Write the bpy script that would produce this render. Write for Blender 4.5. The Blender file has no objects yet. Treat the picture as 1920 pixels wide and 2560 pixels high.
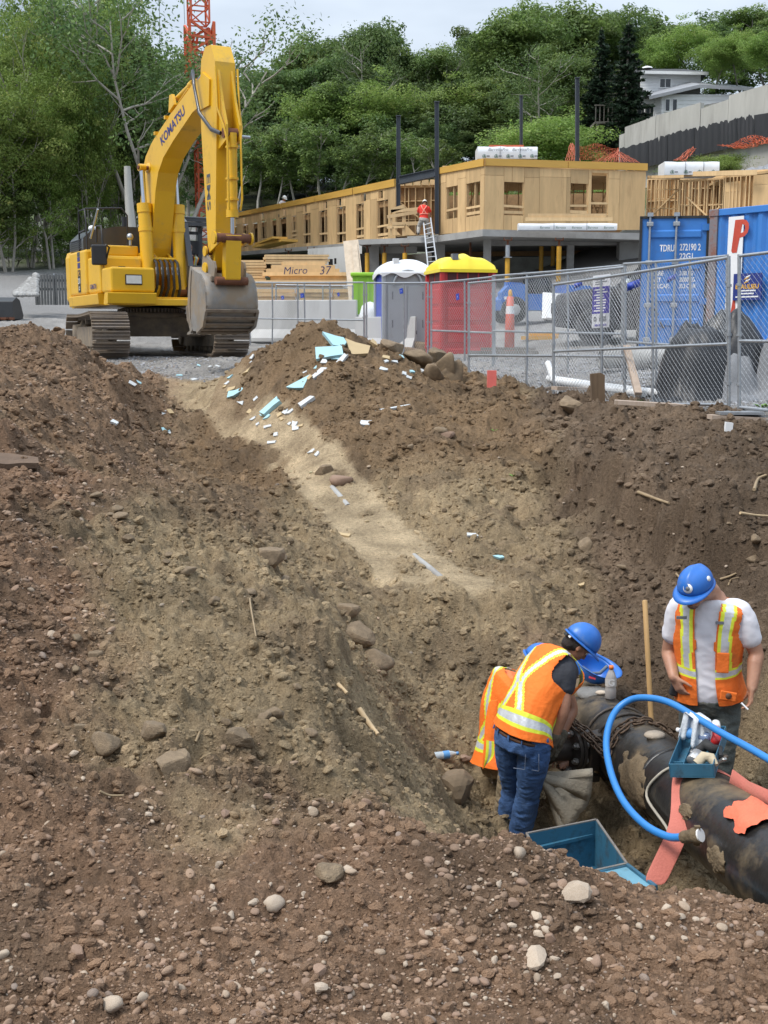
import bpy,bmesh,math,random
import numpy as np
from math import sin,cos,pi
from mathutils import Vector,Matrix,Euler,noise as mnoise
Vc=Vector
SC=bpy.context.scene
COL=SC.collection
R=math.radians
random.seed(7)
rng=np.random.default_rng(11)
# ---------------------------------------------------------------- camera
FPX,PITCH,CAMZ=2900.0,R(8.57),1.65
cam_data=bpy.data.cameras.new('camera')
cam_data.sensor_fit='VERTICAL'
cam_data.sensor_height=36.0
cam_data.lens=36.0*FPX/2560.0
cam_data.clip_end=2000.0
cam_data.clip_start=0.05
camera=bpy.data.objects.new('camera',cam_data)
camera.location=(0,0,CAMZ)
camera.rotation_euler=(R(90)-PITCH,0,0)
COL.objects.link(camera)
SC.camera=camera
# ---------------------------------------------------------------- sky (overcast)
SUN_EL,SUN_ROT=R(57),R(243)
world=bpy.data.worlds.new('World')
SC.world=world
world.use_nodes=True
wt=world.node_tree
for n in list(wt.nodes):
 wt.nodes.remove(n)
def wn(t,**k):
 n=wt.nodes.new(t)
 for a,b in k.items():
  setattr(n,a,b)
 return n
w_out=wn('ShaderNodeOutputWorld')
w_bg=wn('ShaderNodeBackground')
w_bg.inputs['Strength'].default_value=0.12
w_sky=wn('ShaderNodeTexSky',sky_type='NISHITA')
w_sky.sun_disc=False
w_sky.sun_elevation=SUN_EL
w_sky.sun_rotation=SUN_ROT
w_sky.air_density=1.0
w_sky.dust_density=3.0
w_sky.ozone_density=1.0
w_tc=wn('ShaderNodeTexCoord')
w_sep=wn('ShaderNodeSeparateXYZ')
wt.links.new(w_tc.outputs['Generated'],w_sep.inputs[0])
# overcast cloud deck: brighter towards the zenith (CIE overcast sky), broken by soft grey cloud
w_map=wn('ShaderNodeMapping')
w_map.inputs['Scale'].default_value=(1.0,1.0,3.2)
wt.links.new(w_tc.outputs['Generated'],w_map.inputs[0])
w_noise=wn('ShaderNodeTexNoise')
w_noise.inputs['Scale'].default_value=2.2
w_noise.inputs['Detail'].default_value=5.0
w_noise.inputs['Roughness'].default_value=0.5
wt.links.new(w_map.outputs[0],w_noise.inputs['Vector'])
w_cl=wn('ShaderNodeValToRGB')
w_cl.color_ramp.elements[0].position=0.40
w_cl.color_ramp.elements[0].color=(1.55,1.82,2.2,1)
w_cl.color_ramp.elements[1].position=0.62
w_cl.color_ramp.elements[1].color=(2.8,3.12,3.5,1)
wt.links.new(w_noise.outputs['Fac'],w_cl.inputs[0])
w_gr=wn('ShaderNodeMapRange')
w_gr.inputs['From Min'].default_value=0.0
w_gr.inputs['From Max'].default_value=1.0
w_gr.inputs['To Min'].default_value=0.72
w_gr.inputs['To Max'].default_value=3.1
wt.links.new(w_sep.outputs['Z'],w_gr.inputs['Value'])
w_mul=wn('ShaderNodeVectorMath',operation='SCALE')
wt.links.new(w_cl.outputs['Color'],w_mul.inputs[0])
wt.links.new(w_gr.outputs['Result'],w_mul.inputs['Scale'])
w_mix=wn('ShaderNodeMixRGB')
w_mix.inputs['Fac'].default_value=0.88
wt.links.new(w_sky.outputs[0],w_mix.inputs['Color1'])
wt.links.new(w_mul.outputs[0],w_mix.inputs['Color2'])
wt.links.new(w_mix.outputs[0],w_bg.inputs['Color'])
wt.links.new(w_bg.outputs[0],w_out.inputs[0])
# ---------------------------------------------------------------- sun (behind thin cloud)
sun_d=bpy.data.lights.new('sun','SUN')
sun_d.energy=1.5
sun_d.angle=R(22)
sun_d.color=(1.0,0.955,0.89)
sun=bpy.data.objects.new('sun',sun_d)
sd=Vc((sin(SUN_ROT)*cos(SUN_EL),cos(SUN_ROT)*cos(SUN_EL),sin(SUN_EL)))
sun.rotation_euler=sd.to_track_quat('Z','Y').to_euler()
sun.location=(0,0,60)
COL.objects.link(sun)
SC.view_settings.view_transform='Standard'
SC.view_settings.look='None'
SC.view_settings.exposure=0.95
SC.view_settings.gamma=1.0
SC.view_settings.use_curve_mapping=False
SC.render.engine='CYCLES'
SC.cycles.use_denoising=True
SC.cycles.max_bounces=6
SC.cycles.diffuse_bounces=4
SC.cycles.transparent_max_bounces=8
SC.cycles.transmission_bounces=6
SC.cycles.caustics_reflective=False
SC.cycles.caustics_refractive=False
# ---------------------------------------------------------------- picking places from the photograph
def _ray(px,py):
 a,b=(px-960.0)/FPX,(1280.0-py)/FPX
 return a,cos(PITCH)+b*sin(PITCH),-sin(PITCH)+b*cos(PITCH)
def at(px,py,Y):
 a,dy,dz=_ray(px,py)
 t=Y/dy
 return Vc((a*t,Y,CAMZ+dz*t))
def atz(px,py,z):
 a,dy,dz=_ray(px,py)
 t=(z-CAMZ)/dz
 return Vc((a*t,dy*t,z))
 # ---------------------------------------------------------------- mesh builder
def frame_of(d,up=(0,0,1)):
 d=Vc(d).normalized()
 u=Vc(up)
 if abs(d.dot(u))>0.98:
  u=Vc((1,0,0))
 s=d.cross(u).normalized()
 return s,s.cross(d).normalized(),d
class MB:
 def __init__(self):
  self.v,self.f,self.m,self.s=[],[],[],[]
  self.mi=0
 def add(self,vs,fs,smooth=0,mi=None):
  o=len(self.v)
  self.v.extend([tuple(p)for p in vs])
  k=self.mi if mi is None else mi
  for f in fs:
   self.f.append(tuple(i+o for i in f))
   self.m.append(k)
   self.s.append(smooth)
  return self
 def box(self,c,size,rot=None,mi=None):
  hx,hy,hz=size[0]/2,size[1]/2,size[2]/2
  vs=[Vc((x,y,z))for x in(-hx,hx)for y in(-hy,hy)for z in(-hz,hz)]
  if rot is not None:
   if not isinstance(rot,Matrix):
    rot=Euler(rot).to_matrix()
   vs=[rot@p for p in vs]
  c=Vc(c)
  return self.add([p+c for p in vs],[(0,1,3,2),(4,6,7,5),(0,4,5,1),(2,3,7,6),(0,2,6,4),(1,5,7,3)],mi=mi)
 def bb(self,x0,x1,y0,y1,z0,z1,mi=None):
  return self.box(((x0+x1)/2,(y0+y1)/2,(z0+z1)/2),(x1-x0,y1-y0,z1-z0),mi=mi)
 def bar(self,p0,p1,w,h,up=(0,0,1),mi=None):
  p0,p1=Vc(p0),Vc(p1)
  s,u,d=frame_of(p1-p0,up)
  rot=Matrix((s,u,d)).transposed()
  return self.box((p0+p1)/2,(w,h,(p1-p0).length),rot,mi=mi)
 def cyl(self,p0,p1,r0,r1=None,n=12,caps=True,smooth=True,mi=None):
  return self.tube([p0,p1],[r0,r0 if r1 is None else r1],n,caps,smooth,mi)
 def tube(self,pts,r,n=8,caps=True,smooth=True,mi=None):
  pts=[Vc(p)for p in pts]
  rs=r if isinstance(r,(list,tuple))else[r]*len(pts)
  vs,fs=[],[]
  t0=(pts[1]-pts[0]).normalized()
  s,u,_=frame_of(t0)
  for i,p in enumerate(pts):
   if i==0:t=pts[1]-pts[0]
   elif i==len(pts)-1:t=pts[-1]-pts[-2]
   else:t=pts[i+1]-pts[i-1]
   if t.length>1e-9:
    t.normalize()
    s=s-t*s.dot(t)
    if s.length<1e-6:s=frame_of(t)[0]
    s.normalize()
    u=s.cross(t)
   for k in range(n):
    a=2*pi*k/n
    vs.append(p+(s*cos(a)+u*sin(a))*rs[i])
  for i in range(len(pts)-1):
   for k in range(n):
    a,b=i*n+k,i*n+(k+1)%n
    fs.append((a,b,b+n,a+n))
  self.add(vs,fs,smooth,mi)
  if caps:
   self.add(vs[:n],[tuple(range(n))],False,mi)
   self.add(vs[-n:],[tuple(reversed(range(n)))],False,mi)
  return self
 def lathe(self,prof,o=(0,0,0),axis=(0,0,1),n=20,smooth=True,mi=None,a0=0,a1=2*pi):
  s,u,d=frame_of(axis)
  o=Vc(o)
  vs,fs=[],[]
  full=abs(a1-a0-2*pi)<1e-6
  m=n if full else n+1
  for r,z in prof:
   for k in range(m):
    a=a0+(a1-a0)*k/n
    vs.append(o+d*z+(s*cos(a)+u*sin(a))*r)
  for i in range(len(prof)-1):
   for k in range(n):
    a,b=i*m+k,i*m+(k+1)%m
    fs.append((a,b,b+m,a+m))
  return self.add(vs,fs,smooth,mi)
 def prism(self,poly,t0,t1,o=(0,0,0),ax=(1,0,0),ay=(0,0,1),az=(0,1,0),mi=None,smooth_side=False):
 # polygon in (ax, ay), extruded along az from t0 to t1
  o,ax,ay,az=Vc(o),Vc(ax),Vc(ay),Vc(az)
  n=len(poly)
  vs=[o+ax*p[0]+ay*p[1]+az*t for t in(t0,t1)for p in poly]
  self.add(vs,[(i,(i+1)%n,n+(i+1)%n,n+i)for i in range(n)],smooth_side,mi)
  self.add(vs[:n],[tuple(reversed(range(n)))],False,mi)
  self.add(vs[n:],[tuple(range(n))],False,mi)
  return self
 def grid(self,rows,smooth=True,closed=False,mi=None,mfun=None,skip=None):
  nr,nc=len(rows),len(rows[0])
  vs=[p for r in rows for p in r]
  o=len(self.v)
  self.v.extend([tuple(p)for p in vs])
  k0=self.mi if mi is None else mi
  for i in range(nr-1):
   for j in range(nc if closed else nc-1):
    if skip and skip(i,j):continue
    j2=(j+1)%nc
    self.f.append((o+i*nc+j,o+i*nc+j2,o+(i+1)*nc+j2,o+(i+1)*nc+j))
    self.m.append(mfun(i,j)if mfun else k0)
    self.s.append(smooth)
  return self
 def ball(self,c,r,n=10,m=7,smooth=True,mi=None,rot=None):
  rx,ry,rz=r if isinstance(r,(tuple,list))else(r,r,r)
  c=Vc(c)
  vs=[Vc((0,0,rz))]
  for i in range(1,m):
   t=pi*i/m
   for k in range(n):
    a=2*pi*k/n
    vs.append(Vc((rx*sin(t)*cos(a),ry*sin(t)*sin(a),rz*cos(t))))
  vs.append(Vc((0,0,-rz)))
  fs=[(0,1+k,1+(k+1)%n)for k in range(n)]
  for i in range(m-2):
   for k in range(n):
    a,b=1+i*n+k,1+i*n+(k+1)%n
    fs.append((a,a+n,b+n,b))
  e=len(vs)-1
  fs+=[(e,e-n+(k+1)%n,e-n+k)for k in range(n)]
  if rot is not None:
   if not isinstance(rot,Matrix):rot=Euler(rot).to_matrix()
   vs=[rot@p for p in vs]
  return self.add([p+c for p in vs],fs,smooth,mi)
 def mesh(self,name,mats,off=None,fix=True):
  me=bpy.data.meshes.new(name)
  vs=self.v
  if off is not None:
   vs=[(p[0]-off[0],p[1]-off[1],p[2]-off[2])for p in vs]
  me.from_pydata(vs,[],self.f)
  mats=mats if isinstance(mats,(list,tuple))else[mats]
  for m in mats:me.materials.append(m)
  me.polygons.foreach_set('material_index',self.m)
  me.polygons.foreach_set('use_smooth',self.s)
  if fix:
   bm=bmesh.new();bm.from_mesh(me)
   bmesh.ops.recalc_face_normals(bm,faces=bm.faces)
   bm.to_mesh(me);bm.free()
  me.update()
  return me
 def build(self,name,mats,parent=None,world=False,bevel=0.0,fix=True,**tags):
  off=None
  if world and parent is not None:
   off=root_loc(parent)
  o=bpy.data.objects.new(name,self.mesh(name,mats,off,fix))
  COL.objects.link(o)
  if parent is not None:o.parent=parent
  if bevel>0:
   b=o.modifiers.new('bevel','BEVEL')
   b.width=bevel;b.segments=2;b.limit_method='ANGLE';b.angle_limit=R(40)
  tag(o,**tags)
  return o
def root_loc(o):
 p=Vc((0,0,0))
 while o is not None:
  p=p+Vc(o.location);o=o.parent
 return p
def tag(o,label=None,cat=None,group=None,kind=None):
 if label:o['label']=label
 if cat:o['category']=cat
 if group:o['group']=group
 if kind:o['kind']=kind
 return o
def thing(name,label,cat,loc=(0,0,0),rz=0.0,group=None):
 o=bpy.data.objects.new(name,None)
 o.empty_display_size=0.2
 o.location=loc
 o.rotation_euler=(0,0,rz)
 COL.objects.link(o)
 return tag(o,label,cat,group)
def kids(o):
 return list(o.children)
def dup(o,parent=None,**tags):
 c=o.copy()
 COL.objects.link(c)
 if parent is not None:c.parent=parent
 for ch in kids(o):dup(ch,c)
 if tags:tag(c,**tags)
 return c
def fast_mesh(name,verts,faces,mats,smooth=0,col=None,colname='tint'):
 """numpy arrays in, mesh out; faces (M,3) or (M,4)"""
 me=bpy.data.meshes.new(name)
 verts=np.ascontiguousarray(verts,dtype=np.float32)
 faces=np.ascontiguousarray(faces,dtype=np.int32)
 k=faces.shape[1]
 me.vertices.add(len(verts));me.vertices.foreach_set('co',verts.ravel())
 me.loops.add(faces.size);me.loops.foreach_set('vertex_index',faces.ravel())
 me.polygons.add(len(faces))
 me.polygons.foreach_set('loop_start',np.arange(0,faces.size,k,dtype=np.int32))
 me.polygons.foreach_set('loop_total',np.full(len(faces),k,dtype=np.int32))
 me.polygons.foreach_set('use_smooth',np.full(len(faces),smooth,dtype=bool))
 for m in(mats if isinstance(mats,(list,tuple))else[mats]):me.materials.append(m)
 me.update(calc_edges=True)
 if col is not None:
  ca=me.color_attributes.new(colname,'FLOAT_COLOR','POINT')
  c4=np.ones((len(verts),4),dtype=np.float32);c4[:,:col.shape[1]]=col
  ca.data.foreach_set('color',c4.ravel())
 return me
def link(name,me,parent=None,**tags):
 o=bpy.data.objects.new(name,me)
 COL.objects.link(o)
 if parent is not None:o.parent=parent
 return tag(o,**tags)
 # ---------------------------------------------------------------- materials
def mat(name,col,rough=0.6,metal=0.0,var=0.12,scale=6.0,bump=0.0,bscale=60.0,dirt=None,damt=0.5,dscale=3.0,rand=0.0,spec=0.5,stretch=None,alpha=None,trans=0.0,coat=0.0,attr=None,sub=0.0):
 m=bpy.data.materials.new(name)
 m.use_nodes=True
 nt=m.node_tree
 b=nt.nodes['Principled BSDF']
 L=nt.links.new
 def N(t,**k):
  n=nt.nodes.new(t)
  for a,c in k.items():setattr(n,a,c)
  return n
 tc=N('ShaderNodeTexCoord')
 vec=tc.outputs['Object']
 if stretch:
  mp=N('ShaderNodeMapping');mp.inputs['Scale'].default_value=stretch
  L(vec,mp.inputs[0]);vec=mp.outputs[0]
 no=N('ShaderNodeTexNoise');no.inputs['Scale'].default_value=scale;no.inputs['Detail'].default_value=6
 no.inputs['Roughness'].default_value=0.62
 L(vec,no.inputs['Vector'])
 mx=N('ShaderNodeMixRGB')
 if attr:
  at_=N('ShaderNodeAttribute',attribute_name=attr)
  h1=N('ShaderNodeMixRGB',blend_type='MULTIPLY');h1.inputs['Fac'].default_value=1
  L(at_.outputs['Color'],h1.inputs['Color1'])
  h1.inputs['Color2'].default_value=(1-var,)*3+(1,)
  h2=N('ShaderNodeMixRGB',blend_type='MULTIPLY');h2.inputs['Fac'].default_value=1
  L(at_.outputs['Color'],h2.inputs['Color1'])
  h2.inputs['Color2'].default_value=(1+var,)*3+(1,)
  L(h1.outputs[0],mx.inputs['Color1']);L(h2.outputs[0],mx.inputs['Color2'])
 else:
  mx.inputs['Color1'].default_value=tuple(c*(1-var)for c in col)+(1,)
  mx.inputs['Color2'].default_value=tuple(min(1.0,c*(1+var))for c in col)+(1,)
 mr=N('ShaderNodeMapRange');mr.inputs['From Min'].default_value=0.3;mr.inputs['From Max'].default_value=0.7
 L(no.outputs['Fac'],mr.inputs['Value'])
 L(mr.outputs[0],mx.inputs['Fac'])
 c_out=mx.outputs[0]
 if rand>0:
  oi=N('ShaderNodeObjectInfo')
  rr=N('ShaderNodeMapRange');rr.inputs['To Min'].default_value=1-rand;rr.inputs['To Max'].default_value=1+rand
  L(oi.outputs['Random'],rr.inputs['Value'])
  hs=N('ShaderNodeHueSaturation');L(rr.outputs[0],hs.inputs['Value']);L(c_out,hs.inputs['Color'])
  c_out=hs.outputs[0]
 r_sock=None
 if dirt:
  n2=N('ShaderNodeTexNoise');n2.inputs['Scale'].default_value=dscale;n2.inputs['Detail'].default_value=9
  n2.inputs['Roughness'].default_value=0.7
  L(vec,n2.inputs['Vector'])
  m2=N('ShaderNodeMapRange')
  m2.inputs['From Min'].default_value=0.64-0.3*damt
  m2.inputs['From Max'].default_value=0.80-0.3*damt
  L(n2.outputs['Fac'],m2.inputs['Value'])
  mm=N('ShaderNodeMath',operation='MULTIPLY');mm.inputs[1].default_value=min(1.0,0.45+damt*0.6)
  L(m2.outputs[0],mm.inputs[0])
  x2=N('ShaderNodeMixRGB');x2.inputs['Color2'].default_value=tuple(dirt)+(1,)
  L(mm.outputs[0],x2.inputs['Fac']);L(c_out,x2.inputs['Color1'])
  c_out=x2.outputs[0]
  rm=N('ShaderNodeMapRange');rm.inputs['To Min'].default_value=rough;rm.inputs['To Max'].default_value=0.9
  L(mm.outputs[0],rm.inputs['Value']);r_sock=rm.outputs[0]
 L(c_out,b.inputs['Base Color'])
 if r_sock:L(r_sock,b.inputs['Roughness'])
 else:b.inputs['Roughness'].default_value=rough
 b.inputs['Metallic'].default_value=metal
 b.inputs['Specular IOR Level'].default_value=spec
 if coat:b.inputs['Coat Weight'].default_value=coat;b.inputs['Coat Roughness'].default_value=0.15
 if trans:b.inputs['Transmission Weight'].default_value=trans
 if alpha is not None:b.inputs['Alpha'].default_value=alpha
 if sub:
  b.inputs['Subsurface Weight'].default_value=sub
  b.inputs['Subsurface Radius'].default_value=(0.01,0.004,0.002)
 if bump>0:
  n3=N('ShaderNodeTexNoise');n3.inputs['Scale'].default_value=bscale;n3.inputs['Detail'].default_value=5
  L(vec,n3.inputs['Vector'])
  bp=N('ShaderNodeBump');bp.inputs['Strength'].default_value=min(1.0,bump);bp.inputs['Distance'].default_value=0.02
  L(n3.outputs['Fac'],bp.inputs['Height']);L(bp.outputs[0],b.inputs['Normal'])
 return m
def leaf_mat(name,rough=0.55):
 m=bpy.data.materials.new(name);m.use_nodes=True
 nt=m.node_tree;b=nt.nodes['Principled BSDF'];L=nt.links.new
 a=nt.nodes.new('ShaderNodeAttribute');a.attribute_name='tint'
 oi=nt.nodes.new('ShaderNodeObjectInfo')
 hs=nt.nodes.new('ShaderNodeHueSaturation')
 r1=nt.nodes.new('ShaderNodeMapRange');r1.inputs['To Min'].default_value=0.84;r1.inputs['To Max'].default_value=1.18
 r2=nt.nodes.new('ShaderNodeMapRange');r2.inputs['To Min'].default_value=0.488;r2.inputs['To Max'].default_value=0.512
 L(oi.outputs['Random'],r1.inputs['Value']);L(oi.outputs['Random'],r2.inputs['Value'])
 L(r1.outputs[0],hs.inputs['Value']);L(r2.outputs[0],hs.inputs['Hue'])
 L(a.outputs['Color'],hs.inputs['Color'])
 L(hs.outputs[0],b.inputs['Base Color'])
 b.inputs['Roughness'].default_value=rough
 b.inputs['Specular IOR Level'].default_value=0.35
 t=nt.nodes.new('ShaderNodeBsdfTranslucent');L(hs.outputs[0],t.inputs['Color'])
 ms=nt.nodes.new('ShaderNodeMixShader');ms.inputs['Fac'].default_value=0.42
 out=nt.nodes['Material Output']
 L(b.outputs[0],ms.inputs[1]);L(t.outputs[0],ms.inputs[2]);L(ms.outputs[0],out.inputs['Surface'])
 return m
MUD=(0.20,0.145,0.095)
M={}
M['galv']=mat('galvanised steel',(0.42,0.44,0.46),0.42,0.75,0.15,12,dirt=(0.3,0.29,0.27),damt=0.3)
M['conc']=mat('grey concrete',(0.36,0.355,0.34),0.85,0,0.14,1.2,bump=0.25,bscale=30,dirt=(0.22,0.21,0.2),damt=0.45,dscale=0.9)
M['conc_lt']=mat('pale concrete',(0.55,0.545,0.53),0.85,0,0.1,1.5,bump=0.2,bscale=30,dirt=(0.34,0.33,0.31),damt=0.35,dscale=0.8,stretch=(1,1,0.35))
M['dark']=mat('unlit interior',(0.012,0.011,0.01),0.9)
M['black']=mat('black plastic',(0.02,0.021,0.023),0.45,0,0.2,8)
M['white']=mat('white paint',(0.78,0.78,0.77),0.5,0,0.05,4)
M['rubber']=mat('black rubber',(0.03,0.03,0.03),0.75,0,0.2,10)
def text_mesh(s,size=1.0,bold=0.0,extrude=0.0,shear=0.0,align='CENTER',spacing=1.0):
 cu=bpy.data.curves.new('lettering','FONT')
 cu.body=s;cu.size=size;cu.offset=bold;cu.extrude=extrude;cu.shear=shear
 cu.align_x=align;cu.align_y='CENTER';cu.space_character=spacing
 cu.resolution_u=3
 ob=bpy.data.objects.new('lettering',cu)
 COL.objects.link(ob)
 dg=bpy.context.evaluated_depsgraph_get()
 dg.update()
 me=bpy.data.meshes.new_from_object(ob.evaluated_get(dg))
 COL.objects.unlink(ob);bpy.data.objects.remove(ob);bpy.data.curves.remove(cu)
 return me
def put_text(s,o,ax,ay,size,m,parent,name='lettering',sx=1.0,world=False,**k):
 """flat lettering lying in the plane (ax, ay) with its centre at o"""
 me=text_mesh(s,size,**k)
 ax,ay,o=Vc(ax).normalized(),Vc(ay).normalized(),Vc(o)
 if world and parent is not None:o=o-root_loc(parent)
 az=ax.cross(ay)
 for v in me.vertices:
  c=v.co
  v.co=o+ax*(c.x*sx)+ay*c.y+az*c.z
 me.materials.clear();me.materials.append(m)
 return link(name,me,parent)
 # ================================================================ TERRAIN
def _hash(ix,iy,seed):
 h=(ix.astype(np.int64)*374761393+iy.astype(np.int64)*668265263+seed*974711)&0x7fffffff
 h=((h^(h>>13))*1274126177)&0x7fffffff
 return(h^(h>>16))&0x7fffffff
def _rnd(ix,iy,seed):
 return(_hash(ix,iy,seed)%100003)/100003.0
def perlin(x,y,seed=0):
 ix,iy=np.floor(x),np.floor(y)
 fx,fy=x-ix,y-iy
 ix,iy=ix.astype(np.int64),iy.astype(np.int64)
 u,v=fx*fx*fx*(fx*(fx*6-15)+10),fy*fy*fy*(fy*(fy*6-15)+10)
 def g(dx,dy):
  a=_rnd(ix+dx,iy+dy,seed)*2*np.pi
  return np.cos(a)*(fx-dx)+np.sin(a)*(fy-dy)
 return((g(0,0)*(1-u)+g(1,0)*u)*(1-v)+(g(0,1)*(1-u)+g(1,1)*u)*v)*1.5
def fbm(x,y,wl,oct=4,gain=0.5,seed=0):
 r,a=0,1.0
 for k in range(oct):
  r=r+a*perlin(x/wl+17.3*k,y/wl-9.1*k,seed+k)
  wl,a=wl*0.48,a*gain
 return r
def lumps(x,y,cell,keep,seed):
 """half-buried clods: a rounded dome round the jittered point of some of the cells"""
 gx,gy=x/cell,y/cell
 ix,iy=np.floor(gx).astype(np.int64),np.floor(gy).astype(np.int64)
 out=np.zeros_like(x)
 for dx in(-1,0,1):
  for dy in(-1,0,1):
   jx,jy=ix+dx,iy+dy
   on=_rnd(jx,jy,seed+5)<keep
   cx,cy=jx+0.2+0.6*_rnd(jx,jy,seed),jy+0.2+0.6*_rnd(jx,jy,seed+1)
   rad=0.22+0.33*_rnd(jx,jy,seed+2)
   el=0.6+0.8*_rnd(jx,jy,seed+3)
   an=_rnd(jx,jy,seed+4)*np.pi
   ddx,ddy=gx-cx,gy-cy
   px_,py_=ddx*np.cos(an)+ddy*np.sin(an),(-ddx*np.sin(an)+ddy*np.cos(an))*el
   d2=(px_*px_+py_*py_)/(rad*rad)
   out=np.maximum(out,np.where(on&(d2<1),np.sqrt(np.maximum(0,1-d2))*rad,0))
 return out*cell
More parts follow.
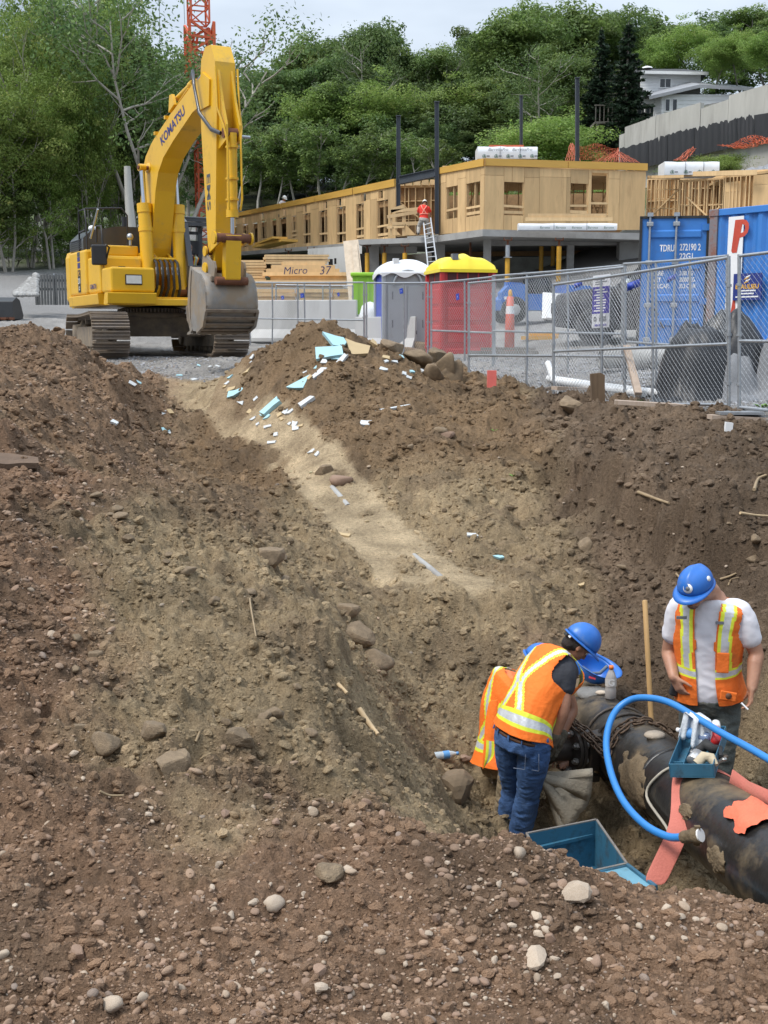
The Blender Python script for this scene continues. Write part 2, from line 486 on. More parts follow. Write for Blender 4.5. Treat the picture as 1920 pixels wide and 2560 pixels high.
 # control points of the ground: read off the photograph, each with a height (z) or a distance (Y)
def cz(px,py,z):p=atz(px,py,z);return(p.x,p.y,z)
def cy(px,py,Y):p=at(px,py,Y);return tuple(p)
CP=[(-3,-1.5,.1),(0,-1.5,0),(3,-1.5,0),(-2,1,.08),(0,1,.0),(2,1,0),(-6,1,.2),(6,1,0),(-10,4,.5),cz(0,2560,.05),cz(480,2560,.02),cz(960,2560,0),cz(1440,2560,0),cz(1920,2560,0),cz(0,2250,.07),cz(500,2250,.03),cz(900,2250,.04),cz(1200,2300,.03),cz(1600,2400,0),cz(1900,2420,-.02),cz(1060,2115,.05),cz(1180,2112,.09),cz(1290,2116,.12),cz(1380,2140,.08),cz(1480,2210,.02),cz(1620,2276,-.03),cz(1780,2306,-.05),cz(1920,2330,-.08),(1.6,3.35,-.1),(3.5,3.3,-.1),(5,3.2,0),(6.5,6.5,.5),(3.4,4.6,-1.1),(4.4,6.2,-.8),(.45,4.5,-.55),(.95,4.75,-.9),(1.6,4.6,-1.1),(2.3,4.5,-1.1),(.85,5.5,-1.35),(.65,6.3,-1.55),(1.2,5.6,-1.68),(2.0,5.4,-1.66),(1.2,6.6,-1.68),(1.9,6.6,-1.68),(.8,7.3,-1.68),(1.4,7.6,-1.68),(2.15,7.2,-1.66),(2.1,8.0,-1.6),(1.5,8.3,-1.58),(.9,8.2,-1.6),(.5,8.0,-1.45),(2.45,6.3,-1.6),(2.6,7.2,-1.5),(2.5,7.9,-1.4),cy(1100,1850,8.3),cy(1230,1850,8.45),cy(1000,1700,8.85),cy(1150,1700,9.02),cy(1330,1660,9.15),cy(1470,1640,9.25),cy(1150,1560,9.52),cy(1320,1560,9.55),cy(1450,1540,9.7),cy(1600,1600,9.1),cy(1650,1750,8.7),cy(1920,1700,7.9),cy(1920,1560,8.3),cy(1920,1480,8.6),cy(1700,1480,9.45),cy(1560,1480,9.9),(2.9,6.9,-1.42),(3.2,6.0,-1.5),(3.5,7.6,-.7),cz(960,1870,-.35),cz(1010,2010,-.25),cz(840,1650,.0),cz(830,1590,.0),cz(890,1650,-.28),cz(940,1780,-.6),cz(1020,1900,-.85),cz(1060,1990,-.7),cz(700,1440,.05),cz(740,1430,-.12),cz(800,1480,-.4),cz(900,1560,-.62),cz(960,1640,-.85),cz(0,2000,.12),cz(400,2000,.05),cz(800,2000,.06),cz(0,1750,.22),cz(300,1800,.12),cz(600,1800,.06),cz(780,1800,.02),cz(0,1550,.35),cz(350,1550,.2),cz(620,1550,.08),cz(0,1400,.48),cz(300,1400,.32),cz(520,1380,.2),cz(640,1340,.08),cz(0,1280,.6),cz(250,1270,.5),cz(480,1260,.12),cz(600,1240,-.0),cz(0,1180,.74),cz(200,1170,.64),cz(330,1180,.5),cz(480,1180,.17),cz(0,1080,.92),cz(200,1080,.82),cz(0,1000,1.1),cz(0,940,1.22),cz(180,990,1.02),cy(100,852,14),cy(0,890,13.4),cy(180,884,14.8),cy(260,912,16),cy(330,918,17.2),cy(215,945,14.2),cy(250,985,14.0),cy(285,1030,13.6),cy(310,1080,13.3),cy(300,1000,14.55),cy(395,1085,16.0),cy(380,1000,18.0),cy(370,940,20.0),cy(430,1130,14.6),cy(400,1160,12.9),cy(-150,880,14),cy(-120,900,12),(-6.5,16.5,1.5),(-5.2,17.0,1.35),(-7.5,12,1.5),cy(450,1050,17.6),cy(560,1100,16.2),cy(640,1180,14.4),cy(720,1180,14.3),cy(750,1300,12.3),cy(850,1280,12.4),cy(900,1450,10.4),cy(1000,1400,10.9),cy(1150,1450,10.25),cy(900,1492,9.95),cy(1020,1500,9.85),cy(1150,1502,9.8),cy(1290,1500,9.75),cy(450,1000,19.2),cy(450,940,21.2),cy(540,950,20.6),cy(1290,1450,10.3),cy(1360,1340,11.5),cy(1500,1380,10.75),cy(1500,1205,11.75),cy(1423,1169,12.8),cy(1423,1280,12.1),cy(1602,1246,11.0),cy(1602,1400,10.35),cy(1700,1310,10.15),cy(1828,1362,9.45),cy(1920,1395,9.05),cy(1828,1450,9.0),cy(1920,1330,9.6),cy(1920,1200,10.6),cy(1920,1100,12.1),cy(1700,1100,12.6),cy(1700,1200,11.2),cy(1840,1032,13.4),cy(1400,1080,14.3),cy(1400,985,16.9),cy(1200,1300,11.9),cy(1200,1200,12.7),cy(1200,1100,14.2),cy(1200,1000,16.2),cy(1060,1290,12.2),cy(1550,1020,14.9),cy(1300,970,18.0),cy(820,806,17),cy(850,822,17),cy(760,822,17.3),cy(700,852,17.7),cy(640,885,18.3),cy(600,915,18.7),cy(900,852,17.1),cy(960,885,17.3),cy(1060,905,17.6),cy(1150,935,18.0),cy(800,950,15.9),cy(700,950,16.4),cy(640,1010,16.5),cy(800,1050,14.9),cy(700,1060,15.3),cy(800,1120,14.1),cy(900,950,15.9),cy(1000,1000,15.4),cy(1000,1100,13.9),cy(1000,1180,13.3),cy(900,1080,14.3),cy(1100,980,16.4),(-.8,19.5,1.3),(.3,19.5,1.15),(-2,20,1.2),(-5,23,1.23),(-3,23,1.23),(-4.5,26,1.26),(-7,24,1.25),(-9,20,1.25),(0,23,1.2),(2.5,21,1.05),(3,24,1.3),(1,27,1.27),(5,22,1.42),(7,22,1.42),(5,17,1.1),(6,14,.9),(9,12,.9),(10,22,1.5),(0,31,1.5),(6,30,1.9),(-6,31,1.7),(-12,30,1.9),(12,34,2.6),(5,40,2.6),(-3,40,2.4),(-14,40,2.9),(-25,30,2.2),(25,20,1.5),(25,0,.5),(-25,0,.6),(-20,-15,.3),(20,-15,.3),(-14,60,5.6),(-24,60,5.8),(-45,60,6.2),(-4,60,4.4),(8,60,4.6),(20,50,4.2),(30,50,7),(-8,90,9.5),(-25,90,11),(4,80,6.5),(-10,106,13),(3,106,13.2),(-30,110,15),(14,74,9.5),(19,66,11),(15,66,10.2),(22.5,60,10.6),(27,60,12),(30,55,10.5),(18,55,9.0),(13,57,8.2),(22,53.5,9.1),(19,72,12.5),(30,70,16.5),(20,85,18),(30,85,19),(8,95,13.5),(45,70,17),(0,150,21),(-40,150,23),(40,130,24),(70,60,16),(-70,60,8),(-90,150,24),(90,150,28),(0,240,27),(-120,240,27),(120,240,30),(-120,20,4),(120,20,5),(-100,-40,0),(100,-40,0)]
CPA=np.array(CP,dtype=np.float64)
def _fit(P,smooth=2e-3):
 n=len(P)
 d=np.sqrt(((P[:,None,:2]-P[None,:,:2])**2).sum(-1))
 A=np.zeros((n+3,n+3));A[:n,:n]=-d-np.eye(n)*smooth*20
 A[:n,n]=1;A[:n,n+1:]=P[:,:2];A[n,:n]=1;A[n+1:,:n]=P[:,:2].T
 return np.linalg.solve(A,np.concatenate([P[:,2],np.zeros(3)]))
W=_fit(CPA)
def base_z(x,y):
 x,y=np.asarray(x,float),np.asarray(y,float)
 sh=x.shape;x,y=x.ravel(),y.ravel()
 out=np.zeros(len(x));n=len(CPA)
 for s in range(0,len(x),40000):
  e=slice(s,s+40000)
  d=np.sqrt((x[e,None]-CPA[None,:,0])**2+(y[e,None]-CPA[None,:,1])**2)
  out[e]=-(d@W[:n])+W[n]+W[n+1]*x[e]+W[n+2]*y[e]
 return out.reshape(sh)
 # haul-way strip: left and right edge lines of the compacted sand
def fl(px,py):
 a_,dy,dz=_ray(px,py);t=(-.6-1.33-CAMZ)/(dz-.133*dy);return(a_*t,dy*t)
STRIP=[(fl(395,935),fl(520,935)),(fl(410,985),fl(560,985)),(fl(470,1050),fl(625,1050)),(fl(560,1100),fl(690,1100)),(fl(650,1150),fl(775,1150)),(fl(700,1200),fl(850,1200)),(fl(790,1290),fl(975,1290)),(fl(890,1400),fl(1130,1400)),(fl(985,1490),fl(1280,1490))]
_sy=np.array([(a[1]+b[1])/2 for a,b in STRIP])[::-1]
_sl=np.array([a[0]for a,b in STRIP])[::-1]
_sr=np.array([b[0]for a,b in STRIP])[::-1]
def sstep(a,b,v):
 t=np.clip((v-a)/(b-a),0,1);return t*t*(3-2*t)
def strip_mask(x,y):
 l,r=np.interp(y,_sy,_sl),np.interp(y,_sy,_sr)
 w=0.03+0.003*y
 j=0.05*fbm(x,y,0.5,4,.65,seed=90)
 m=sstep(-w,w,x-l+j)*sstep(-w,w,r-x+j)
 m=m*(1-.7*sstep(.30,.5,fbm(x,y,1.1,3,.55,93)))
 return m*sstep(9.75,9.95,y)*(1-sstep(20.3,21.2,y))
def yard_mask(x,y):
# level gravelled part of the site: behind the fence line and round the excavator
 line=20.0-(x-1.45)*2.49
 m=sstep(-.3,.5,y-line)*(x>0.4)
 m2=sstep(19.3,20.6,y-0.25*np.abs(x+1))*(x<=0.6)
 m3=sstep(15.6,17.2,y+0.35*(x+6))*(x<-4.2)
 return np.clip(np.maximum(np.maximum(m,m2),m3),0,1)
def _line(pts):return np.array([(p.x,p.y)if isinstance(p,Vector)else p[:2]for p in pts])
SCARP=[(_line([at(300,930,16.5),at(235,955,14.6),at(262,1000,14.0),at(292,1045,13.6),at(330,1105,13.0),at(400,1170,12.0)]),.30,.8,1),(_line([at(1330,1150,13.8),at(1423,1172,12.8),at(1520,1212,11.7),at(1602,1248,11.0),at(1700,1312,10.15),at(1828,1364,9.45),at(2000,1430,8.8)]),.22,.7,1),(_line([atz(560,1290,.1),atz(640,1360,.08),atz(700,1442,.05),atz(770,1520,.02),atz(835,1600,.0),atz(860,1680,-.02),atz(930,1800,-.05),atz(1000,1960,-.1)]),.11,.35,1),(_line([at(880,1494,9.95),at(1020,1502,9.85),at(1150,1504,9.8),at(1300,1500,9.75),at(1440,1470,9.8)]),.07,.3,1),(_line([at(470,985,19.0),at(520,1040,17.6),at(575,1090,16.5)]),.05,.3,1)]
def scarp(x,y):
 out=np.zeros_like(x)
 for P,h,k,sg in SCARP:
  best=np.full(x.shape,1e9);sd=np.zeros_like(x);along=np.zeros_like(x);tot=len(P)-1
  for i in range(tot):
   a,d=P[i],P[i+1]-P[i];L2=(d**2).sum()
   t=np.clip(((x-a[0])*d[0]+(y-a[1])*d[1])/L2,0,1)
   ex,ey=x-a[0]-t*d[0],y-a[1]-t*d[1];dist=np.sqrt(ex*ex+ey*ey)
   m=dist<best;best=np.where(m,dist,best);sd=np.where(m,np.sign(d[0]*ey-d[1]*ex)*dist,sd);along=np.where(m,(i+t)/tot,along)
  near=best<2.5
  if not near.any():continue
  n_=np.zeros_like(x);n_[near]=fbm(x[near],y[near],.5,4,.6,71)
  d_=sd+n_*.16
  tap=np.minimum(1,np.minimum(along,1-along)*6)
  out+=h*tap*np.tanh(d_/.05)*np.exp(-np.abs(d_)/k)*sg
  # grooves left by the bucket teeth and runnels down the cut face
  arc=along*np.sqrt((np.diff(P,axis=0)**2).sum(1)).sum()
  low_=np.where(d_*sg<0,np.exp(-np.abs(d_)/.55),0)*tap
  out+=low_*(.034*perlin(arc/.16,d_*.6,77)+.018*perlin(arc/.06,d_*1.5,78))*min(1,h/.12)
 return out
def _orient():
# the high side of each edge is found from the ground itself
 for q,(P,h,k,sg)in enumerate(SCARP):
  m=len(P)//2;a,b=P[m-1],P[m];c=(a+b)/2;d=(b-a)/np.linalg.norm(b-a);n_=np.array([-d[1],d[0]])*.5
  zl=float(base_z(np.array([c[0]+n_[0]]),np.array([c[1]+n_[1]]))[0]);zr=float(base_z(np.array([c[0]-n_[0]]),np.array([c[1]-n_[1]]))[0])
  SCARP[q]=(P,h,k,1 if zl>zr else-1)
_orient()
def detail(x,y,b):
 st,yd=strip_mask(x,y),yard_mask(x,y)
 rough=(1-0.93*st)*(1-0.85*yd)
 front=1-sstep(3.2,4.6,y-0.35*x)
 left=sstep(0.2,1.2,-x-0.15*y+0.3)*(1-front)
 right=sstep(0.4,1.4,x-0.55+(y<9.7)*-9-0.0*y)*(y>9.6)
 pit=sstep(0.25,0.7,-b)*(y<10.2)
 n1=fbm(x,y,0.95,2,0.5,3)
 n2=fbm(x+.3*n1,y,0.36,3,0.55,11)
 n3=fbm(x,y,0.11,3,0.6,23)
 rid=1-np.abs(fbm(x,y+.2*n1,0.42,3,0.5,31))*2
 amp_b=0.075*(1-0.6*front)
 amp_m=0.062*(1-0.62*front)+0.02*right
 bil=np.abs(fbm(x+.25*n2,y,0.16,3,0.55,27))-.25
 z=n1*amp_b+n2*amp_m+n3*(0.026-0.006*front)+(rid-.5)*0.05*(1-.85*front)+bil*.05*(1-.5*front)
 mod=0.12+0.88*sstep(-.1,.5,fbm(x,y,1.1,3,0.55,41))
 big=lumps(x,y,0.42,0.30,51)*0.55*(left+1.2*right*(1-pit)+.25*pit)
 mid=lumps(x,y,0.17,0.26,61)*0.6*(0.35*front+left+right+.55*pit)
 sml=lumps(x,y,0.065,0.3,71)*0.6
 tin=lumps(x,y,0.028,0.6,81)*0.6
 z=z+(np.minimum(big*1.3,.15)+mid*1.35+sml*1.4)*mod+tin*(0.7+.5*mod)
 z=z*rough+scarp(np.atleast_1d(x),np.atleast_1d(y)).reshape(np.shape(x))
 # yard gravel, ruts
 z=z+yd*(0.010*n3+0.02*n1+tin*.5)
 # bucket scrape lines across and along the sand
 sc=np.abs(np.mod(y*1.0+.12*n1+.08*x,1.7)-.85)
 z=z+st*(0.006*n2+.035*np.exp(-(sc/.035)**2)*(perlin(x*.9,y*.35,7)>-.1)+.004*n3)
 return z
def ground_at(x,y):
 b=base_z(x,y);return b+detail(np.asarray(x,float),np.asarray(y,float),b)
 # adaptive sheet: fine near the camera, coarse far away
S_OFF=1.5
_s=np.concatenate([np.geomspace(0.4,3.4,24,endpoint=False),np.geomspace(3.4,25.5,690,endpoint=False),np.geomspace(25.5,36.5,26)])
_a=np.concatenate([np.linspace(-.62,-.355,46,endpoint=False),np.linspace(-.355,.355,560,endpoint=False),np.linspace(.355,.62,46)])
GY=(_s-S_OFF)[:,None]*np.ones((1,len(_a)))
GX=_s[:,None]*_a[None,:]
GB=base_z(GX,GY)
GZ=GB+detail(GX,GY,GB)
def gz(x,y):
 """height of the finished ground under a point"""
 s=y+S_OFF
 if not(_s[0]<s<_s[-1])or abs(x/s)>.6:
  return float(base_z(np.array([x]),np.array([y]))[0])
 i=min(max(int(np.searchsorted(_s,s))-1,0),len(_s)-2)
 j=min(max(int(np.searchsorted(_a,x/s))-1,0),len(_a)-2)
 fi,fj=(s-_s[i])/(_s[i+1]-_s[i]),(x/s-_a[j])/(_a[j+1]-_a[j])
 return float((GZ[i,j]*(1-fj)+GZ[i,j+1]*fj)*(1-fi)+(GZ[i+1,j]*(1-fj)+GZ[i+1,j+1]*fj)*fi)
def gp(x,y,up=0.0):return Vc((x,y,gz(x,y)+up))
def on_ground(px,py,up=0.0,y0=2.0,y1=34.0):
 """first point of the ground along the line of sight of a place in the photograph"""
 a,dy,dz=_ray(px,py)
 Y=y0
 while Y<y1:
  p=at(px,py,Y)
  if p.z<=gz(p.x,p.y):
   lo,hi=Y-0.02*Y,Y
   for _ in range(14):
    m_=(lo+hi)/2;q=at(px,py,m_)
    if q.z<=gz(q.x,q.y):hi=m_
    else:lo=m_
   q=at(px,py,hi);return Vc((q.x,q.y,gz(q.x,q.y)+up))
  Y*=1.008
 return at(px,py,y1)
def redness(x,y):
 n=fbm(x,y,1.1,4,.55,201)
 lim=3.35+.9*np.maximum(0,-x-.75)+.6*sstep(.1,.5,x)
 r=1-sstep(.15,.9,(y-lim+.5*n)/.9)
 r=np.maximum(r,sstep(-.1,.5,-x-.205*y-.12+.35*n)*(y<9))
 return np.maximum(r,.85*sstep(8.4,9.8,y)*sstep(-.2,.5,-x-.17*y+.25*n))
 # soil colours: what each part of the ground is made of
def soil_colour(x,y,b):
 n=fbm(x,y,1.1,4,0.55,201);n2=fbm(x,y,0.33,3,0.55,211);n3=fbm(x,y,2.6,2,0.5,221)
 RED=np.array([.232,.145,.090]);OLV=np.array([.315,.235,.140]);DRK=np.array([.118,.083,.055]);BRN=np.array([.215,.142,.080]);SND=np.array([.47,.36,.225]);GRY=np.array([.37,.355,.335]);UMB=np.array([.165,.108,.066])
 def mix(c,k,w):return c*(1-w[...,None])+k*w[...,None]
 c=np.ones(x.shape+(3,))*OLV
 redw=redness(x,y)
 c=mix(c,RED,np.clip(redw,0,1))
 c=mix(c,UMB,.75*sstep(7.5,9.5,y)*sstep(.1,.6,-x-.06*y-0.1)*(1-redw)*(y<17))
 heap=sstep(12.6,13.8,y-.1*n)*(x>-2.6)*(x<2.0)
 c=mix(c,BRN,heap*.95)
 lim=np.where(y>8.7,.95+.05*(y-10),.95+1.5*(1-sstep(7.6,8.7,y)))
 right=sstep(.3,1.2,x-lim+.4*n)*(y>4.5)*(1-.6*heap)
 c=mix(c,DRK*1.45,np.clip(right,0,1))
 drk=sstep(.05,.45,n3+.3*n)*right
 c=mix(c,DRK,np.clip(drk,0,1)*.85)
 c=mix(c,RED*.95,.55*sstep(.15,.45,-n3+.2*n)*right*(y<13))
 c=mix(c,SND,strip_mask(x,y)*(0.86+.25*np.clip(n2,-1,.5))*(1-.6*sstep(15.8,17.2,y)))
 c=mix(c,GRY*.8,yard_mask(x,y)*.95)
 hol=sstep(.2,.5,fbm(x,y,.8,3,.55,231))*(1-strip_mask(x,y))*(1-yard_mask(x,y))*.42
 c=mix(c,DRK,hol)
 c=c*(1+.20*n2+.16*n)[...,None]
 return np.clip(c,.02,.6)
def ground_material(name,bump=0.9):
 m=bpy.data.materials.new(name);m.use_nodes=True
 nt=m.node_tree;b=nt.nodes['Principled BSDF'];L=nt.links.new
 def N(t,**k):
  n=nt.nodes.new(t)
  for a,c in k.items():setattr(n,a,c)
  return n
 at_=N('ShaderNodeAttribute',attribute_name='tint')
 tc=N('ShaderNodeTexCoord')
 def noi(sc,det=6,ro=.65):
  n=N('ShaderNodeTexNoise');n.inputs['Scale'].default_value=sc;n.inputs['Detail'].default_value=det;n.inputs['Roughness'].default_value=ro
  L(tc.outputs['Object'],n.inputs['Vector']);return n
 n1,n2=noi(30,8,.72),noi(110,4,.65)
 # crumb by crumb variation of the soil colour
 h=N('ShaderNodeHueSaturation')
 mr=N('ShaderNodeMapRange');mr.inputs['From Min'].default_value=.28;mr.inputs['From Max'].default_value=.72;mr.inputs['To Min'].default_value=.62;mr.inputs['To Max'].default_value=1.42
 L(n1.outputs['Fac'],mr.inputs['Value']);L(mr.outputs[0],h.inputs['Value']);L(at_.outputs['Color'],h.inputs['Color'])
 h2=N('ShaderNodeHueSaturation')
 m2=N('ShaderNodeMapRange');m2.inputs['From Min'].default_value=.3;m2.inputs['From Max'].default_value=.7;m2.inputs['To Min'].default_value=.72;m2.inputs['To Max'].default_value=1.3
 L(n2.outputs['Fac'],m2.inputs['Value']);L(m2.outputs[0],h2.inputs['Value']);L(h.outputs[0],h2.inputs['Color'])
 L(h2.outputs[0],b.inputs['Base Color'])
 b.inputs['Roughness'].default_value=.93
 b.inputs['Specular IOR Level'].default_value=.2
 ad=N('ShaderNodeMath',operation='ADD');L(n1.outputs['Fac'],ad.inputs[0])
 ml=N('ShaderNodeMath',operation='MULTIPLY');ml.inputs[1].default_value=.45;L(n2.outputs['Fac'],ml.inputs[0]);L(ml.outputs[0],ad.inputs[1])
 bp=N('ShaderNodeBump');bp.inputs['Strength'].default_value=bump;bp.inputs['Distance'].default_value=.05
 L(ad.outputs[0],bp.inputs['Height']);L(bp.outputs[0],b.inputs['Normal'])
 return m
M['soil']=ground_material('excavated soil')
_nr,_nc=GX.shape
_idx=np.arange(_nr*_nc).reshape(_nr,_nc)
_q=np.stack([_idx[:-1,:-1],_idx[:-1,1:],_idx[1:,1:],_idx[1:,:-1]],-1).reshape(-1,4)
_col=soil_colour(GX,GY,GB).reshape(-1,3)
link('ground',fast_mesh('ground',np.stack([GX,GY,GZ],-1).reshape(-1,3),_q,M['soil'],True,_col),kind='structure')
# the surrounding land, coarse, reaching the horizon; cells inside the fine sheet are left out
_xs=np.unique(np.concatenate([np.arange(-260,-60,10),np.arange(-60,60,1.5),np.arange(60,261,10)]))
_ys=np.unique(np.concatenate([np.arange(-60,-10,5),np.arange(-10,120,1.5),np.arange(120,420,12)]))
XX,YY=np.meshgrid(_xs,_ys)
ZZ=base_z(XX,YY)-.06+.25*fbm(XX,YY,7,3,.5,301)*sstep(36,44,YY)
_id=np.arange(XX.size).reshape(XX.shape)
_q=np.stack([_id[:-1,:-1],_id[:-1,1:],_id[1:,1:],_id[1:,:-1]],-1).reshape(-1,4)
def _in(x,y):
 s=y+S_OFF;return(s>.4)&(s<36.4)&(np.abs(x)<.615*np.maximum(s,1e-3))
ins=_in(XX.ravel(),YY.ravel())
_q=_q[~ins[_q].all(1)]
ZZ2=ZZ.ravel()-np.where(ins,.5,0)
_n=fbm(XX,YY,6,3,.5,311)
GRS=np.array([.075,.10,.035]);DRT=np.array([.26,.20,.14]);GRV=np.array([.30,.29,.28])
_wg=(sstep(52,60,YY)*sstep(-.35,.1,_n))[...,None]
_c2=GRV*.85*(1-_wg)+GRS*_wg
_wd=(sstep(50,53,YY)*sstep(10,14,XX)*(1-sstep(66,72,YY))*sstep(-.1,.25,-_n+.05))[...,None]
_c2=_c2*(1-_wd)+DRT*_wd
_ww=(sstep(96,104,YY)+0*XX)[...,None]
_c2=_c2*(1-_ww)+np.array([.03,.035,.015])*_ww
link('terrain',fast_mesh('terrain',np.stack([XX.ravel(),YY.ravel(),ZZ2],-1),_q,M['soil'],True,np.clip(_c2*(1+.2*_n[...,None]),.01,.6).reshape(-1,3)),kind='structure')
# ================================================================ TREES
M['leaf']=leaf_mat('leaf')
M['bark']=mat('grey bark',(0.20,0.18,0.155),0.9,0,0.3,3,bump=.4,bscale=14,stretch=(1,1,.25))
M['bark_pale']=mat('pale bark',(0.36,0.335,0.29),0.9,0,0.25,3,bump=.3,bscale=14,stretch=(1,1,.25))
def leaves_from(cent,nrm_bias,size,tints,jit,r):
 """one folded leaf spray (a bent quad pair) per point"""
 n=len(cent)
 nr=r.normal(size=(n,3))*.42+nrm_bias
 nr/=np.linalg.norm(nr,axis=1,keepdims=True)
 t=r.normal(size=(n,3));t-=nr*(t*nr).sum(1,keepdims=True)
 t/=np.linalg.norm(t,axis=1,keepdims=True)
 b=np.cross(nr,t)
 L=size*r.uniform(.6,1.35,(n,1));Wd=L*r.uniform(.38,.62,(n,1))
 droop=nr*L*r.uniform(-.25,.1,(n,1))
 v=np.stack([cent-t*L*.5,cent+b*Wd*.5+droop*.3,cent+t*L*.5+droop,cent-b*Wd*.5+droop*.3],1).reshape(-1,3)
 f=np.arange(n*4).reshape(n,4)
 c=tints*(1+jit*r.normal(size=(n,1)))
 return v,f,np.clip(np.repeat(c,4,0),.008,.4)
def make_tree(seed,h=12.0,cr=3.6,base=.28,nleaf=14000,lsize=.3,pal=((.062,.115,.028),(.105,.165,.035)),slim=1.0,limbs=9,multi=1,bark='bark',lean=.04,cl=(.20,.42)):
 r=np.random.default_rng(seed)
 mb=MB();tips=[]
 def limb(p,d,L,r0,depth):
  pts,rs=[Vc(p)],[r0]
  d=Vc(d).normalized();n=5
  for k in range(n):
   d=(d+Vc(r.normal(size=3))*.13+Vc((0,0,.07 if depth else.03))).normalized()
   pts.append(pts[-1]+d*L/n);rs.append(r0*(1-.8*(k+1)/n)+.006)
  mb.tube(pts,rs,6 if depth==0 else 4,caps=False)
  return pts,d
 for mtr in range(multi):
  a0=r.uniform(0,6.28)
  d0=Vc((cos(a0)*(.22 if multi>1 else lean),sin(a0)*(.22 if multi>1 else lean),1))
  off=Vc((cos(a0),sin(a0),0))*(.25 if multi>1 else 0)
  tr,d=limb(off,d0,h*.9,h*.0125/(multi**.35),0)
  for k in range(limbs):
   f=base+(1-base)*(k+r.uniform(0,.9))/limbs*.95
   s=min(4,int(f*5));p=tr[s].lerp(tr[s+1],f*5-s)
   a=r.uniform(0,6.28)+k*2.4
   up=r.uniform(.35,1.0)
   prof=sin(pi*min(1,max(.12,(f-base*.7)/(1.12-base*.7))))**.7
   L=cr*prof*r.uniform(.75,1.15)*slim
   pts,d=limb(p,(cos(a),sin(a),up),L*1.15,h*.0042,1)
   tips.append((pts[-1],L));tips.append((pts[3],L*.85))
   for q in range(3):
    a2=a+r.uniform(-1.3,1.3)
    p2,_=limb(pts[2+q],(cos(a2),sin(a2),r.uniform(.1,.8)),L*.55,h*.0022,2)
    tips.append((p2[-1],L*.7))
  tips.append((tr[-1],cr*.55));tips.append((tr[-2],cr*.6))
 T=np.array([tuple(t[0])for t in tips]);S=np.array([max(.55,t[1])for t in tips])
 w=S**1.6;w/=w.sum()
 # leaf clumps round the twig ends, flattened, with gaps between them
 ncl=len(tips)*4
 ci=r.choice(len(tips),ncl,p=w)
 cc=T[ci]+r.normal(size=(ncl,3))*(S[ci]*.30)[:,None]*np.array([1,1,.75])
 cs=S[ci]*r.uniform(cl[0],cl[1],ncl)
 pal=np.array(pal)
 ct=pal[0]+(pal[1]-pal[0])*r.uniform(0,1,(ncl,1))**1.2
 ct*=r.uniform(.82,1.15,(ncl,1))
 cw=cs**2;cw/=cw.sum()
 li=r.choice(ncl,nleaf,p=cw)
 dr=r.normal(size=(nleaf,3));dr/=np.linalg.norm(dr,axis=1,keepdims=True)
 rad=r.uniform(0.15,1.0,(nleaf,1))**.45*cs[li][:,None]*1.15
 pos=cc[li]+dr*rad*np.array([1,1,.6])
 v,f,c=leaves_from(pos,dr*.75+np.array([0,0,.6]),lsize,ct[li],.16,r)
 return mb.mesh('trunk',M[bark],fix=False),fast_mesh('crown',v,f,M['leaf'],False,c)
def make_spruce(seed,h=9.0,cr=1.9,nleaf=9000):
 r=np.random.default_rng(seed);mb=MB();P,D,Tn=[],[],[]
 mb.tube([(0,0,0),(0,0,h*.5),(0,0,h)],[.16,.1,.015],7,caps=False)
 z=h*.12
 while z<h*.98:
  f=z/h;L=cr*(1-f)**.85+.12
  for k in range(int(r.integers(4,7))):
   a=r.uniform(0,6.28);ll=L*r.uniform(.65,1.2)
   n=max(6,int(ll*70));t=r.uniform(.1,1,n)
   d=np.array([cos(a),sin(a),0]);sd=np.array([-d[1],d[0],0])
   mb.tube([(0,0,z),tuple(d*ll*.6+np.array([0,0,z-.06*ll])),tuple(d*ll+np.array([0,0,z-.05*ll]))],[.025,.012,.004],3,caps=False)
   P.append(d*(ll*t)[:,None]+np.array([0,0,z])+sd*(r.normal(size=n)*.16*ll*(1.1-t))[:,None]+np.array([0,0,1])*(-.16*ll*t**1.5+.1*ll*t**3-r.uniform(0,.16,n))[:,None])
  z+=h*.026
 P=np.concatenate(P)
 if len(P)>nleaf:P=P[r.choice(len(P),nleaf,False)]
 tint=np.array([.026,.048,.026])*r.uniform(.65,1.5,(len(P),1))
 v,f,c=leaves_from(P,np.array([0,0,.5]),.26,tint,.1,r)
 return mb.mesh('trunk',M['bark'],fix=False),fast_mesh('crown',v,f,M['leaf'],False,c)
G1,G2,G3=((.110,.175,.048),(.195,.265,.068)),((.085,.145,.048),(.160,.225,.066)),((.185,.285,.062),(.290,.400,.095))
TV={'ash_a':make_tree(1,13,3.6,.14,42000,.19,G3,multi=3,limbs=10,bark='bark_pale',cl=(.15,.34))+(13,),'ash_b':make_tree(2,13,3.2,.12,38000,.19,G3,multi=2,limbs=12,bark='bark_pale',cl=(.15,.34))+(13,),'oak':make_tree(3,14,4.3,.14,24000,.33,G2,limbs=14)+(14,),'maple':make_tree(4,14,3.9,.14,24000,.33,G1,limbs=14)+(14,),'slim':make_tree(5,15,2.9,.2,16000,.33,G2,limbs=13,bark='bark_pale')+(15,),'bright':make_tree(6,12,3.8,.22,30000,.22,G3,limbs=11)+(12,),'sapling':make_tree(7,9,1.7,.35,3200,.26,G1,limbs=8,bark='bark_pale')+(9,),'bare':make_tree(8,14,3.4,.45,7000,.22,G2,multi=2,limbs=9,bark='bark_pale')+(14,),'spruce_a':make_spruce(9)+(9,),'spruce_b':make_spruce(10,9,1.5)+(9,),'bush':make_tree(12,2.6,1.5,.05,9000,.11,G3,multi=3,limbs=6)+(2.6,),}
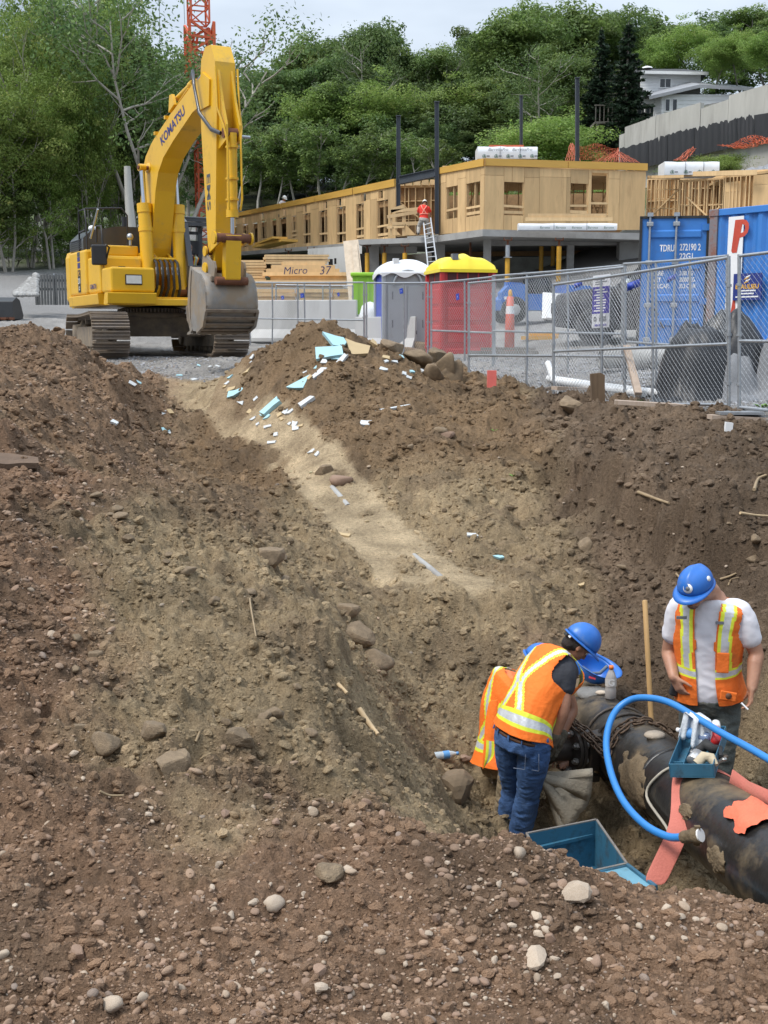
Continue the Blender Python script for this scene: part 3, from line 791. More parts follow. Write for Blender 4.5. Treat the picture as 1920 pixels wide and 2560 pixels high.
def plant_tree(kind,x,y,h,name,label,cat,group,rz=None,wide=1.0):
 tm,cm,h0=TV[kind]
 z=float(base_z(np.array([x]),np.array([y]))[0])-.15
 t=thing(name,label,cat,(x,y,z),random.uniform(0,6.28)if rz is None else rz,group)
 s=h/h0
 t.scale=(s*wide,s*wide,s)
 link('trunk',tm,t);link('crown',cm,t)
 return t
def h_to(px,py,Y):
 p=at(px,py,Y);return p.x,p.z-float(base_z(np.array([p.x]),np.array([Y]))[0])
 # tall bushy trees at the left edge of the site, behind the excavator
LEFT=[('ash_a',-30,60,46,.95),('ash_b',70,-30,43,.75),('ash_a',165,-60,45,.62),('ash_b',245,-50,49,.5),('oak',-130,60,52,1.1),('maple',-40,330,39,1.0),('ash_b',60,330,40,.8),('ash_a',150,300,42,.75),('ash_b',225,250,45,.6),('ash_a',290,200,50,.5),('slim',330,60,58,.7),('maple',100,150,60,.95),('oak',10,100,62,1.0),('oak',220,60,64,.75),('maple',330,120,70,.7),('slim',400,110,72,.9),('slim',455,125,78,.9),('maple',395,300,74,.7),('ash_a',0,200,37,.75),('ash_b',110,180,39,.6),('ash_a',200,120,41,.5),('ash_b',275,160,46,.42),('ash_a',320,300,52,.4),('maple',420,420,66,.5),('ash_b',-60,150,36,.9),('ash_a',50,60,40,.6)]
for i,(k,px,py,Y,wd)in enumerate(LEFT):
 Y+=16 if Y<56 else 4
 x,h=h_to(px,py,Y)
 plant_tree(k,x,Y,max(h,4),'broadleaf_tree','bushy light green tree in the thick stand behind the excavator','tree','trees in the stand behind the excavator',wide=wd*(1.0 if h>9 else 1.25))
for px,py,Y,lab in((415,-30,57,'tall thin tree with bare pale stems rising beside the orange crane mast'),(345,-60,60,'pale slender tree with sparse leaves reaching above the boom')):
 x,h=h_to(px,py,Y)
 plant_tree('bare',x,Y,h,'slender_tree',lab,'tree','trees in the stand behind the excavator',rz=1.2)
 # broken pale trunk standing behind the engine hood
p=at(318,416,52);zb=float(base_z(np.array([p.x]),np.array([52.]))[0])
MB().tube([(p.x+.15,52,zb-.2),(p.x+.1,52,zb+2),(p.x+.03,52,(zb+p.z)/2+1),(p.x,52,p.z)],[.26,.22,.18,.14],10).build('tree_snag',mat('weathered trunk',(.47,.46,.42),.9,0,.18,2,bump=.4,bscale=9,stretch=(1,1,.2)),label='pale dead trunk without branches standing behind the excavator hood',cat='tree')
# wooded hill behind the timber building
SKY=[(480,130),(560,140),(650,150),(720,112),(780,85),(850,75),(920,80),(1000,28),(1045,60),(1080,118),(1130,100),(1180,40),(1230,20),(1300,8),(1360,-5),(1450,12),(1490,62),(1530,85),(1600,30),(1650,42),(1720,20),(1780,18),(1840,72),(1872,95),(1900,12),(1990,0)]
def sky_y(px):return float(np.interp(px,[a for a,b in SKY],[b for a,b in SKY]))
rr=random.Random(5)
for row,(Y,step,lo,kinds)in enumerate(((134,62,0,['maple','oak','slim','maple']),(122,60,55,['oak','maple','slim','bare']),(112,54,150,['maple','slim','oak','maple','bright']),(105,58,265,['slim','maple','oak']))):
 px=500+row*17
 while px<1500:
  Yj=Y+rr.uniform(-3,3)
  top=sky_y(px)+lo+rr.uniform(-12,35)+(35 if row==0 else 0)
  x,h=h_to(px,top,Yj)
  k=rr.choice(kinds)
  plant_tree(k,x,Yj,max(5,min(h,24)),'forest_tree','deep green tree of the wooded hill above the timber building','tree','trees of the wooded hill',wide=min(1.35,max(.95,13/max(h,5))))
  px+=step*rr.uniform(.75,1.2)
  # thin saplings with visible stems along the foot of the wood
for px,top,Y in((640,300,99),(690,330,98.5),(735,300,99.5),(800,290,98),(850,330,97),(905,300,96),(960,310,95),(590,330,100),(1040,330,92),(1110,330,88)):
 x,h=h_to(px,top,Y)
 plant_tree('sapling',x,Y,min(h,10),'sapling','thin pale stemmed sapling at the foot of the dark wood','tree','saplings at the foot of the wood',wide=1.2)
 # nearer trees on the slope above the block and round the white house
for k,px,top,Y,wd,lab in(('bare',1345,130,84,1.25,'leaning tree with several bare grey stems above the plywood block'),('bright',1265,290,80,1.5,'low bright green tree above the wrapped lumber on the roof'),('maple',1300,60,96,1.2,'broad tree filling the skyline above the wrapped lumber'),('maple',1440,150,88,1.2,'dense green tree beside the tallest steel column'),('maple',1400,40,100,1.2,'tall round tree on the skyline above the tallest steel column'),('oak',1640,45,104,1.25,'dark round tree on the skyline above the white house roof'),('maple',1560,50,108,1.2,'broad tree on the skyline behind the spruces'),('oak',1740,22,106,1.3,'large dark tree on the skyline behind the house gable'),('bright',1775,70,96,1.35,'bright green tree leaning over the end of the white house'),('bright',1860,110,84,1.3,'yellow green tree behind the high end of the concrete wall'),('maple',1925,5,92,1.3,'tall tree cut off by the edge above the concrete wall'),('bright',1790,190,84,.9,'small leafy tree in front of the low house wing'),('bright',1940,150,80,1.2,'yellow green tree at the far end of the concrete wall')):
 x,h=h_to(px,top,Y)
 plant_tree(k,x,Y,max(h,4),'broadleaf_tree',lab,'tree',None,wide=wd)
for k,px,top,Y,wd,lab in(('spruce_a',1572,50,80,1.25,'tall dark spruce standing against the white house wall'),('spruce_b',1505,62,84,1.3,'slimmer dark spruce between the tall steel column and the larger spruce')):
 x,h=h_to(px,top,Y)
 plant_tree(k,x,Y,h,'spruce_tree',lab,'tree','spruces beside the white house',wide=wd)
for px,Y,h in((1380,72,2.2),(1430,70,1.8),(1330,74,2.4),(1230,78,3.0),(1460,68,1.5),(1290,76,2.2),(1180,82,3.2),(1500,72,2.0)):
 x=at(px,400,Y).x
 plant_tree('bush',x,Y,h,'bush','leafy green bush on the bank above the plywood block roof','bush','bushes on the bank above the block',wide=1.2)
for px,Y,h in((1690,64,.8),(1735,62.5,1.0),(1765,61,.9),(1800,60,1.0),(1705,61.5,.7),(1825,61.5,.7),(1780,59,.8)):
 x=at(px,400,Y).x
 plant_tree('bush',x,Y,h,'weed_clump','low green weeds on the dirt bank below the black membrane','plant','weeds on the bank below the wall',wide=1.8)
for px,Y,h in((30,56,1.6),(-20,55,1.8),(120,57,1.5),(215,58,1.7)):
 x=at(px,600,Y).x
 plant_tree('bush',x,Y,h,'bush','low leafy bush at the foot of the stand by the grey picket fence','bush','bushes at the foot of the stand',wide=1.3)
 # ================================================================ TOWER CRANE
M['orange']=mat('crane orange',(.62,.11,.035),.5,0,.1,4,dirt=(.3,.1,.05),damt=.25)
CY=64.0
pb=at(515,560,CY);cz0=float(base_z(np.array([pb.x]),np.array([CY]))[0])
crane=thing('tower_crane','orange lattice tower crane mast rising behind the excavator boom','crane',(pb.x,CY,cz0))
def lattice(name,cx,z0,z1,w,n,cr,br,rot=.35):
 cs=[Vc((cx+cos(rot+a)*w*.707,sin(rot+a)*w*.707,0))for a in(R(45),R(135),R(225),R(315))]
 for c in cs:
  MB().bar(c+Vc((0,0,z0)),c+Vc((0,0,z1)),cr,cr,(1,.2,0)).build('chord',M['orange'],crane)
 mb=MB();dz=(z1-z0)/n
 for k in range(n):
  for i in range(4):
   a,b=cs[i],cs[(i+1)%4]
   if k%2:a,b=b,a
   mb.bar(a+Vc((0,0,z0+k*dz)),b+Vc((0,0,z0+(k+1)*dz)),br,br)
   mb.bar(a+Vc((0,0,z0+k*dz)),b+Vc((0,0,z0+k*dz)),br,br)
 mb.build(name,M['orange'],crane)
zt=at(515,205,CY).z-cz0;zu=at(508,60,CY).z-cz0
lattice('mast_bracing',0,0,zt+1.5,.86,22,.10,.055)
lattice('slewing_bracing',-.12,zt-.2,zu,1.28,4,.16,.12)
lattice('upper_bracing',-.15,zu,zu+7,.95,9,.10,.06)
MB().bb(-.35,.25,-.75,-.68,zt+.2,zt+1.05).build('control_box',mat('faded pink panel',(.6,.25,.22),.6),crane)
for a,b,c in((-.75,.1,.5),(.55,.0,.35)):
 MB().bar((a,-.5,zt+b),(a*.4,-.45,zu-c),.12,.12).bar((a,.5,zt+b),(a*.4,.5,zu-c),.12,.12).build('strut',M['orange'],crane)
for px in(398,458):
 q=at(px,-40,CY-1);q2=at(px+4,320 if px==398 else 60,CY-1)
 c=MB().tube([q,q2],.02,5).build('hoist_cable',M['galv'],None,label='thin grey hoist cable hanging %s'%('with the red hook block among the trees' if px==398 else 'beside the upper orange mast'),cat='cable')
q=at(402,320,CY-1)
hk=thing('hook_block','small red crane hook block hanging among the trees above the boom','hook',tuple(q))
MB().prism([(-.16,0),(.16,0),(.2,-.45),(.1,-.75),(-.1,-.75),(-.2,-.45)],-.12,.12).build('sheave_housing',mat('hook red',(.45,.08,.05),.5),hk,bevel=.02)
MB().tube([(0,0,-.75),(0,0,-.95),(.12,0,-1.1),(0,0,-1.22),(-.12,0,-1.1)],.04,6).build('hook',M['black'],hk)
# ================================================================ CONCRETE RETAINING WALL
M['membrane']=mat('black drainage membrane',(.022,.023,.026),.55,0,.2,3,bump=.5,bscale=5,stretch=(3,3,.4))
M['retw']=mat('cast concrete',(.43,.425,.39),.9,0,.1,1.2,bump=.2,bscale=20,dirt=(.27,.26,.235),damt=.45,dscale=.7,stretch=(1.6,1.6,.22))
wl=[(1548,68.5),(1640,66.6),(1735,64.6),(1800,63.2),(1862,61.9),(1932,60.5),(2060,58)]
tops=[(1548,333),(1560,317),(1640,289),(1752,257),(1765,268),(1822,246),(1822,240),(1930,208),(2060,165)]
mem=[(1548,372),(1578,365),(1640,345),(1712,325),(1800,306),(1860,290),(1920,280),(2060,250)]
bot=[(1548,410),(1620,402),(1700,385),(1800,362),(1860,348),(1930,334),(2060,300)]
def ip(t,px):return float(np.interp(px,[a for a,b in t],[b for a,b in t]))
wroot=at(1548,400,68.5)
rw=thing('retaining_wall','long stepped concrete retaining wall with black membrane on its lower half','wall',tuple(wroot))
for a,b,t0,t1 in((1548,1562,338,333),(1562,1640,318,290),(1640,1752,289,256),(1752,1822,272,248),(1822,1930,239,208),(1930,2060,208,165)):
 Ya,Yb=ip(wl,a),ip(wl,b)
 A,B=at(a,t0,Ya),at(b,t1,Yb);z0=min(at(a,ip(bot,a),Ya).z,at(b,ip(bot,b),Yb).z)-1.5
 d=(Vc((B.x,B.y,0))-Vc((A.x,A.y,0))).normalized();n_=Vc((-d.y,d.x,0))
 if n_.y<0:n_=-n_
 nse=0.012
 mb=MB()
 P=[Vc((A.x,A.y,z0))+d*nse,Vc((B.x,B.y,z0))-d*nse,B-d*nse,A+d*nse]
 vs=P+[q+n_*.3 for q in P]
 mb.add(vs,[(0,1,2,3),(5,4,7,6),(0,3,7,4),(1,5,6,2),(3,2,6,7),(0,4,5,1)])
 mb.build('wall_section',M['retw'],rw,world=1)
rng2=random.Random(4)
for a,b in((1549,1620),(1620,1668),(1668,1735),(1735,1800),(1800,1842),(1842,1885),(1885,2060)):
 up,lo=[],[]
 n=14
 for k in range(n+1):
  px=a+(b-a)*k/n;Y=ip(wl,px)-.45-.03*sin(k*1.9)-(.05 if a>=1800 else 0)
  up.append(at(px,ip(mem,px)+rng2.uniform(-3,3)+(10 if rng2.random()<.06 else 0),Y));lo.append(at(px,ip(bot,px)+14,Y-.1))
 mid=[u.lerp(l,.5)+Vc((0,-.02,0))for u,l in zip(up,lo)]
 MB().grid([up,mid,lo]).build('membrane_sheet',M['membrane'],rw,world=1)
 # orange snow fencing lying on the bank
M['net']=mat('orange plastic netting',(.50,.11,.045),.6,0,.2,3)
def netting(label,rows,w=.022):
 """rows of world points -> real mesh of plastic strips"""
 o=rows[0][0];mb=MB()
 rows=[[p-o for p in r_]for r_ in rows]
 for r_ in rows:
  for p,q in zip(r_[:-1],r_[1:]):mb.bar(p,q,w,.012)
 for j in range(len(rows[0])):
  for r0,r1 in zip(rows[:-1],rows[1:]):mb.bar(r0[j],r1[j],w,.012)
 t=mb.build('snow_fence',M['net'],None,label=label,cat='netting');t.location=o;return t
def net_quad(label,c,nx,nz,jig=.08):
# c: four corners (px,py,Y) : top-left, top-right, bottom-right, bottom-left
 a,b,d,e=[at(*k)for k in c];rows=[]
 for i in range(nz+1):
  v=i/nz
  rows.append([a.lerp(b,u/nx).lerp(e.lerp(d,u/nx),v)+Vc((rng2.uniform(-jig,jig),rng2.uniform(-jig,jig)*2,rng2.uniform(-jig,jig)-.12*sin(u/nx*9.4)*(1-v)))for u in range(nx+1)])
 return netting(label,rows)
net_quad('orange netting strung up between the steel column and the concrete wall',[(1432,360,70),(1552,368,69.5),(1552,400,69.5),(1432,398,70)],30,9,.03)
net_quad('orange netting bunched over a post above the block roof',[(1425,358,69),(1436,365,69),(1450,402,66),(1414,402,66)],8,9,.03)
net_quad('orange netting draped like a tent at the foot of the concrete wall',[(1538,378,66.5),(1552,380,66.5),(1600,406,64),(1480,404,64)],18,8,.03)
net_quad('crumpled orange netting on the weedy bank below the membrane',[(1725,372,61.5),(1738,373,61.5),(1712,402,58.5),(1685,402,58.5)],8,9,.05)
net_quad('long orange netting lying along the top of the gravel bank',[(1795,362,61),(1950,332,58),(1950,352,57.5),(1850,372,59.2)],40,7,.06)
# ================================================================ WHITE HOUSE ON THE HILL
M['siding']=mat('white clapboard',(.74,.74,.74),.6,0,.04,3)
M['shingle']=mat('dark shingles',(.06,.06,.065),.9,0,.25,3)
M['glass']=mat('dark window glass',(.02,.025,.03),.08,0,.2,2,spec=.8)
HX,HY,HZ=tuple(at(1600,300,85))
house=thing('white_house','white clapboard two storey house on the hill above the concrete wall','house',(HX,HY,HZ))
def hp(px,py,Y=85.0):return at(px,py,Y)-Vc((HX,HY,HZ))
def board_wall(p0,p1,z0,z1,course=.2,th=.025):
 """lapped boards between two plan points"""
 mb=MB();d=(Vc(p1)-Vc(p0));L=d.length;d.normalize();n_=Vc((d.y,-d.x,0))
 z=z0
 while z<z1-.01:
  e=min(z+course,z1)
  A,B=Vc((p0[0],p0[1],0)),Vc((p1[0],p1[1],0))
  vs=[A+n_*th+Vc((0,0,z)),B+n_*th+Vc((0,0,z)),B+Vc((0,0,e)),A+Vc((0,0,e)),A-n_*.1+Vc((0,0,z)),B-n_*.1+Vc((0,0,z)),B-n_*.1+Vc((0,0,e)),A-n_*.1+Vc((0,0,e))]
  mb.add(vs,[(0,1,2,3),(5,4,7,6),(0,4,5,1),(0,3,7,4),(1,5,6,2),(3,2,6,7)])
  z=e
 return mb
a,b=hp(1602,183),hp(1752,183)
up0,up1=hp(1602,240).z,hp(1602,181).z
board_wall((a.x,0),(b.x,0),up0-3.5,up1).build('wall',M['siding'],house)
board_wall((b.x,0),(b.x+1.2,6),up0-3.5,up1).build('wall',M['siding'],house)
rf=MB();e0,e1=hp(1598,181),hp(1766,184);rdg0,rdg1=hp(1614,163),hp(1738,163)
rf.add([Vc((e0.x,-.5,e0.z)),Vc((e1.x,-.5,e1.z)),Vc((rdg1.x,3.2,rdg1.z+.45)),Vc((rdg0.x,3.2,rdg0.z+.45)),Vc((e0.x,-.5,e0.z-.12)),Vc((e1.x,-.5,e1.z-.12)),Vc((e1.x+.8,6.5,e1.z)),Vc((e0.x,6.5,e0.z))],[(0,1,2,3),(1,6,2),(2,6,7,3),(0,3,7),(0,4,5,1)])
rf.build('roof',M['shingle'],house)
MB().bar((e0.x,-.52,e0.z-.1),(e1.x,-.52,e1.z-.1),.12,.2,(0,0,1)).build('fascia_board',M['white'],house)
MB().lathe([(0.001,.2),(.35,.1),(.4,0)],(hp(1625,168).x,.9,hp(1625,172).z+.2),n=14).build('skylight',M['white'],house)
def win(px0,px1,py0,py1,y=-.03,panes=2,nm='window'):
 p,q=hp(px0,py1),hp(px1,py0)
 w=MB().bb(p.x,q.x,y-.02,y+.02,p.z,q.z).build(nm,M['white'],house)
 W_=(q.x-p.x-.1)/panes
 for k in range(panes):
  MB().bb(p.x+.05+k*W_+.03,p.x+.05+(k+1)*W_-.03,y-.035,y-.015,p.z+.08,q.z-.08).build('pane',M['glass'],w)
win(1647,1679,195,221)
# lower wing with a lean-to roof
LY=-2.2
def wp(px,py):return hp(px,py,85+LY)
A0,A1,A2=wp(1655,238),wp(1745,220),wp(1860,222)
board_wall((A0.x,LY),(A2.x,LY),wp(1655,300).z,wp(1700,236).z,.26).build('wing_wall',M['siding'],house)
board_wall((A0.x-1.1,LY+2.0),(A0.x,LY),wp(1655,300).z,wp(1700,236).z,.26).build('wing_wall',M['siding'],house)
rf=MB();L0,L1,L2=wp(1620,243),wp(1740,218),wp(1880,222)
rf.add([Vc((L0.x,LY-.4,L0.z)),Vc((A1.x,LY-.4,A1.z+.15)),Vc((L2.x,LY-.4,L2.z)),Vc((L2.x,.2,L2.z+.7)),Vc((A1.x,.2,A1.z+.9)),Vc((L0.x-.4,.2,L0.z+.5)),Vc((L0.x,LY-.4,L0.z-.22)),Vc((A1.x,LY-.4,A1.z-.07)),Vc((L2.x,LY-.4,L2.z-.22))],[(0,1,4,5),(1,2,3,4),(0,6,7,1),(1,7,8,2)])
rf.build('wing_roof',mat('grey metal roof',(.3,.31,.33),.5,0,.1,2),house)
for px0,px1 in((1661,1676),(1679,1694)):
 p,q=wp(px0,280),wp(px1,246)
 w=MB().bb(p.x,q.x,LY-.06,LY-.02,p.z,q.z).build('window',M['white'],house)
 MB().bb(p.x+.06,q.x-.06,LY-.08,LY-.05,p.z+.08,q.z-.08).build('pane',M['glass'],w)
d_=Vc((1.1,-2.0,0)).normalized()
for t in(.25,1.2):
 s0=Vc((A0.x-1.1,LY+2.0,0))+d_*t+Vc((-d_.y,d_.x,0))*-.05
 zz0,zz1=wp(1640,290).z,wp(1640,250).z
 w=MB().bar(s0+Vc((0,0,zz0)),s0+Vc((0,0,zz1)),.85,.06,(-d_.y,d_.x,0)).build('window',M['white'],house)
 s1=s0+Vc((d_.y,-d_.x,0))*.03
 MB().bar(s1+Vc((0,0,zz0+.1)),s1+Vc((0,0,zz1-.1)),.7,.05,(-d_.y,d_.x,0)).build('pane',M['glass'],w)
dk=thing('wooden_deck','grey wooden deck with railing beside the white house behind the spruce','deck',tuple(at(1540,310,82)))
MB().bb(-1.6,2.2,-1,1,-.15,0).build('deck_floor',M['bark'],dk)
for k in range(14):
 MB().bb(-1.6+k*.28,-1.54+k*.28,-1,-.94,0,1).build('baluster',M['bark'],dk)
MB().bb(-1.65,2.25,-1.05,-.9,1,1.07).build('handrail',M['bark'],dk)
for x in(-1.5,0,2):MB().bb(x,x+.14,-.95,-.8,-4,-.15).build('post',M['bark'],dk)
# ================================================================ TIMBER BUILDING ON ITS CONCRETE PODIUM
M['ply']=mat('plywood sheathing',(.60,.405,.20),.75,0,.14,1.4,rand=.2,bump=.15,bscale=18,stretch=(2.2,2.2,.35),dirt=(.40,.245,.12),damt=.30,dscale=2.2)
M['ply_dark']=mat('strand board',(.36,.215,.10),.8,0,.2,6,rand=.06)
M['stud']=mat('spruce framing',(.66,.46,.24),.7,0,.12,2,rand=.10,stretch=(3,3,.3))
M['fascia']=mat('golden rim board',(.62,.36,.075),.6,0,.12,1.5,rand=.04,dirt=(.5,.25,.05),damt=.3,stretch=(.4,.4,3))
M['slate']=mat('dark grey steel',(.075,.085,.10),.5,.3,.1,3)
BO=at(1208,700,49)
bld=thing('timber_building','two level building of plywood sheathed timber framing on a concrete podium','building',(BO.x,BO.y,base_z(np.array([BO.x]),np.array([49.]))[0]))
def plan(px,Y):p=at(px,700,Y);return Vc((p.x,Y,0))
def t_of(A,B,px):
 """where the sight line of a column of the photograph meets the wall A-B"""
 a=(px-960)/FPX
 lo,hi=-.3,1.3
 for _ in range(40):
  m_=(lo+hi)/2;q=A.lerp(B,m_)
  if q.x/(q.y*cos(PITCH))*1.0<a:lo=m_
  else:hi=m_
  # refined with height-independent depth (the building stands near the horizon)
 return(lo+hi)/2
def zpy(py,Y,px=960):return at(px,py,Y).z
def hexa(mb,A,B,z,n_,th):
 """slab between plan points A and B; z = (A bottom, B bottom, B top, A top)"""
 P=[Vc((A.x,A.y,z[0])),Vc((B.x,B.y,z[1])),Vc((B.x,B.y,z[2])),Vc((A.x,A.y,z[3]))]
 vs=P+[p+n_*th for p in P]
 mb.add(vs,[(0,1,2,3),(5,4,7,6),(0,3,7,4),(1,5,6,2),(3,2,6,7),(0,4,5,1)])
def sheathed(A,B,top,bot,openings,cut=1.22,seed=0,rails=True,m='ply',stud_every=0.0):
 """A, B plan points; top/bot = py pairs; openings = (px0, px1, py_top, py_bot)"""
 r=random.Random(seed)
 d=B-A;L=d.length;u=d.normalized();n_=Vc((u.y,-u.x,0))
 if n_.y>0:n_=-n_
 zA0,zB0,zA1,zB1=zpy(bot[0],A.y),zpy(bot[1],B.y),zpy(top[0],A.y),zpy(top[1],B.y)
 zb=lambda t:zA0+(zB0-zA0)*t
 zt=lambda t:zA1+(zB1-zA1)*t
 ops=[]
 for px0,px1,p0,p1 in openings:
  t0,t1=t_of(A,B,px0),t_of(A,B,px1);Ym=A.lerp(B,(t0+t1)/2).y
  ops.append((t0,t1,zpy(p1,Ym),zpy(p0,Ym)))
 marks=sorted(set([0,1]+[min(1,max(0,k*cut/L))for k in range(1,int(L/cut)+1)]+[min(1,max(0,v))for o in ops for v in o[:2]]))
 mk=[marks[0]]
 for v in marks[1:]:
  if(v-mk[-1])*L>.12 or any(abs(v-o[0])<1e-6 or abs(v-o[1])<1e-6 for o in ops):mk.append(v)
 def piece(t0,t1,lo,hi):
  if(t1-t0)*L<.03 or hi(.5*(t0+t1))-lo(.5*(t0+t1))<.04:return
  e=.006/L;j=r.uniform(0,.012)
  P,Q=A.lerp(B,t0+e)+n_*j,A.lerp(B,t1-e)+n_*j
  mb=MB();hexa(mb,P,Q,(lo(t0)+.005,lo(t1)+.005,hi(t1)-.005,hi(t0)-.005),-n_,.02+j)
  mb.build('sheathing_panel',M[m],bld,world=1)
 for t0,t1 in zip(mk[:-1],mk[1:]):
  cov=sorted([(o[2],o[3])for o in ops if o[0]-1e-6<=t0 and t1<=o[1]+1e-6])
  lo=zb
  for a,b in cov:
   piece(t0,t1,lo,lambda t,a=a:a);lo=(lambda t,b=b:b)
   # a horizontal joint under the top plate as in the real sheathing
  if not cov and r.random()<.8:
   h=r.choice((.34,.36,.40))
   piece(t0,t1,zb,lambda t:zt(t)-h);piece(t0,t1,lambda t:zt(t)-h,zt)
  else:piece(t0,t1,lo,zt)
 for t0,t1,a,b in ops:
 # jambs, sill and loose rails of framing lumber inside the opening
  for t in(t0,t1):
   P=A.lerp(B,t)-n_*.09
   MB().bar(Vc((P.x,P.y,a)),Vc((P.x,P.y,b)),.04,.14,n_).build('stud',M['stud'],bld,world=1)
  if rails and b-a>1.1:
   zr=a+(b-a)*r.uniform(.26,.32)
   P,Q=A.lerp(B,t0)-n_*.03,A.lerp(B,t1)-n_*.03
   MB().bar(Vc((P.x,P.y,zr)),Vc((Q.x,Q.y,zr+r.uniform(-.03,.03))),.04,.09).build('guard_rail',M['stud'],bld,world=1)
   if r.random()<.65:
    P=A.lerp(B,t0+(t1-t0)*.55)-n_*.12
    MB().bar(Vc((P.x,P.y,a)),Vc((P.x,P.y,b)),.04,.12,n_).build('stud',M['stud'],bld,world=1)
   if r.random()<.6:
    zr=a+.12;P,Q=A.lerp(B,t0)-n_*.05,A.lerp(B,t1)-n_*.05
    MB().bar(Vc((P.x,P.y,zr)),Vc((Q.x,Q.y,zr)),.04,.12).build('guard_rail',M['stud'],bld,world=1)
 return u,n_
def fascia(A,B,top,bot,over=.07):
 d=(B-A);u=d.normalized();n_=Vc((u.y,-u.x,0))
 if n_.y>0:n_=-n_
 mb=MB()
 L=d.length;k=max(1,round(L/3.6))
 for i in range(k):
  t0,t1=i/k,(i+1)/k
  P,Q=A.lerp(B,t0+.002)+n_*over,A.lerp(B,t1-.002)+n_*over
  f=lambda pr,t:zpy(pr[0],A.y)+(zpy(pr[1],B.y)-zpy(pr[0],A.y))*t
  mb=MB();hexa(mb,P,Q,(f(bot,t0),f(bot,t1),f(top,t1),f(top,t0)),-n_,.1)
  mb.build('rim_board',M['fascia'],bld,world=1)
pWe,pWn,pL,pC,pR=plan(560,69.5),plan(989,54.5),plan(1092,52),plan(1208,49),plan(1609,51)
cw=lambda x:560+x/2.765
cyv=lambda y:380+y/2.765
wins=[]
for x0,x1,y0,y1,tr in((65,100,515,605,(80,100,465,500)),(140,178,500,655,(140,157,452,490)),(207,243,490,625,None),(262,305,478,650,(262,285,425,465)),(333,372,465,605,None),(392,440,455,600,(415,437,395,440)),(475,508,442,592,None),(553,605,425,630,(553,578,372,415)),(663,720,405,622,(693,720,345,388)),(783,845,380,625,(783,815,325,370)),(915,968,360,600,(950,983,290,340)),(1058,1133,335,588,(1068,1097,270,320))):
 wins.append((cw(x0),cw(x1),cyv(y0),cyv(y1)))
 if tr:wins.append((cw(tr[0]),cw(tr[1]),cyv(tr[2]),cyv(tr[3])))
def wing_line(y_end,y_near):
 return(y_end,y_near)
sheathed(pWe,pWn,wing_line(549,466),wing_line(634,599),wins,1.22,3)
fascia(pWe,pWn,(540,447),(549,466))
c4=lambda x,y:(1040+x/2.765,320+y/2.765)
def op4(x0,x1,y0,y1):return(c4(x0,0)[0],c4(x1,0)[0],c4(0,y0)[1],c4(0,y1)[1])
sheathed(pL,pC,(436,415),(587,576),[op4(200,280,405,625),op4(335,432,378,608)],1.22,5)
fascia(pL,pC,(421,396),(436,415))
sheathed(pC,pR,(415,428),(576,575),[op4(592,730,375,603),op4(1043,1165,385,600),op4(1185,1300,312,600)],1.22,9)
fascia(pC,pR,(396,409),(414,427))
MB().bar(Vc((pC.x,pC.y-.09,zpy(414,49))),Vc((pC.x,pC.y-.09,zpy(396,49))),.03,.03).build('corner_gap',M['ply_dark'],bld,world=1)
# recess between wing and block: open studs in front of strand board
def framing(A,B,top,bot,n,board=None,depth=.14,diag=(),rows=(.33,.7),seed=0,plates=2):
 r=random.Random(seed);d=B-A;u=d.normalized();n_=Vc((u.y,-u.x,0))
 if n_.y>0:n_=-n_
 f=lambda pr,t:zpy(pr[0],A.y)+(zpy(pr[1],B.y)-zpy(pr[0],A.y))*t
 V=lambda t,h:Vc((A.lerp(B,t).x,A.lerp(B,t).y,f(bot,t)+(f(top,t)-f(bot,t))*h))
 for k in range(n+1):
  t=min(1,max(0,k/n+r.uniform(-.25,.25)/n*(0<k<n)))
  MB().bar(V(t,.02),V(t,.965),.042,depth,n_).build('stud',M['stud'],bld,world=1)
 for h in rows:
  for k in range(n):
   if r.random()<.85:MB().bar(V((k+.06)/n,h+r.uniform(-.01,.01)),V((k+.94)/n,h),depth*.8,.04).build('blocking',M['stud'],bld,world=1)
 MB().bar(V(0,.012),V(1,.012),depth,.04).build('bottom_plate',M['stud'],bld,world=1)
 MB().bar(V(0,.985),V(1,.985),depth,.085).build('top_plate',M['stud'],bld,world=1)
 for t0,h0,t1,h1 in diag:
  MB().bar(V(t0,h0)+n_*.12,V(t1,h1)+n_*.12,.05,.13,n_).build('brace',M['stud'],bld,world=1)
 if board:
  mb=MB();Z=-n_*(depth*.5+.01)
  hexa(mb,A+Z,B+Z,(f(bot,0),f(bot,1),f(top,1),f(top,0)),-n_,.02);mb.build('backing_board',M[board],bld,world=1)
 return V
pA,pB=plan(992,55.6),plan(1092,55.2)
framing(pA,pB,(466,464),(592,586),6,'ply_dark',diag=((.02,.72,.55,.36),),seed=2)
for k in range(5):
 x=pA.lerp(pB,(k+.5)/5)
 MB().bar(Vc((x.x,x.y-.25,zpy(459,55.5))),Vc((x.x,x.y+2.5,zpy(459,55.5))),.3,.24).build('joist',M['stud'],bld,world=1)
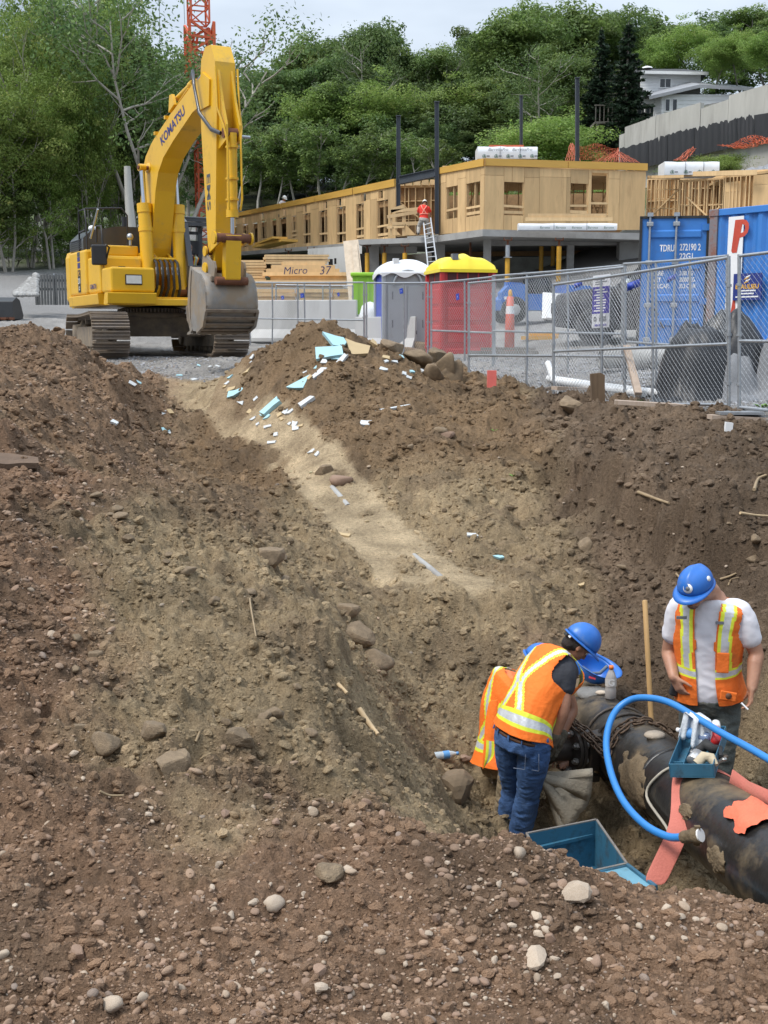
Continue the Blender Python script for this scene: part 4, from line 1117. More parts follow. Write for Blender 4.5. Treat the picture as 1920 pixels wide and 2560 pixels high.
 # right-hand block, still bare framing
pD,pE,pF=plan(1612,52.5),plan(1705,51.2),plan(1990,47.5)
framing(pD,plan(1690,52.0),(446,445),(558,560),7,None,rows=(.33,.55,.75),diag=((.05,.08,1.0,.75),),seed=4)
framing(plan(1692,51.6),plan(1800,50.5),(452,444),(566,566),9,None,rows=(.45,),diag=((.85,.06,.2,.62),(.95,.4,.55,.02)),seed=5)
framing(plan(1690,53.6),plan(1815,52.8),(446,440),(556,556),11,'ply_dark',rows=(.4,.75),seed=15)
framing(plan(1805,49.8),plan(1875,49.0),(440,434),(570,570),7,'ply',rows=(),seed=6)
framing(plan(1612,55),plan(1700,54),(446,440),(560,560),9,'ply',rows=(.5,),seed=16)
sheathed(plan(1873,48.9),pF,(438,428),(572,575),[],.9,12)
sheathed(plan(1805,49.75),plan(1840,49.4),(456,452),(572,572),[],.6,13)
for a,b,y0,y1,y2,y3 in((1612,1700,439,437,446,444),(1692,1880,430,424,441,437),(1688,1990,436,418,441,424)):
 A,B=plan(a,51.3),plan(b,48.3);mb=MB()
 hexa(mb,A,B,(zpy(y2,51.3),zpy(y3,48.3),zpy(y1,48.3),zpy(y0,51.3)),Vc((0,1,0)),.14);mb.build('header_beam',M['stud'],bld,world=1)
 # interiors: floors, roofs and inner partitions
def deck(name,pts,z0,z1,m):
 mb=MB();n=len(pts)
 vs=[Vc((p.x,p.y,z1))for p in pts]+[Vc((p.x,p.y,z0))for p in pts]
 mb.add(vs,[tuple(range(n)),tuple(reversed(range(n,2*n)))]+[(i,(i+1)%n,n+(i+1)%n,n+i)for i in range(n)])
 return mb.build(name,m,bld,world=1)
bk=Vc((0,9,0));ins=Vc((0,.2,0))
ZR,ZS=zpy(410,49),zpy(577,49)
deck('roof_deck',[pL+ins,pC+ins,pR+ins,pR+Vc((0,4.2,0)),pL+Vc((0,4.2,0))],ZR-.25,ZR-.02,M['ply'])
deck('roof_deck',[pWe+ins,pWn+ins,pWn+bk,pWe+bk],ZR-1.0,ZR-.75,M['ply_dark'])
deck('roof_deck',[plan(1800,50.5),pF+ins,pF+bk,plan(1700,58)],zpy(436,50)-.1,zpy(436,50),M['ply'])
for A,B in((pWe+Vc((.6,3.5,0)),pWn+Vc((.6,3.5,0))),(pL+Vc((.3,4.9,0)),pR+Vc((0,4.7,0)))):
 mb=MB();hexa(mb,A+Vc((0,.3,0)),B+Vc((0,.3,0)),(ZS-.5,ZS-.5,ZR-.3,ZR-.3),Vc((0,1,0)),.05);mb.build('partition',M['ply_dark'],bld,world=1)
A,B=pL+Vc((.3,1.7,0)),pR+Vc((-.2,1.7,0))
framing(A,B,(415,420),(575,573),20,None,rows=(.35,.6),diag=((.12,.2,.2,.8),(.62,.2,.7,.75),(.74,.8,.84,.1),(.8,.15,.9,.9)),seed=8)
# ---- concrete podium
def out(p,n_,k):return p+n_*k
uW=(pWn-pWe).normalized();nW=Vc((uW.y,-uW.x,0));nW=nW if nW.y<0 else-nW
zs1,zs0=ZS,zpy(594,49)
zw1=zpy(599,54.5)
mb=MB()
P=[pWe+nW*.5,pWn+nW*.5]
hexa(mb,P[0],P[1],(zpy(643,P[0].y),zpy(611,P[1].y),zpy(600,P[1].y),zpy(634,P[0].y)),Vc((0,1,0)),9);mb.build('floor_slab',M['conc'],bld,world=1)
deck('floor_slab',[plan(896,52.6),plan(1092,51.2),plan(1120,53.5),plan(1092,57),plan(940,57)],zpy(609,52),zpy(596,52),M['conc'])
deck('floor_slab',[plan(1086,51.4),plan(1205,48.3),plan(1625,50.2),pR+bk,pL+bk],zs0,zs1,M['conc'])
deck('floor_slab',[plan(1622,50.6),plan(2000,46.5),plan(2000,58),plan(1622,58)],zpy(600,50),zpy(573,50),M['conc'])
gB=lambda x,y:float(base_z(np.array([x]),np.array([y]))[0])-.3
# dark garage behind the columns
for A,B in((pL+Vc((-1.0,8.7,0)),pR+Vc((3,8.7,0))),(pWe+Vc((0,4.5,0)),pL+Vc((0,5.5,0)))):
 mb=MB();hexa(mb,A,B,(gB(A.x,A.y),gB(B.x,B.y),zs0,zs0),Vc((0,1,0)),.3);mb.build('basement_wall',M['conc'],bld,world=1)
def column(px,Y,w,ytop,nm='column',m='conc'):
 p=plan(px,Y);h=w/FPX*Y
 return MB().bb(p.x-h/2,p.x+h/2,Y-h/2*.8,Y+h/2*.8,gB(p.x,Y),zpy(ytop,Y)).build(nm,M[m],bld,world=1)
column(1217,50,18,594);column(1424,51.2,17,612);column(1568,51.6,50,594);column(1100,52.8,22,594);column(935,54.0,24,608);column(985,55.6,60,608)
mb=MB();A,B=plan(1208,50.4),plan(1600,51.8);hexa(mb,A,B,(zpy(614,50.4),zpy(613,51.8),zpy(594,51.8),zpy(594,50.4)),Vc((0,1,0)),.4);mb.build('beam',M['conc'],bld,world=1)
mb=MB();A,B=plan(770,57.6),plan(905,54.6);hexa(mb,A,B,(gB(A.x,A.y),gB(B.x,B.y),zpy(612,B.y),zpy(622,A.y)),Vc((0,1,0)),.25);mb.build('basement_wall',M['conc_lt'],bld,world=1)
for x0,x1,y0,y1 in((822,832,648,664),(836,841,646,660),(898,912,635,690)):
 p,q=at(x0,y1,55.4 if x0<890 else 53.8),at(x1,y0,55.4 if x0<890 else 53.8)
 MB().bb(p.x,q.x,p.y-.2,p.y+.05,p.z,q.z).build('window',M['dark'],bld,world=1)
mb=MB();A,B=plan(952,54.4),plan(1042,53.6);hexa(mb,A,B,(zpy(634,A.y),zpy(632,B.y),zpy(609,B.y),zpy(609,A.y)),Vc((0,1,0)),.3);mb.build('beam',M['conc'],bld,world=1)
# shoring posts carrying the slab
M['post_y']=mat('yellow shore post',(.62,.33,.03),.5,0,.1,4,dirt=(.25,.13,.06),damt=.3)
M['rust']=mat('rusty steel',(.16,.065,.035),.8,.2,.3,10)
for px,Y,yt,mm,lab in((1268,48.6,594,'white','grey and yellow shore post under the slab edge above the lift'),(1396,48.9,594,'post_y','bright yellow shore post under the slab beside the middle column'),(1012,51.6,609,'post_y','yellow shore post with forked rusty head behind the ladder'),(961,52.6,609,'post_y','yellow shore post under the balcony slab corner'),(918,52.9,609,'post_y','orange shore post with thin rusty screw by the concrete wall'),(1352,52.5,594,'post_y','yellow shore post deep in the dark garage'),(1381,53.5,594,'post_y','slim shore post further back in the dark garage'),(1175,51.5,596,'rust','rusty shore post behind the yellow toilet roof'),(722,60.2,622,'rust','thin rusty shore post under the wing above the lumber'),(778,58.2,617,'rust','rusty forked shore post under the wing above the stack')):
 p=plan(px,Y);z0=gB(p.x,Y)+.3;z1=zpy(yt,Y)
 t=thing('shore_post',lab,'shore post',(p.x,Y,z0),0,'shore posts under the slab')
 h=z1-z0
 MB().cyl((0,0,0),(0,0,h*.8),.10 if mm!='rust' else.06).build('outer_tube',M['post_y' if mm!='rust' else 'rust'],t)
 if mm=='white':MB().cyl((0,0,h*.62),(0,0,h*.85),.101).bb(-.16,.16,-.16,.16,h*.6,h*.615).build('sleeve',M['galv'],t)
 MB().cyl((0,0,h*.8),(0,0,h-.12),.045).build('screw',M['rust'],t)
 MB().bb(-.16,.16,-.1,.1,h-.12,h-.09).bb(-.17,-.14,-.1,.1,h-.12,h-.004).bb(.14,.17,-.1,.1,h-.12,h-.004).build('fork_head',M['rust'],t)
 # steel columns and the beam between two of them
for px,Y,y0,y1,w,lab in((996,53.8,290,520,11,'shortest dark steel column standing at the end of the long wing'),(1092,51.8,255,585,11,'dark steel column at the inner corner of the plywood block'),(1303,56,240,400,8,'thin dark steel column behind the wrapped lumber on the roof'),(1443,52,195,415,10,'tallest dark steel column rising from the plywood block roof')):
 a,b=at(px,y1,Y),at(px,y0,Y);s=w/FPX*Y
 t=thing('steel_column',lab,'column',(a.x,Y,a.z),0,'steel columns of the timber building')
 h=b.z-a.z;dx=b.x-a.x
 MB().bar((-s/2+.02,0,0),(-s/2+.02+dx,0,h),.02,s,(0,1,0)).bar((s/2-.02,0,0),(s/2-.02+dx,0,h),.02,s,(0,1,0)).bar((0,0,0),(dx,0,h),s-.05,.02,(0,1,0)).build('shaft',M['slate'],t)
 MB().box((dx,0,h),(s*1.15,s*1.15,.03)).build('cap_plate',M['slate'],t)
a,b=at(1000,451,53.6),at(1090,432,51.9)
MB().bar(a,b,.1,.32).bar(a+Vc((0,0,.16)),b+Vc((0,0,.16)),.26,.03).bar(a-Vc((0,0,.16)),b-Vc((0,0,.16)),.26,.03).build('steel_beam',M['slate'],None,label='dark steel beam spanning between two steel columns above the recess',cat='beam')
# wrapped bundles of lumber
M['wrap']=mat('white lumber wrap',(.72,.74,.76),.4,0,.07,3,bump=.35,bscale=5)
M['ink_green']=mat('green print',(.02,.10,.06),.6)
M['ink_grey']=mat('grey print',(.16,.17,.19),.6)
def bundle(label,px0,px1,y0,y1,Y,dep,logos=4,words=0,skew=.0):
 a,b=at(px0,y1,Y),at(px1,y0,Y);L,H=b.x-a.x,b.z-a.z
 t=thing('lumber_bundle',label,'lumber',tuple(a),skew,'wrapped lumber bundles')
 mb=MB();r=random.Random(px0)
 rows=[]
 for k in range(9):
  w=k/8*L;j=r.uniform(-.012,.012)
  rows.append([Vc((w,0+j,0)),Vc((w,-.02+j,H*.5)),Vc((w,j,H-.02)),Vc((w,.06,H+j)),Vc((w,dep-.06,H+j)),Vc((w,dep,H-.02)),Vc((w,dep,0))])
 mb.grid(rows,smooth=True);mb.add(rows[0],[tuple(range(7))]);mb.add(rows[-1],[tuple(reversed(range(7)))])
 mb.build('wrapping',M['wrap'],t)
 for k in(1,2):
  MB().bar((L*k/3+.1,-.035,0),(L*k/3+.1,-.035,H),.015,.01,(0,1,0)).build('strap',M['ink_grey'],t)
 s=H*.30
 for k in range(logos):
  x=L*(k+.55)/logos
  lg=MB()
  for pts in(((-.5,.05),(-.5,.5),(-.36,.5),(-.36,.2),(.36,.2),(.36,.5),(.5,.5),(.5,.05)),((-.6,.55),(0,1.0),(.6,.55),(.45,.55),(0,.85),(-.45,.55)),((-.09,.2),(-.09,.36),(-.28,.36),(0,.75),(.28,.36),(.09,.36),(.09,.2))):
   lg.add([Vc((x+u*s,-.042,H*.08+v*s))for u,v in pts],[tuple(range(len(pts)))])
  lg.build('printed_logo',M['ink_green'],t,fix=False)
  MB().add([Vc((x+u,-.042,H*.16+v))for u,v in((.7*s,0),(1.5*s,0),(1.5*s,.05),(.7*s,.05))],[(0,1,2,3)]).build('printed_line',M['ink_grey'],t,fix=False)
 return t,L,H
t,L,H=bundle('white wrapped lumber bundle with orange cover strip on the block roof',1194,1344,366,397,49.6,1.3,5)
for k,x in enumerate((.34,.74)):put_text('BarrettePro',(L*x,-.043,H*.74),(1,0,0),(0,0,1),.17,M['ink_grey'],t,shear=.25)
MB().bb(L*.2,L*.78,.2,.5,H+.01,H+.09).build('orange_strip',M['net'],t)
bundle('short white wrapped lumber bundle on the framing beside the weedy bank',1661,1799,404,437,50.8,1.2,4)
bundle('long low pale wrapped bundle on the slab edge under the block windows',1296,1543,558,575,47.9,.45,0)
for k in range(5):put_text('Barrette',tuple(at(1362+k*40,569,47.84)),(1,0,0),(0,0,1),.12,M['ink_green'],bpy.data.objects['lumber_bundle.002'],world=1,shear=.2)
a,b=at(1315,552,48.1),at(1532,536,48.1)
t=thing('beam_stack','pale timber beams lying on the wrapped bundle before the block wall','lumber',tuple(a))
for k in range(2):
 MB().bb(0+.1*k,b.x-a.x-.25*k,.0+.06*k,.16,k*.15,k*.15+.14).build('beam',M['stud'],t)
 # lumber pile with rail on the balcony slab
a=at(975,592,52.4)
t=thing('guard_fence','rough timber guard rail with lumber scraps on the balcony slab','railing',tuple(a))
s_=52.4/FPX
def bx(p0,p1):return Vc(((p0[0]-975)*s_,0,(592-p0[1])*s_)),Vc(((p1[0]-975)*s_,0,(592-p1[1])*s_))
for p0,p1,w in(((978,590),(978,528),.1),((1009,590),(1009,524),.16)):
 q0,q1=bx(p0,p1);MB().bar(q0,q1,w,.06,(0,1,0)).build('post',M['stud'],t)
for p0,p1,w in(((975,531),(1010,520),.18),((977,532),(1045,526),.14),((968,545),(1044,533),.14),((980,562),(1046,560),.16),((967,570),(1010,567),.12)):
 q0,q1=bx(p0,p1);MB().bar(q0-Vc((0,.06,0)),q1-Vc((0,.06,0)),.04,w,(0,0,1)).build('rail',M['stud'],t)
for p in(((981,588),(981,568),(1001,588)),((1012,588),(1012,562),(1038,588))):
 pts=[Vc(((q[0]-975)*s_,-.08,(592-q[1])*s_))for q in p]
 MB().add(pts+[q+Vc((0,.03,0))for q in pts],[(0,1,2),(5,4,3),(0,3,4,1),(1,4,5,2),(2,5,3,0)]).build('gusset',M['ply'],t)
 # boards lying on the wing slab
a,b=at(650,618,61),at(725,601,58.5)
MB().bar(a,b,.9,.12).bar(a+Vc((.1,0,.13)),b+Vc((-.5,0,.13)),.8,.1).build('board_stack',M['fascia'],None,label='golden boards lying aslant on the slab edge below the wing windows',cat='lumber')
# ladder against the balcony
M['alu']=mat('aluminium',(.6,.61,.62),.4,.6,.08,6)
l0,l1,r0,r1=at(1072,690,49.6),at(1058,552,51.2),at(1096,690,49.6),at(1076,545,51.2)
t=thing('ladder','grey aluminium ladder leaning on the balcony slab under the red worker','ladder',tuple(l0))
for p,q in((l0,l1),(r0,r1)):
 d=(q-p);p2=p-d*.35
 MB().bar(p2-l0,q-l0,.05,.08).build('rail',M['alu'],t)
for k in range(-4,12):
 f=k/12;MB().cyl(l0.lerp(l1,f)-l0,r0.lerp(r1,f)-l0,.02,n=6).build('rung',M['alu'],t)
 # ================================================================ SITE YARD
def base(x,y):return float(base_z(np.array([x]),np.array([y]))[0])
# ---- shipping container with its door swung open
M['cblue']=mat('container blue',(.045,.20,.56),.45,0,.08,2.5,dirt=(.10,.16,.28),damt=.32,dscale=1.6)
M['rustblue']=mat('rusty blue steel',(.22,.20,.21),.7,.1,.25,5,dirt=(.24,.09,.05),damt=.6,dscale=5)
M['sign_white']=mat('white sign',(.80,.80,.80),.5,0,.03,3)
M['sign_red']=mat('red print',(.52,.07,.04),.5)
M['navy']=mat('navy sign',(.018,.035,.20),.5,0,.05,3)
M['gold']=mat('gold print',(.70,.38,.05),.5)
ca,cb=at(1766,870,22.0),at(1922,868,21.0)
u=Vc((cb.x-ca.x,cb.y-ca.y,0)).normalized()
ang=math.atan2(u.y,u.x)
cont=thing('shipping_container','blue shipping container with corrugated side and open end door','container',tuple(ca),ang)
H=at(1766,525,22.0).z-ca.z;LC=6.06
def corr(x0,x1,z0,z1,pitch=.28,dep=.045):
 mb=MB();x=x0;top,bot=[],[]
 while x<x1-.01:
  for dx,y in((0,0),(.07,0),(.14,dep),(.21,dep)):
   if x+dx<x1:top.append(Vc((x+dx,y,z1)));bot.append(Vc((x+dx,y,z0)))
  x+=pitch
 top.append(Vc((x1,0,z1)));bot.append(Vc((x1,0,z0)))
 return mb.grid([bot,top],smooth=0)
corr(.14,LC-.14,.16,H-.12).build('side_panel',M['cblue'],cont)
MB().bb(0,LC,2.36,2.40,.1,H).build('side_panel',M['cblue'],cont)
MB().bb(0,LC,0,2.44,H-.045,H-.02).build('roof',M['cblue'],cont)
MB().bb(LC-.06,LC,0.02,2.4,.1,H-.06).build('end_wall',M['cblue'],cont)
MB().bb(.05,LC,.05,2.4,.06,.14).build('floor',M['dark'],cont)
MB().bb(.1,LC-.1,-.03,.05,H-.12,H).build('top_rail',M['cblue'],cont,bevel=.01)
MB().bb(.1,LC-.1,-.03,.05,.02,.16).build('bottom_rail',M['cblue'],cont,bevel=.01)
for x,y in((.03,-.02),(LC-.13,-.02),(.03,2.32),(LC-.13,2.32)):
 MB().bb(x-.05,x+.12,y-.02,y+.13,0,H).build('corner_post',M['rustblue'],cont,bevel=.01)
 for z in(0,H-.12):MB().bb(x-.06,x+.14,y-.035,y+.15,z-.005,z+.125).build('corner_casting',M['rustblue'],cont,bevel=.012)
 # tall P board on the side
def side_u(px):
 lo,hi=0,6
 for _ in range(40):
  m_=(lo+hi)/2;q=ca+u*m_
  # depth along the view axis at about eye height
  if q.x/(q.y*cos(PITCH))<(px-960)/FPX*1.0:lo=m_
  else:hi=m_
 return lo
s0,s1=side_u(1813),side_u(1850)
zP1=(843-547)/345*H+(-843+870)/345*H*1.0;zP1=H*(870-547)/345;zP0=H*(870-826)/345
MB().bb(s0,s1,-.05,-.032,zP0,zP1).build('sign_board',M['sign_white'],cont)
put_text('P',((s0+s1)/2+.06,-.054,H*(870-598)/345),(1,0,0),(0,0,1),.80,M['sign_red'],cont,name='printed_letter',sx=.86,bold=.006,shear=.12)
MB().add([Vc((s0+.10,-.056,H*(870-635)/345)),Vc((s0+.20,-.056,H*(870-635)/345)),Vc((s0+.30,-.056,H*(870-560)/345)),Vc((s0+.22,-.056,H*(870-560)/345))],[(0,1,2,3)]).build('printed_stem',M['sign_red'],cont,fix=False)
MB().add([Vc((s0+.08,-.056,zP0+.03)),Vc((s0+.24,-.056,zP0+.03)),Vc((s0+.2,-.056,zP0+.8))],[(0,1,2)]).build('printed_stem',M['sign_red'],cont,fix=False)
s0,s1=side_u(1834),side_u(1904);z0,z1=H*(870-752)/345,H*(870-687)/345
MB().bb(s0,s1,-.085,-.06,z0,z1).build('company_sign',M['navy'],cont)
put_text('BEAULIEU',((s0+s1)/2,-.09,z0+(z1-z0)*.50),(1,0,0),(0,0,1),(s1-s0)*.19,M['gold'],cont,bold=.004)
for k,(w,zz)in enumerate(((.62,.33),(.5,.22),(.8,.10))):
 MB().add([Vc((s0+(s1-s0)*(.5-w/2),-.09,z0+(z1-z0)*zz)),Vc((s0+(s1-s0)*(.5+w/2),-.09,z0+(z1-z0)*zz)),Vc((s0+(s1-s0)*(.5+w/2),-.09,z0+(z1-z0)*(zz+.05))),Vc((s0+(s1-s0)*(.5-w/2),-.09,z0+(z1-z0)*(zz+.05)))],[(0,1,2,3)]).build('printed_line',M['sign_white'],cont,fix=False)
for k in range(4):
 c=Vc(((s0+s1)/2-.02+(k%2)*.03,-.09,z0+(z1-z0)*(.66+k*.07)))
 MB().add([c+Vc((-.05,0,-.02)),c+Vc((.04,0,.01)),c+Vc((.05,0,.035)),c+Vc((-.04,0,.005))],[(0,1,2,3)]).build('logo_bar',M['gold']if k%2==0 else M['sign_white'],cont,fix=False)
 # open door leaf (its outer face towards the site)
da,db=at(1592,868,22.25),at(1757,866,22.1)
dv=Vc((db.x-da.x,db.y-da.y,0));DW=dv.length;dang=math.atan2(dv.y,dv.x)
def to_c(p):
 q=Vc(p)-ca;c,s=cos(-ang),sin(-ang)
 return Vc((q.x*c-q.y*s,q.x*s+q.y*c,q.z))
DH=at(1592,547,22.25).z-da.z
door=bpy.data.objects.new('door',None);COL.objects.link(door);door.parent=cont
door.location=to_c(da);door.rotation_euler=(0,0,dang-ang)
dm=MB()
rows=[]
prof=[(0,0)]
for zc in(.20,.42,.64,.84):
 prof+=[(zc-.085,0),(zc-.06,.045),(zc+.015,.045),(zc+.04,0)]
prof.append((1,0))
mb=MB();mb.bb(.0,DW,.0,.045,0,DH)
mb.build('door_leaf',M['cblue'],door)
for zc in(.16,.35,.60,.845):
 MB().prism([(0,0),(0,.16),(-.03,.13),(-.03,.03)],.14,DW-.12,(0,-.002,DH*zc),(0,1,0),(0,0,1),(1,0,0)).build('door_rib',M['cblue'],door)
MB().bb(-.015,.03,-.02,.05,0,DH+.03).bb(-.015,DW+.02,-.02,.05,DH,DH+.045).bb(DW-.015,DW+.03,-.02,.05,0,DH).bb(0,DW,-.02,.05,-.03,.0).build('seal',M['rubber'],door)
for f in(.135,.53):
 x=DW*f
 MB().cyl((x,-.07,-.04),(x,-.07,DH+.08),.022,n=8).build('lock_rod',M['galv'],door)
 for zz in(.06,.33,.66,.955):MB().bb(x-.06,x+.06,-.105,-.004,DH*zz-.04,DH*zz+.04).build('rod_bracket',M['galv'],door,bevel=.01)
 MB().bb(x-.05,x+.05,-.11,-.03,DH+.03,DH+.10).build('rod_cam',M['galv'],door)
for f,zz in((.24,.30),(.33,.20)):MB().bar((DW*f,-.09,DH*zz),(DW*(f+.06),-.09,DH*(zz-.05)),.04,.03).build('handle',M['black'],door)
for zz in(.93,.68,.36,.07):MB().bb(DW-.1,DW+.03,-.03,.0,DH*zz-.06,DH*zz+.06).build('hinge',M['cblue'],door)
def dtext(s,px,py,size,al='LEFT',sx=.8):
 f=(px-1592)/165*DW;z=DH*(868-py)/321
 put_text(s,(f,-.004 if True else 0,z),(1,0,0),(0,0,1),size,M['sign_white'],door,align=al,sx=sx,bold=.004)
dtext('TDRU',1641,621,.17,sx=.60);dtext('272190 2',1690,619,.17,sx=.60);dtext('22G1',1690,641,.15)
for k,(a,b)in enumerate((('MAX.GR.','30480 KG'),('TARE','2180 KG'),('NET','28300 KG'),('CU.CAP.','33.2 CU.M'))):
 dtext(a,1624,667+k*16,.11);dtext(b,1692,667+k*16,.11,sx=.62)
 # ---- temporary chain link fence panels
M['wire']=mat('galvanised wire',(.42,.44,.46),.5,.6,.1,10)
M['tag_blue']=mat('blue tag',(.02,.06,.42),.5,0,.05,4)
def fence_panel(label,a,b,mids=(.5,),rail=.5,tags=(),wire=True,lean=0.0,r=.021,group='chain link fence panels'):
 """a, b = (px, Y, py_top, py_bottom) of the two end posts"""
 A1,A0,B1,B0=at(a[0],a[2],a[1]),at(a[0],a[3],a[1]),at(b[0],b[2],b[1]),at(b[0],b[3],b[1])
 t=thing('wire_fence',label,'fence',tuple(A0),0,group)
 O=A0.copy()
 L=lambda u_,v:(A0.lerp(B0,u_)).lerp(A1.lerp(B1,u_),v)-O
 n_=(B0-A0).cross(Vc((0,0,1))).normalized()
 MB().cyl(L(0,0),L(0,1.01),r,n=8).build('post',M['galv'],t);MB().cyl(L(1,0),L(1,1.01),r,n=8).build('post',M['galv'],t)
 MB().tube([L(k/8,1-.004*sin(k/8*pi))for k in range(9)],r*.9,8).build('top_rail',M['galv'],t)
 MB().tube([L(k/8,.03+.006*sin(k))for k in range(9)],r*.9,8).build('bottom_rail',M['galv'],t)
 if rail:MB().tube([L(0,rail),L(1,rail)],r*.9,8).build('middle_rail',M['galv'],t)
 for m_ in mids:MB().tube([L(m_,.03),L(m_+.004,.5),L(m_,1)],r*.85,8).build('upright',M['galv'],t)
 W_,H_=(B0-A0).length,(A1-A0).length
 if wire:
  P=.075;mb=MB();k=-int(H_/P)-1
  while k*P<W_:
   for sgn in(1,-1):
    u0,u1,v0,v1=k*P,k*P+H_,0.0,H_
    if u0<0:v0+=-u0;u0=0
    if u1>W_:v1-=u1-W_;u1=W_
    if u1-u0<.03:continue
    q0,q1=(L(u0/W_,v0/H_),L(u1/W_,v1/H_))if sgn>0 else(L(u0/W_,1-v0/H_),L(u1/W_,1-v1/H_))
    n=3
    mb.tube([q0.lerp(q1,i/n)+n_*(.003*sgn+.015*sin(3.1*(u0+(u1-u0)*i/n)))for i in range(n+1)],.0015,3,caps=False,smooth=0)
   k+=1
  mb.build('wire_mesh',M['wire'],t,fix=False)
 for u_ in(0,1):
  for v in(.18,.5,.82):MB().cyl(L(u_,v)-Vc((0,0,.015)),L(u_,v)+Vc((0,0,.015)),r*1.6,n=8).build('clamp',M['galv'],t)
 for u_,v,w,h in tags:
  c=L(u_,v);d=(L(u_+.01,v)-c).normalized();tl=.06
  mb=MB();mb.bar(c-d*w/2-n_*-.03,c+d*w/2-n_*-.03+Vc((0,0,.02)),.008,h,n_.cross(d));mb.build('number_tag',M['tag_blue'],t)
  put_text('7',c+n_*.036,d,(0,0,1),h*.55,M['sign_white'],t,name='number_print')
 return t,L
T1,LF1=fence_panel('tilted front fence panel between the red toilet and the rental sign',(1172,19.7,708,978),(1562,15.9,668,1002),(.42,),.335)
T2,LF2=fence_panel('front fence panel sagging before the black tarpaulin heap',(1384,17.2,712,1008),(1822,13.6,644,1026),(.32,.62),.44)
fence_panel('fence panel nearest the road edge running past the container sign',(1848,13.5,640,1030),(2150,12.0,600,1070),(.7,),.46)
fence_panel('rear fence panel carrying the top of the rental sign before the black car',(1232,21.8,690,930),(1556,18.2,664,962),(.3,.62),.43)
fence_panel('rear fence panel before the blue container door',(1560,18.0,660,962),(1818,15.0,640,1000),(.35,.68),.36)
fence_panel('fence panel with blue tag in front of the red toilet',(1078,24.0,707,905),(1236,22.0,692,925),(.55,),.40,((.46,.80,.10,.12),))
fence_panel('fence panel with blue tag across the back of the grey toilet',(916,26.0,707,872),(1070,24.3,707,900),(.62,),0,((.60,.88,.10,.11),))
fence_panel('long fence panel with blue tags in front of the lumber stacks',(625,29.3,706,872),(910,26.6,706,880),(.21,.44,.5,.72),.46,((.49,.80,.11,.10),(.80,.82,.06,.08)))
fence_panel('inner fence panel before the lowest lumber stack',(690,31.2,712,860),(882,29.8,714,868),(.3,.62),.5,((.1,.78,.09,.10),))
fence_panel('short fence panel end showing beside the excavator bucket',(540,31.0,706,868),(632,30.4,706,872),(),.46,((.85,.80,.10,.12),))
# the rental company's sign hanging on the front panel
M['paper']=mat('laminated sign',(.66,.67,.70),.5,0,.04,3)
M['violet']=mat('violet blue print',(.075,.06,.34),.5,0,.06,3)
pa,pb,pc,pd=at(1476,690,16.45),at(1520,688,16.05),at(1524,818,16.05),at(1481,820,16.45)
sg=thing('rental_sign','tall rental company sign with blue middle band wired to the front fence','sign',tuple(pd),0)
dx=(pc-pd);SW=dx.length;SH=(pa-pd).length;dx.normalize();dn=Vc((dx.y,-dx.x,0))
def sq(u0,u1,v0,v1,lift):return[dx*(u*SW)+Vc((0,0,v*SH))+dn*lift for u,v in((u0,v0),(u1,v0),(u1,v1),(u0,v1))]
mb=MB();mb.add(sq(0,1,0,1,.012)+sq(0,1,0,1,.004),[(0,1,2,3),(7,6,5,4),(0,4,5,1),(1,5,6,2),(2,6,7,3),(3,7,4,0)]);mb.build('board',M['paper'],sg)
MB().add(sq(0.01,.99,.27,.78,.0145),[(0,1,2,3)]).build('blue_band',M['violet'],sg,fix=False)
rs=random.Random(3)
for k in range(9):MB().add(sq(.25 if k%2 else.12,.25+rs.uniform(.4,.66),.31+k*.05,.335+k*.05,.0165),[(0,1,2,3)]).build('printed_line',M['sign_white'],sg,fix=False)
for k in range(4):MB().add(sq(.15,.15+rs.uniform(.4,.7),.82+k*.045,.835+k*.045,.0165),[(0,1,2,3)]).build('printed_line',M['ink_grey'],sg,fix=False)
for k,s in enumerate(('United','Rentals')):put_text(s,dx*SW*.64+Vc((0,0,SH*(.20-.055*k)))+dn*.017,dx,(0,0,1),.062,M['ink_grey'],sg,bold=.0015)
put_text('1-800-UR-RENTS',dx*SW*.5+Vc((0,0,SH*.045))+dn*.017,dx,(0,0,1),.043,M['violet'],sg,bold=.0012)
MB().lathe([(.034,0),(.034,.003),(.019,.003),(.019,0)],dx*SW*.2+Vc((0,0,SH*.17))+dn*.016,dn,16).build('printed_logo',M['ink_grey'],sg)
# blue flags tied to the fence
for px,py,Y,w,lab in((1583,718,15.4,31,'bright blue tag sheet tied to the front fence right of the rental sign'),(1678,701,16.6,20,'small dark blue tag on the fence before the container door'),(1445,716,18.9,20,'blue tag on the rear fence above the white board')):
 c=at(px,py,Y);s=w/FPX*Y
 mb=MB();mb.grid([[c+Vc((s*(i/4-.5),-.02+.02*sin(i*2.1),s*(.30-.62*j)+.015*i))for i in range(5)]for j in range(2)])
 o=mb.build('fence_flag',M['tag_blue'],None,label=lab,cat='tag')
 sm=o.modifiers.new('solid','SOLIDIFY');sm.thickness=.004
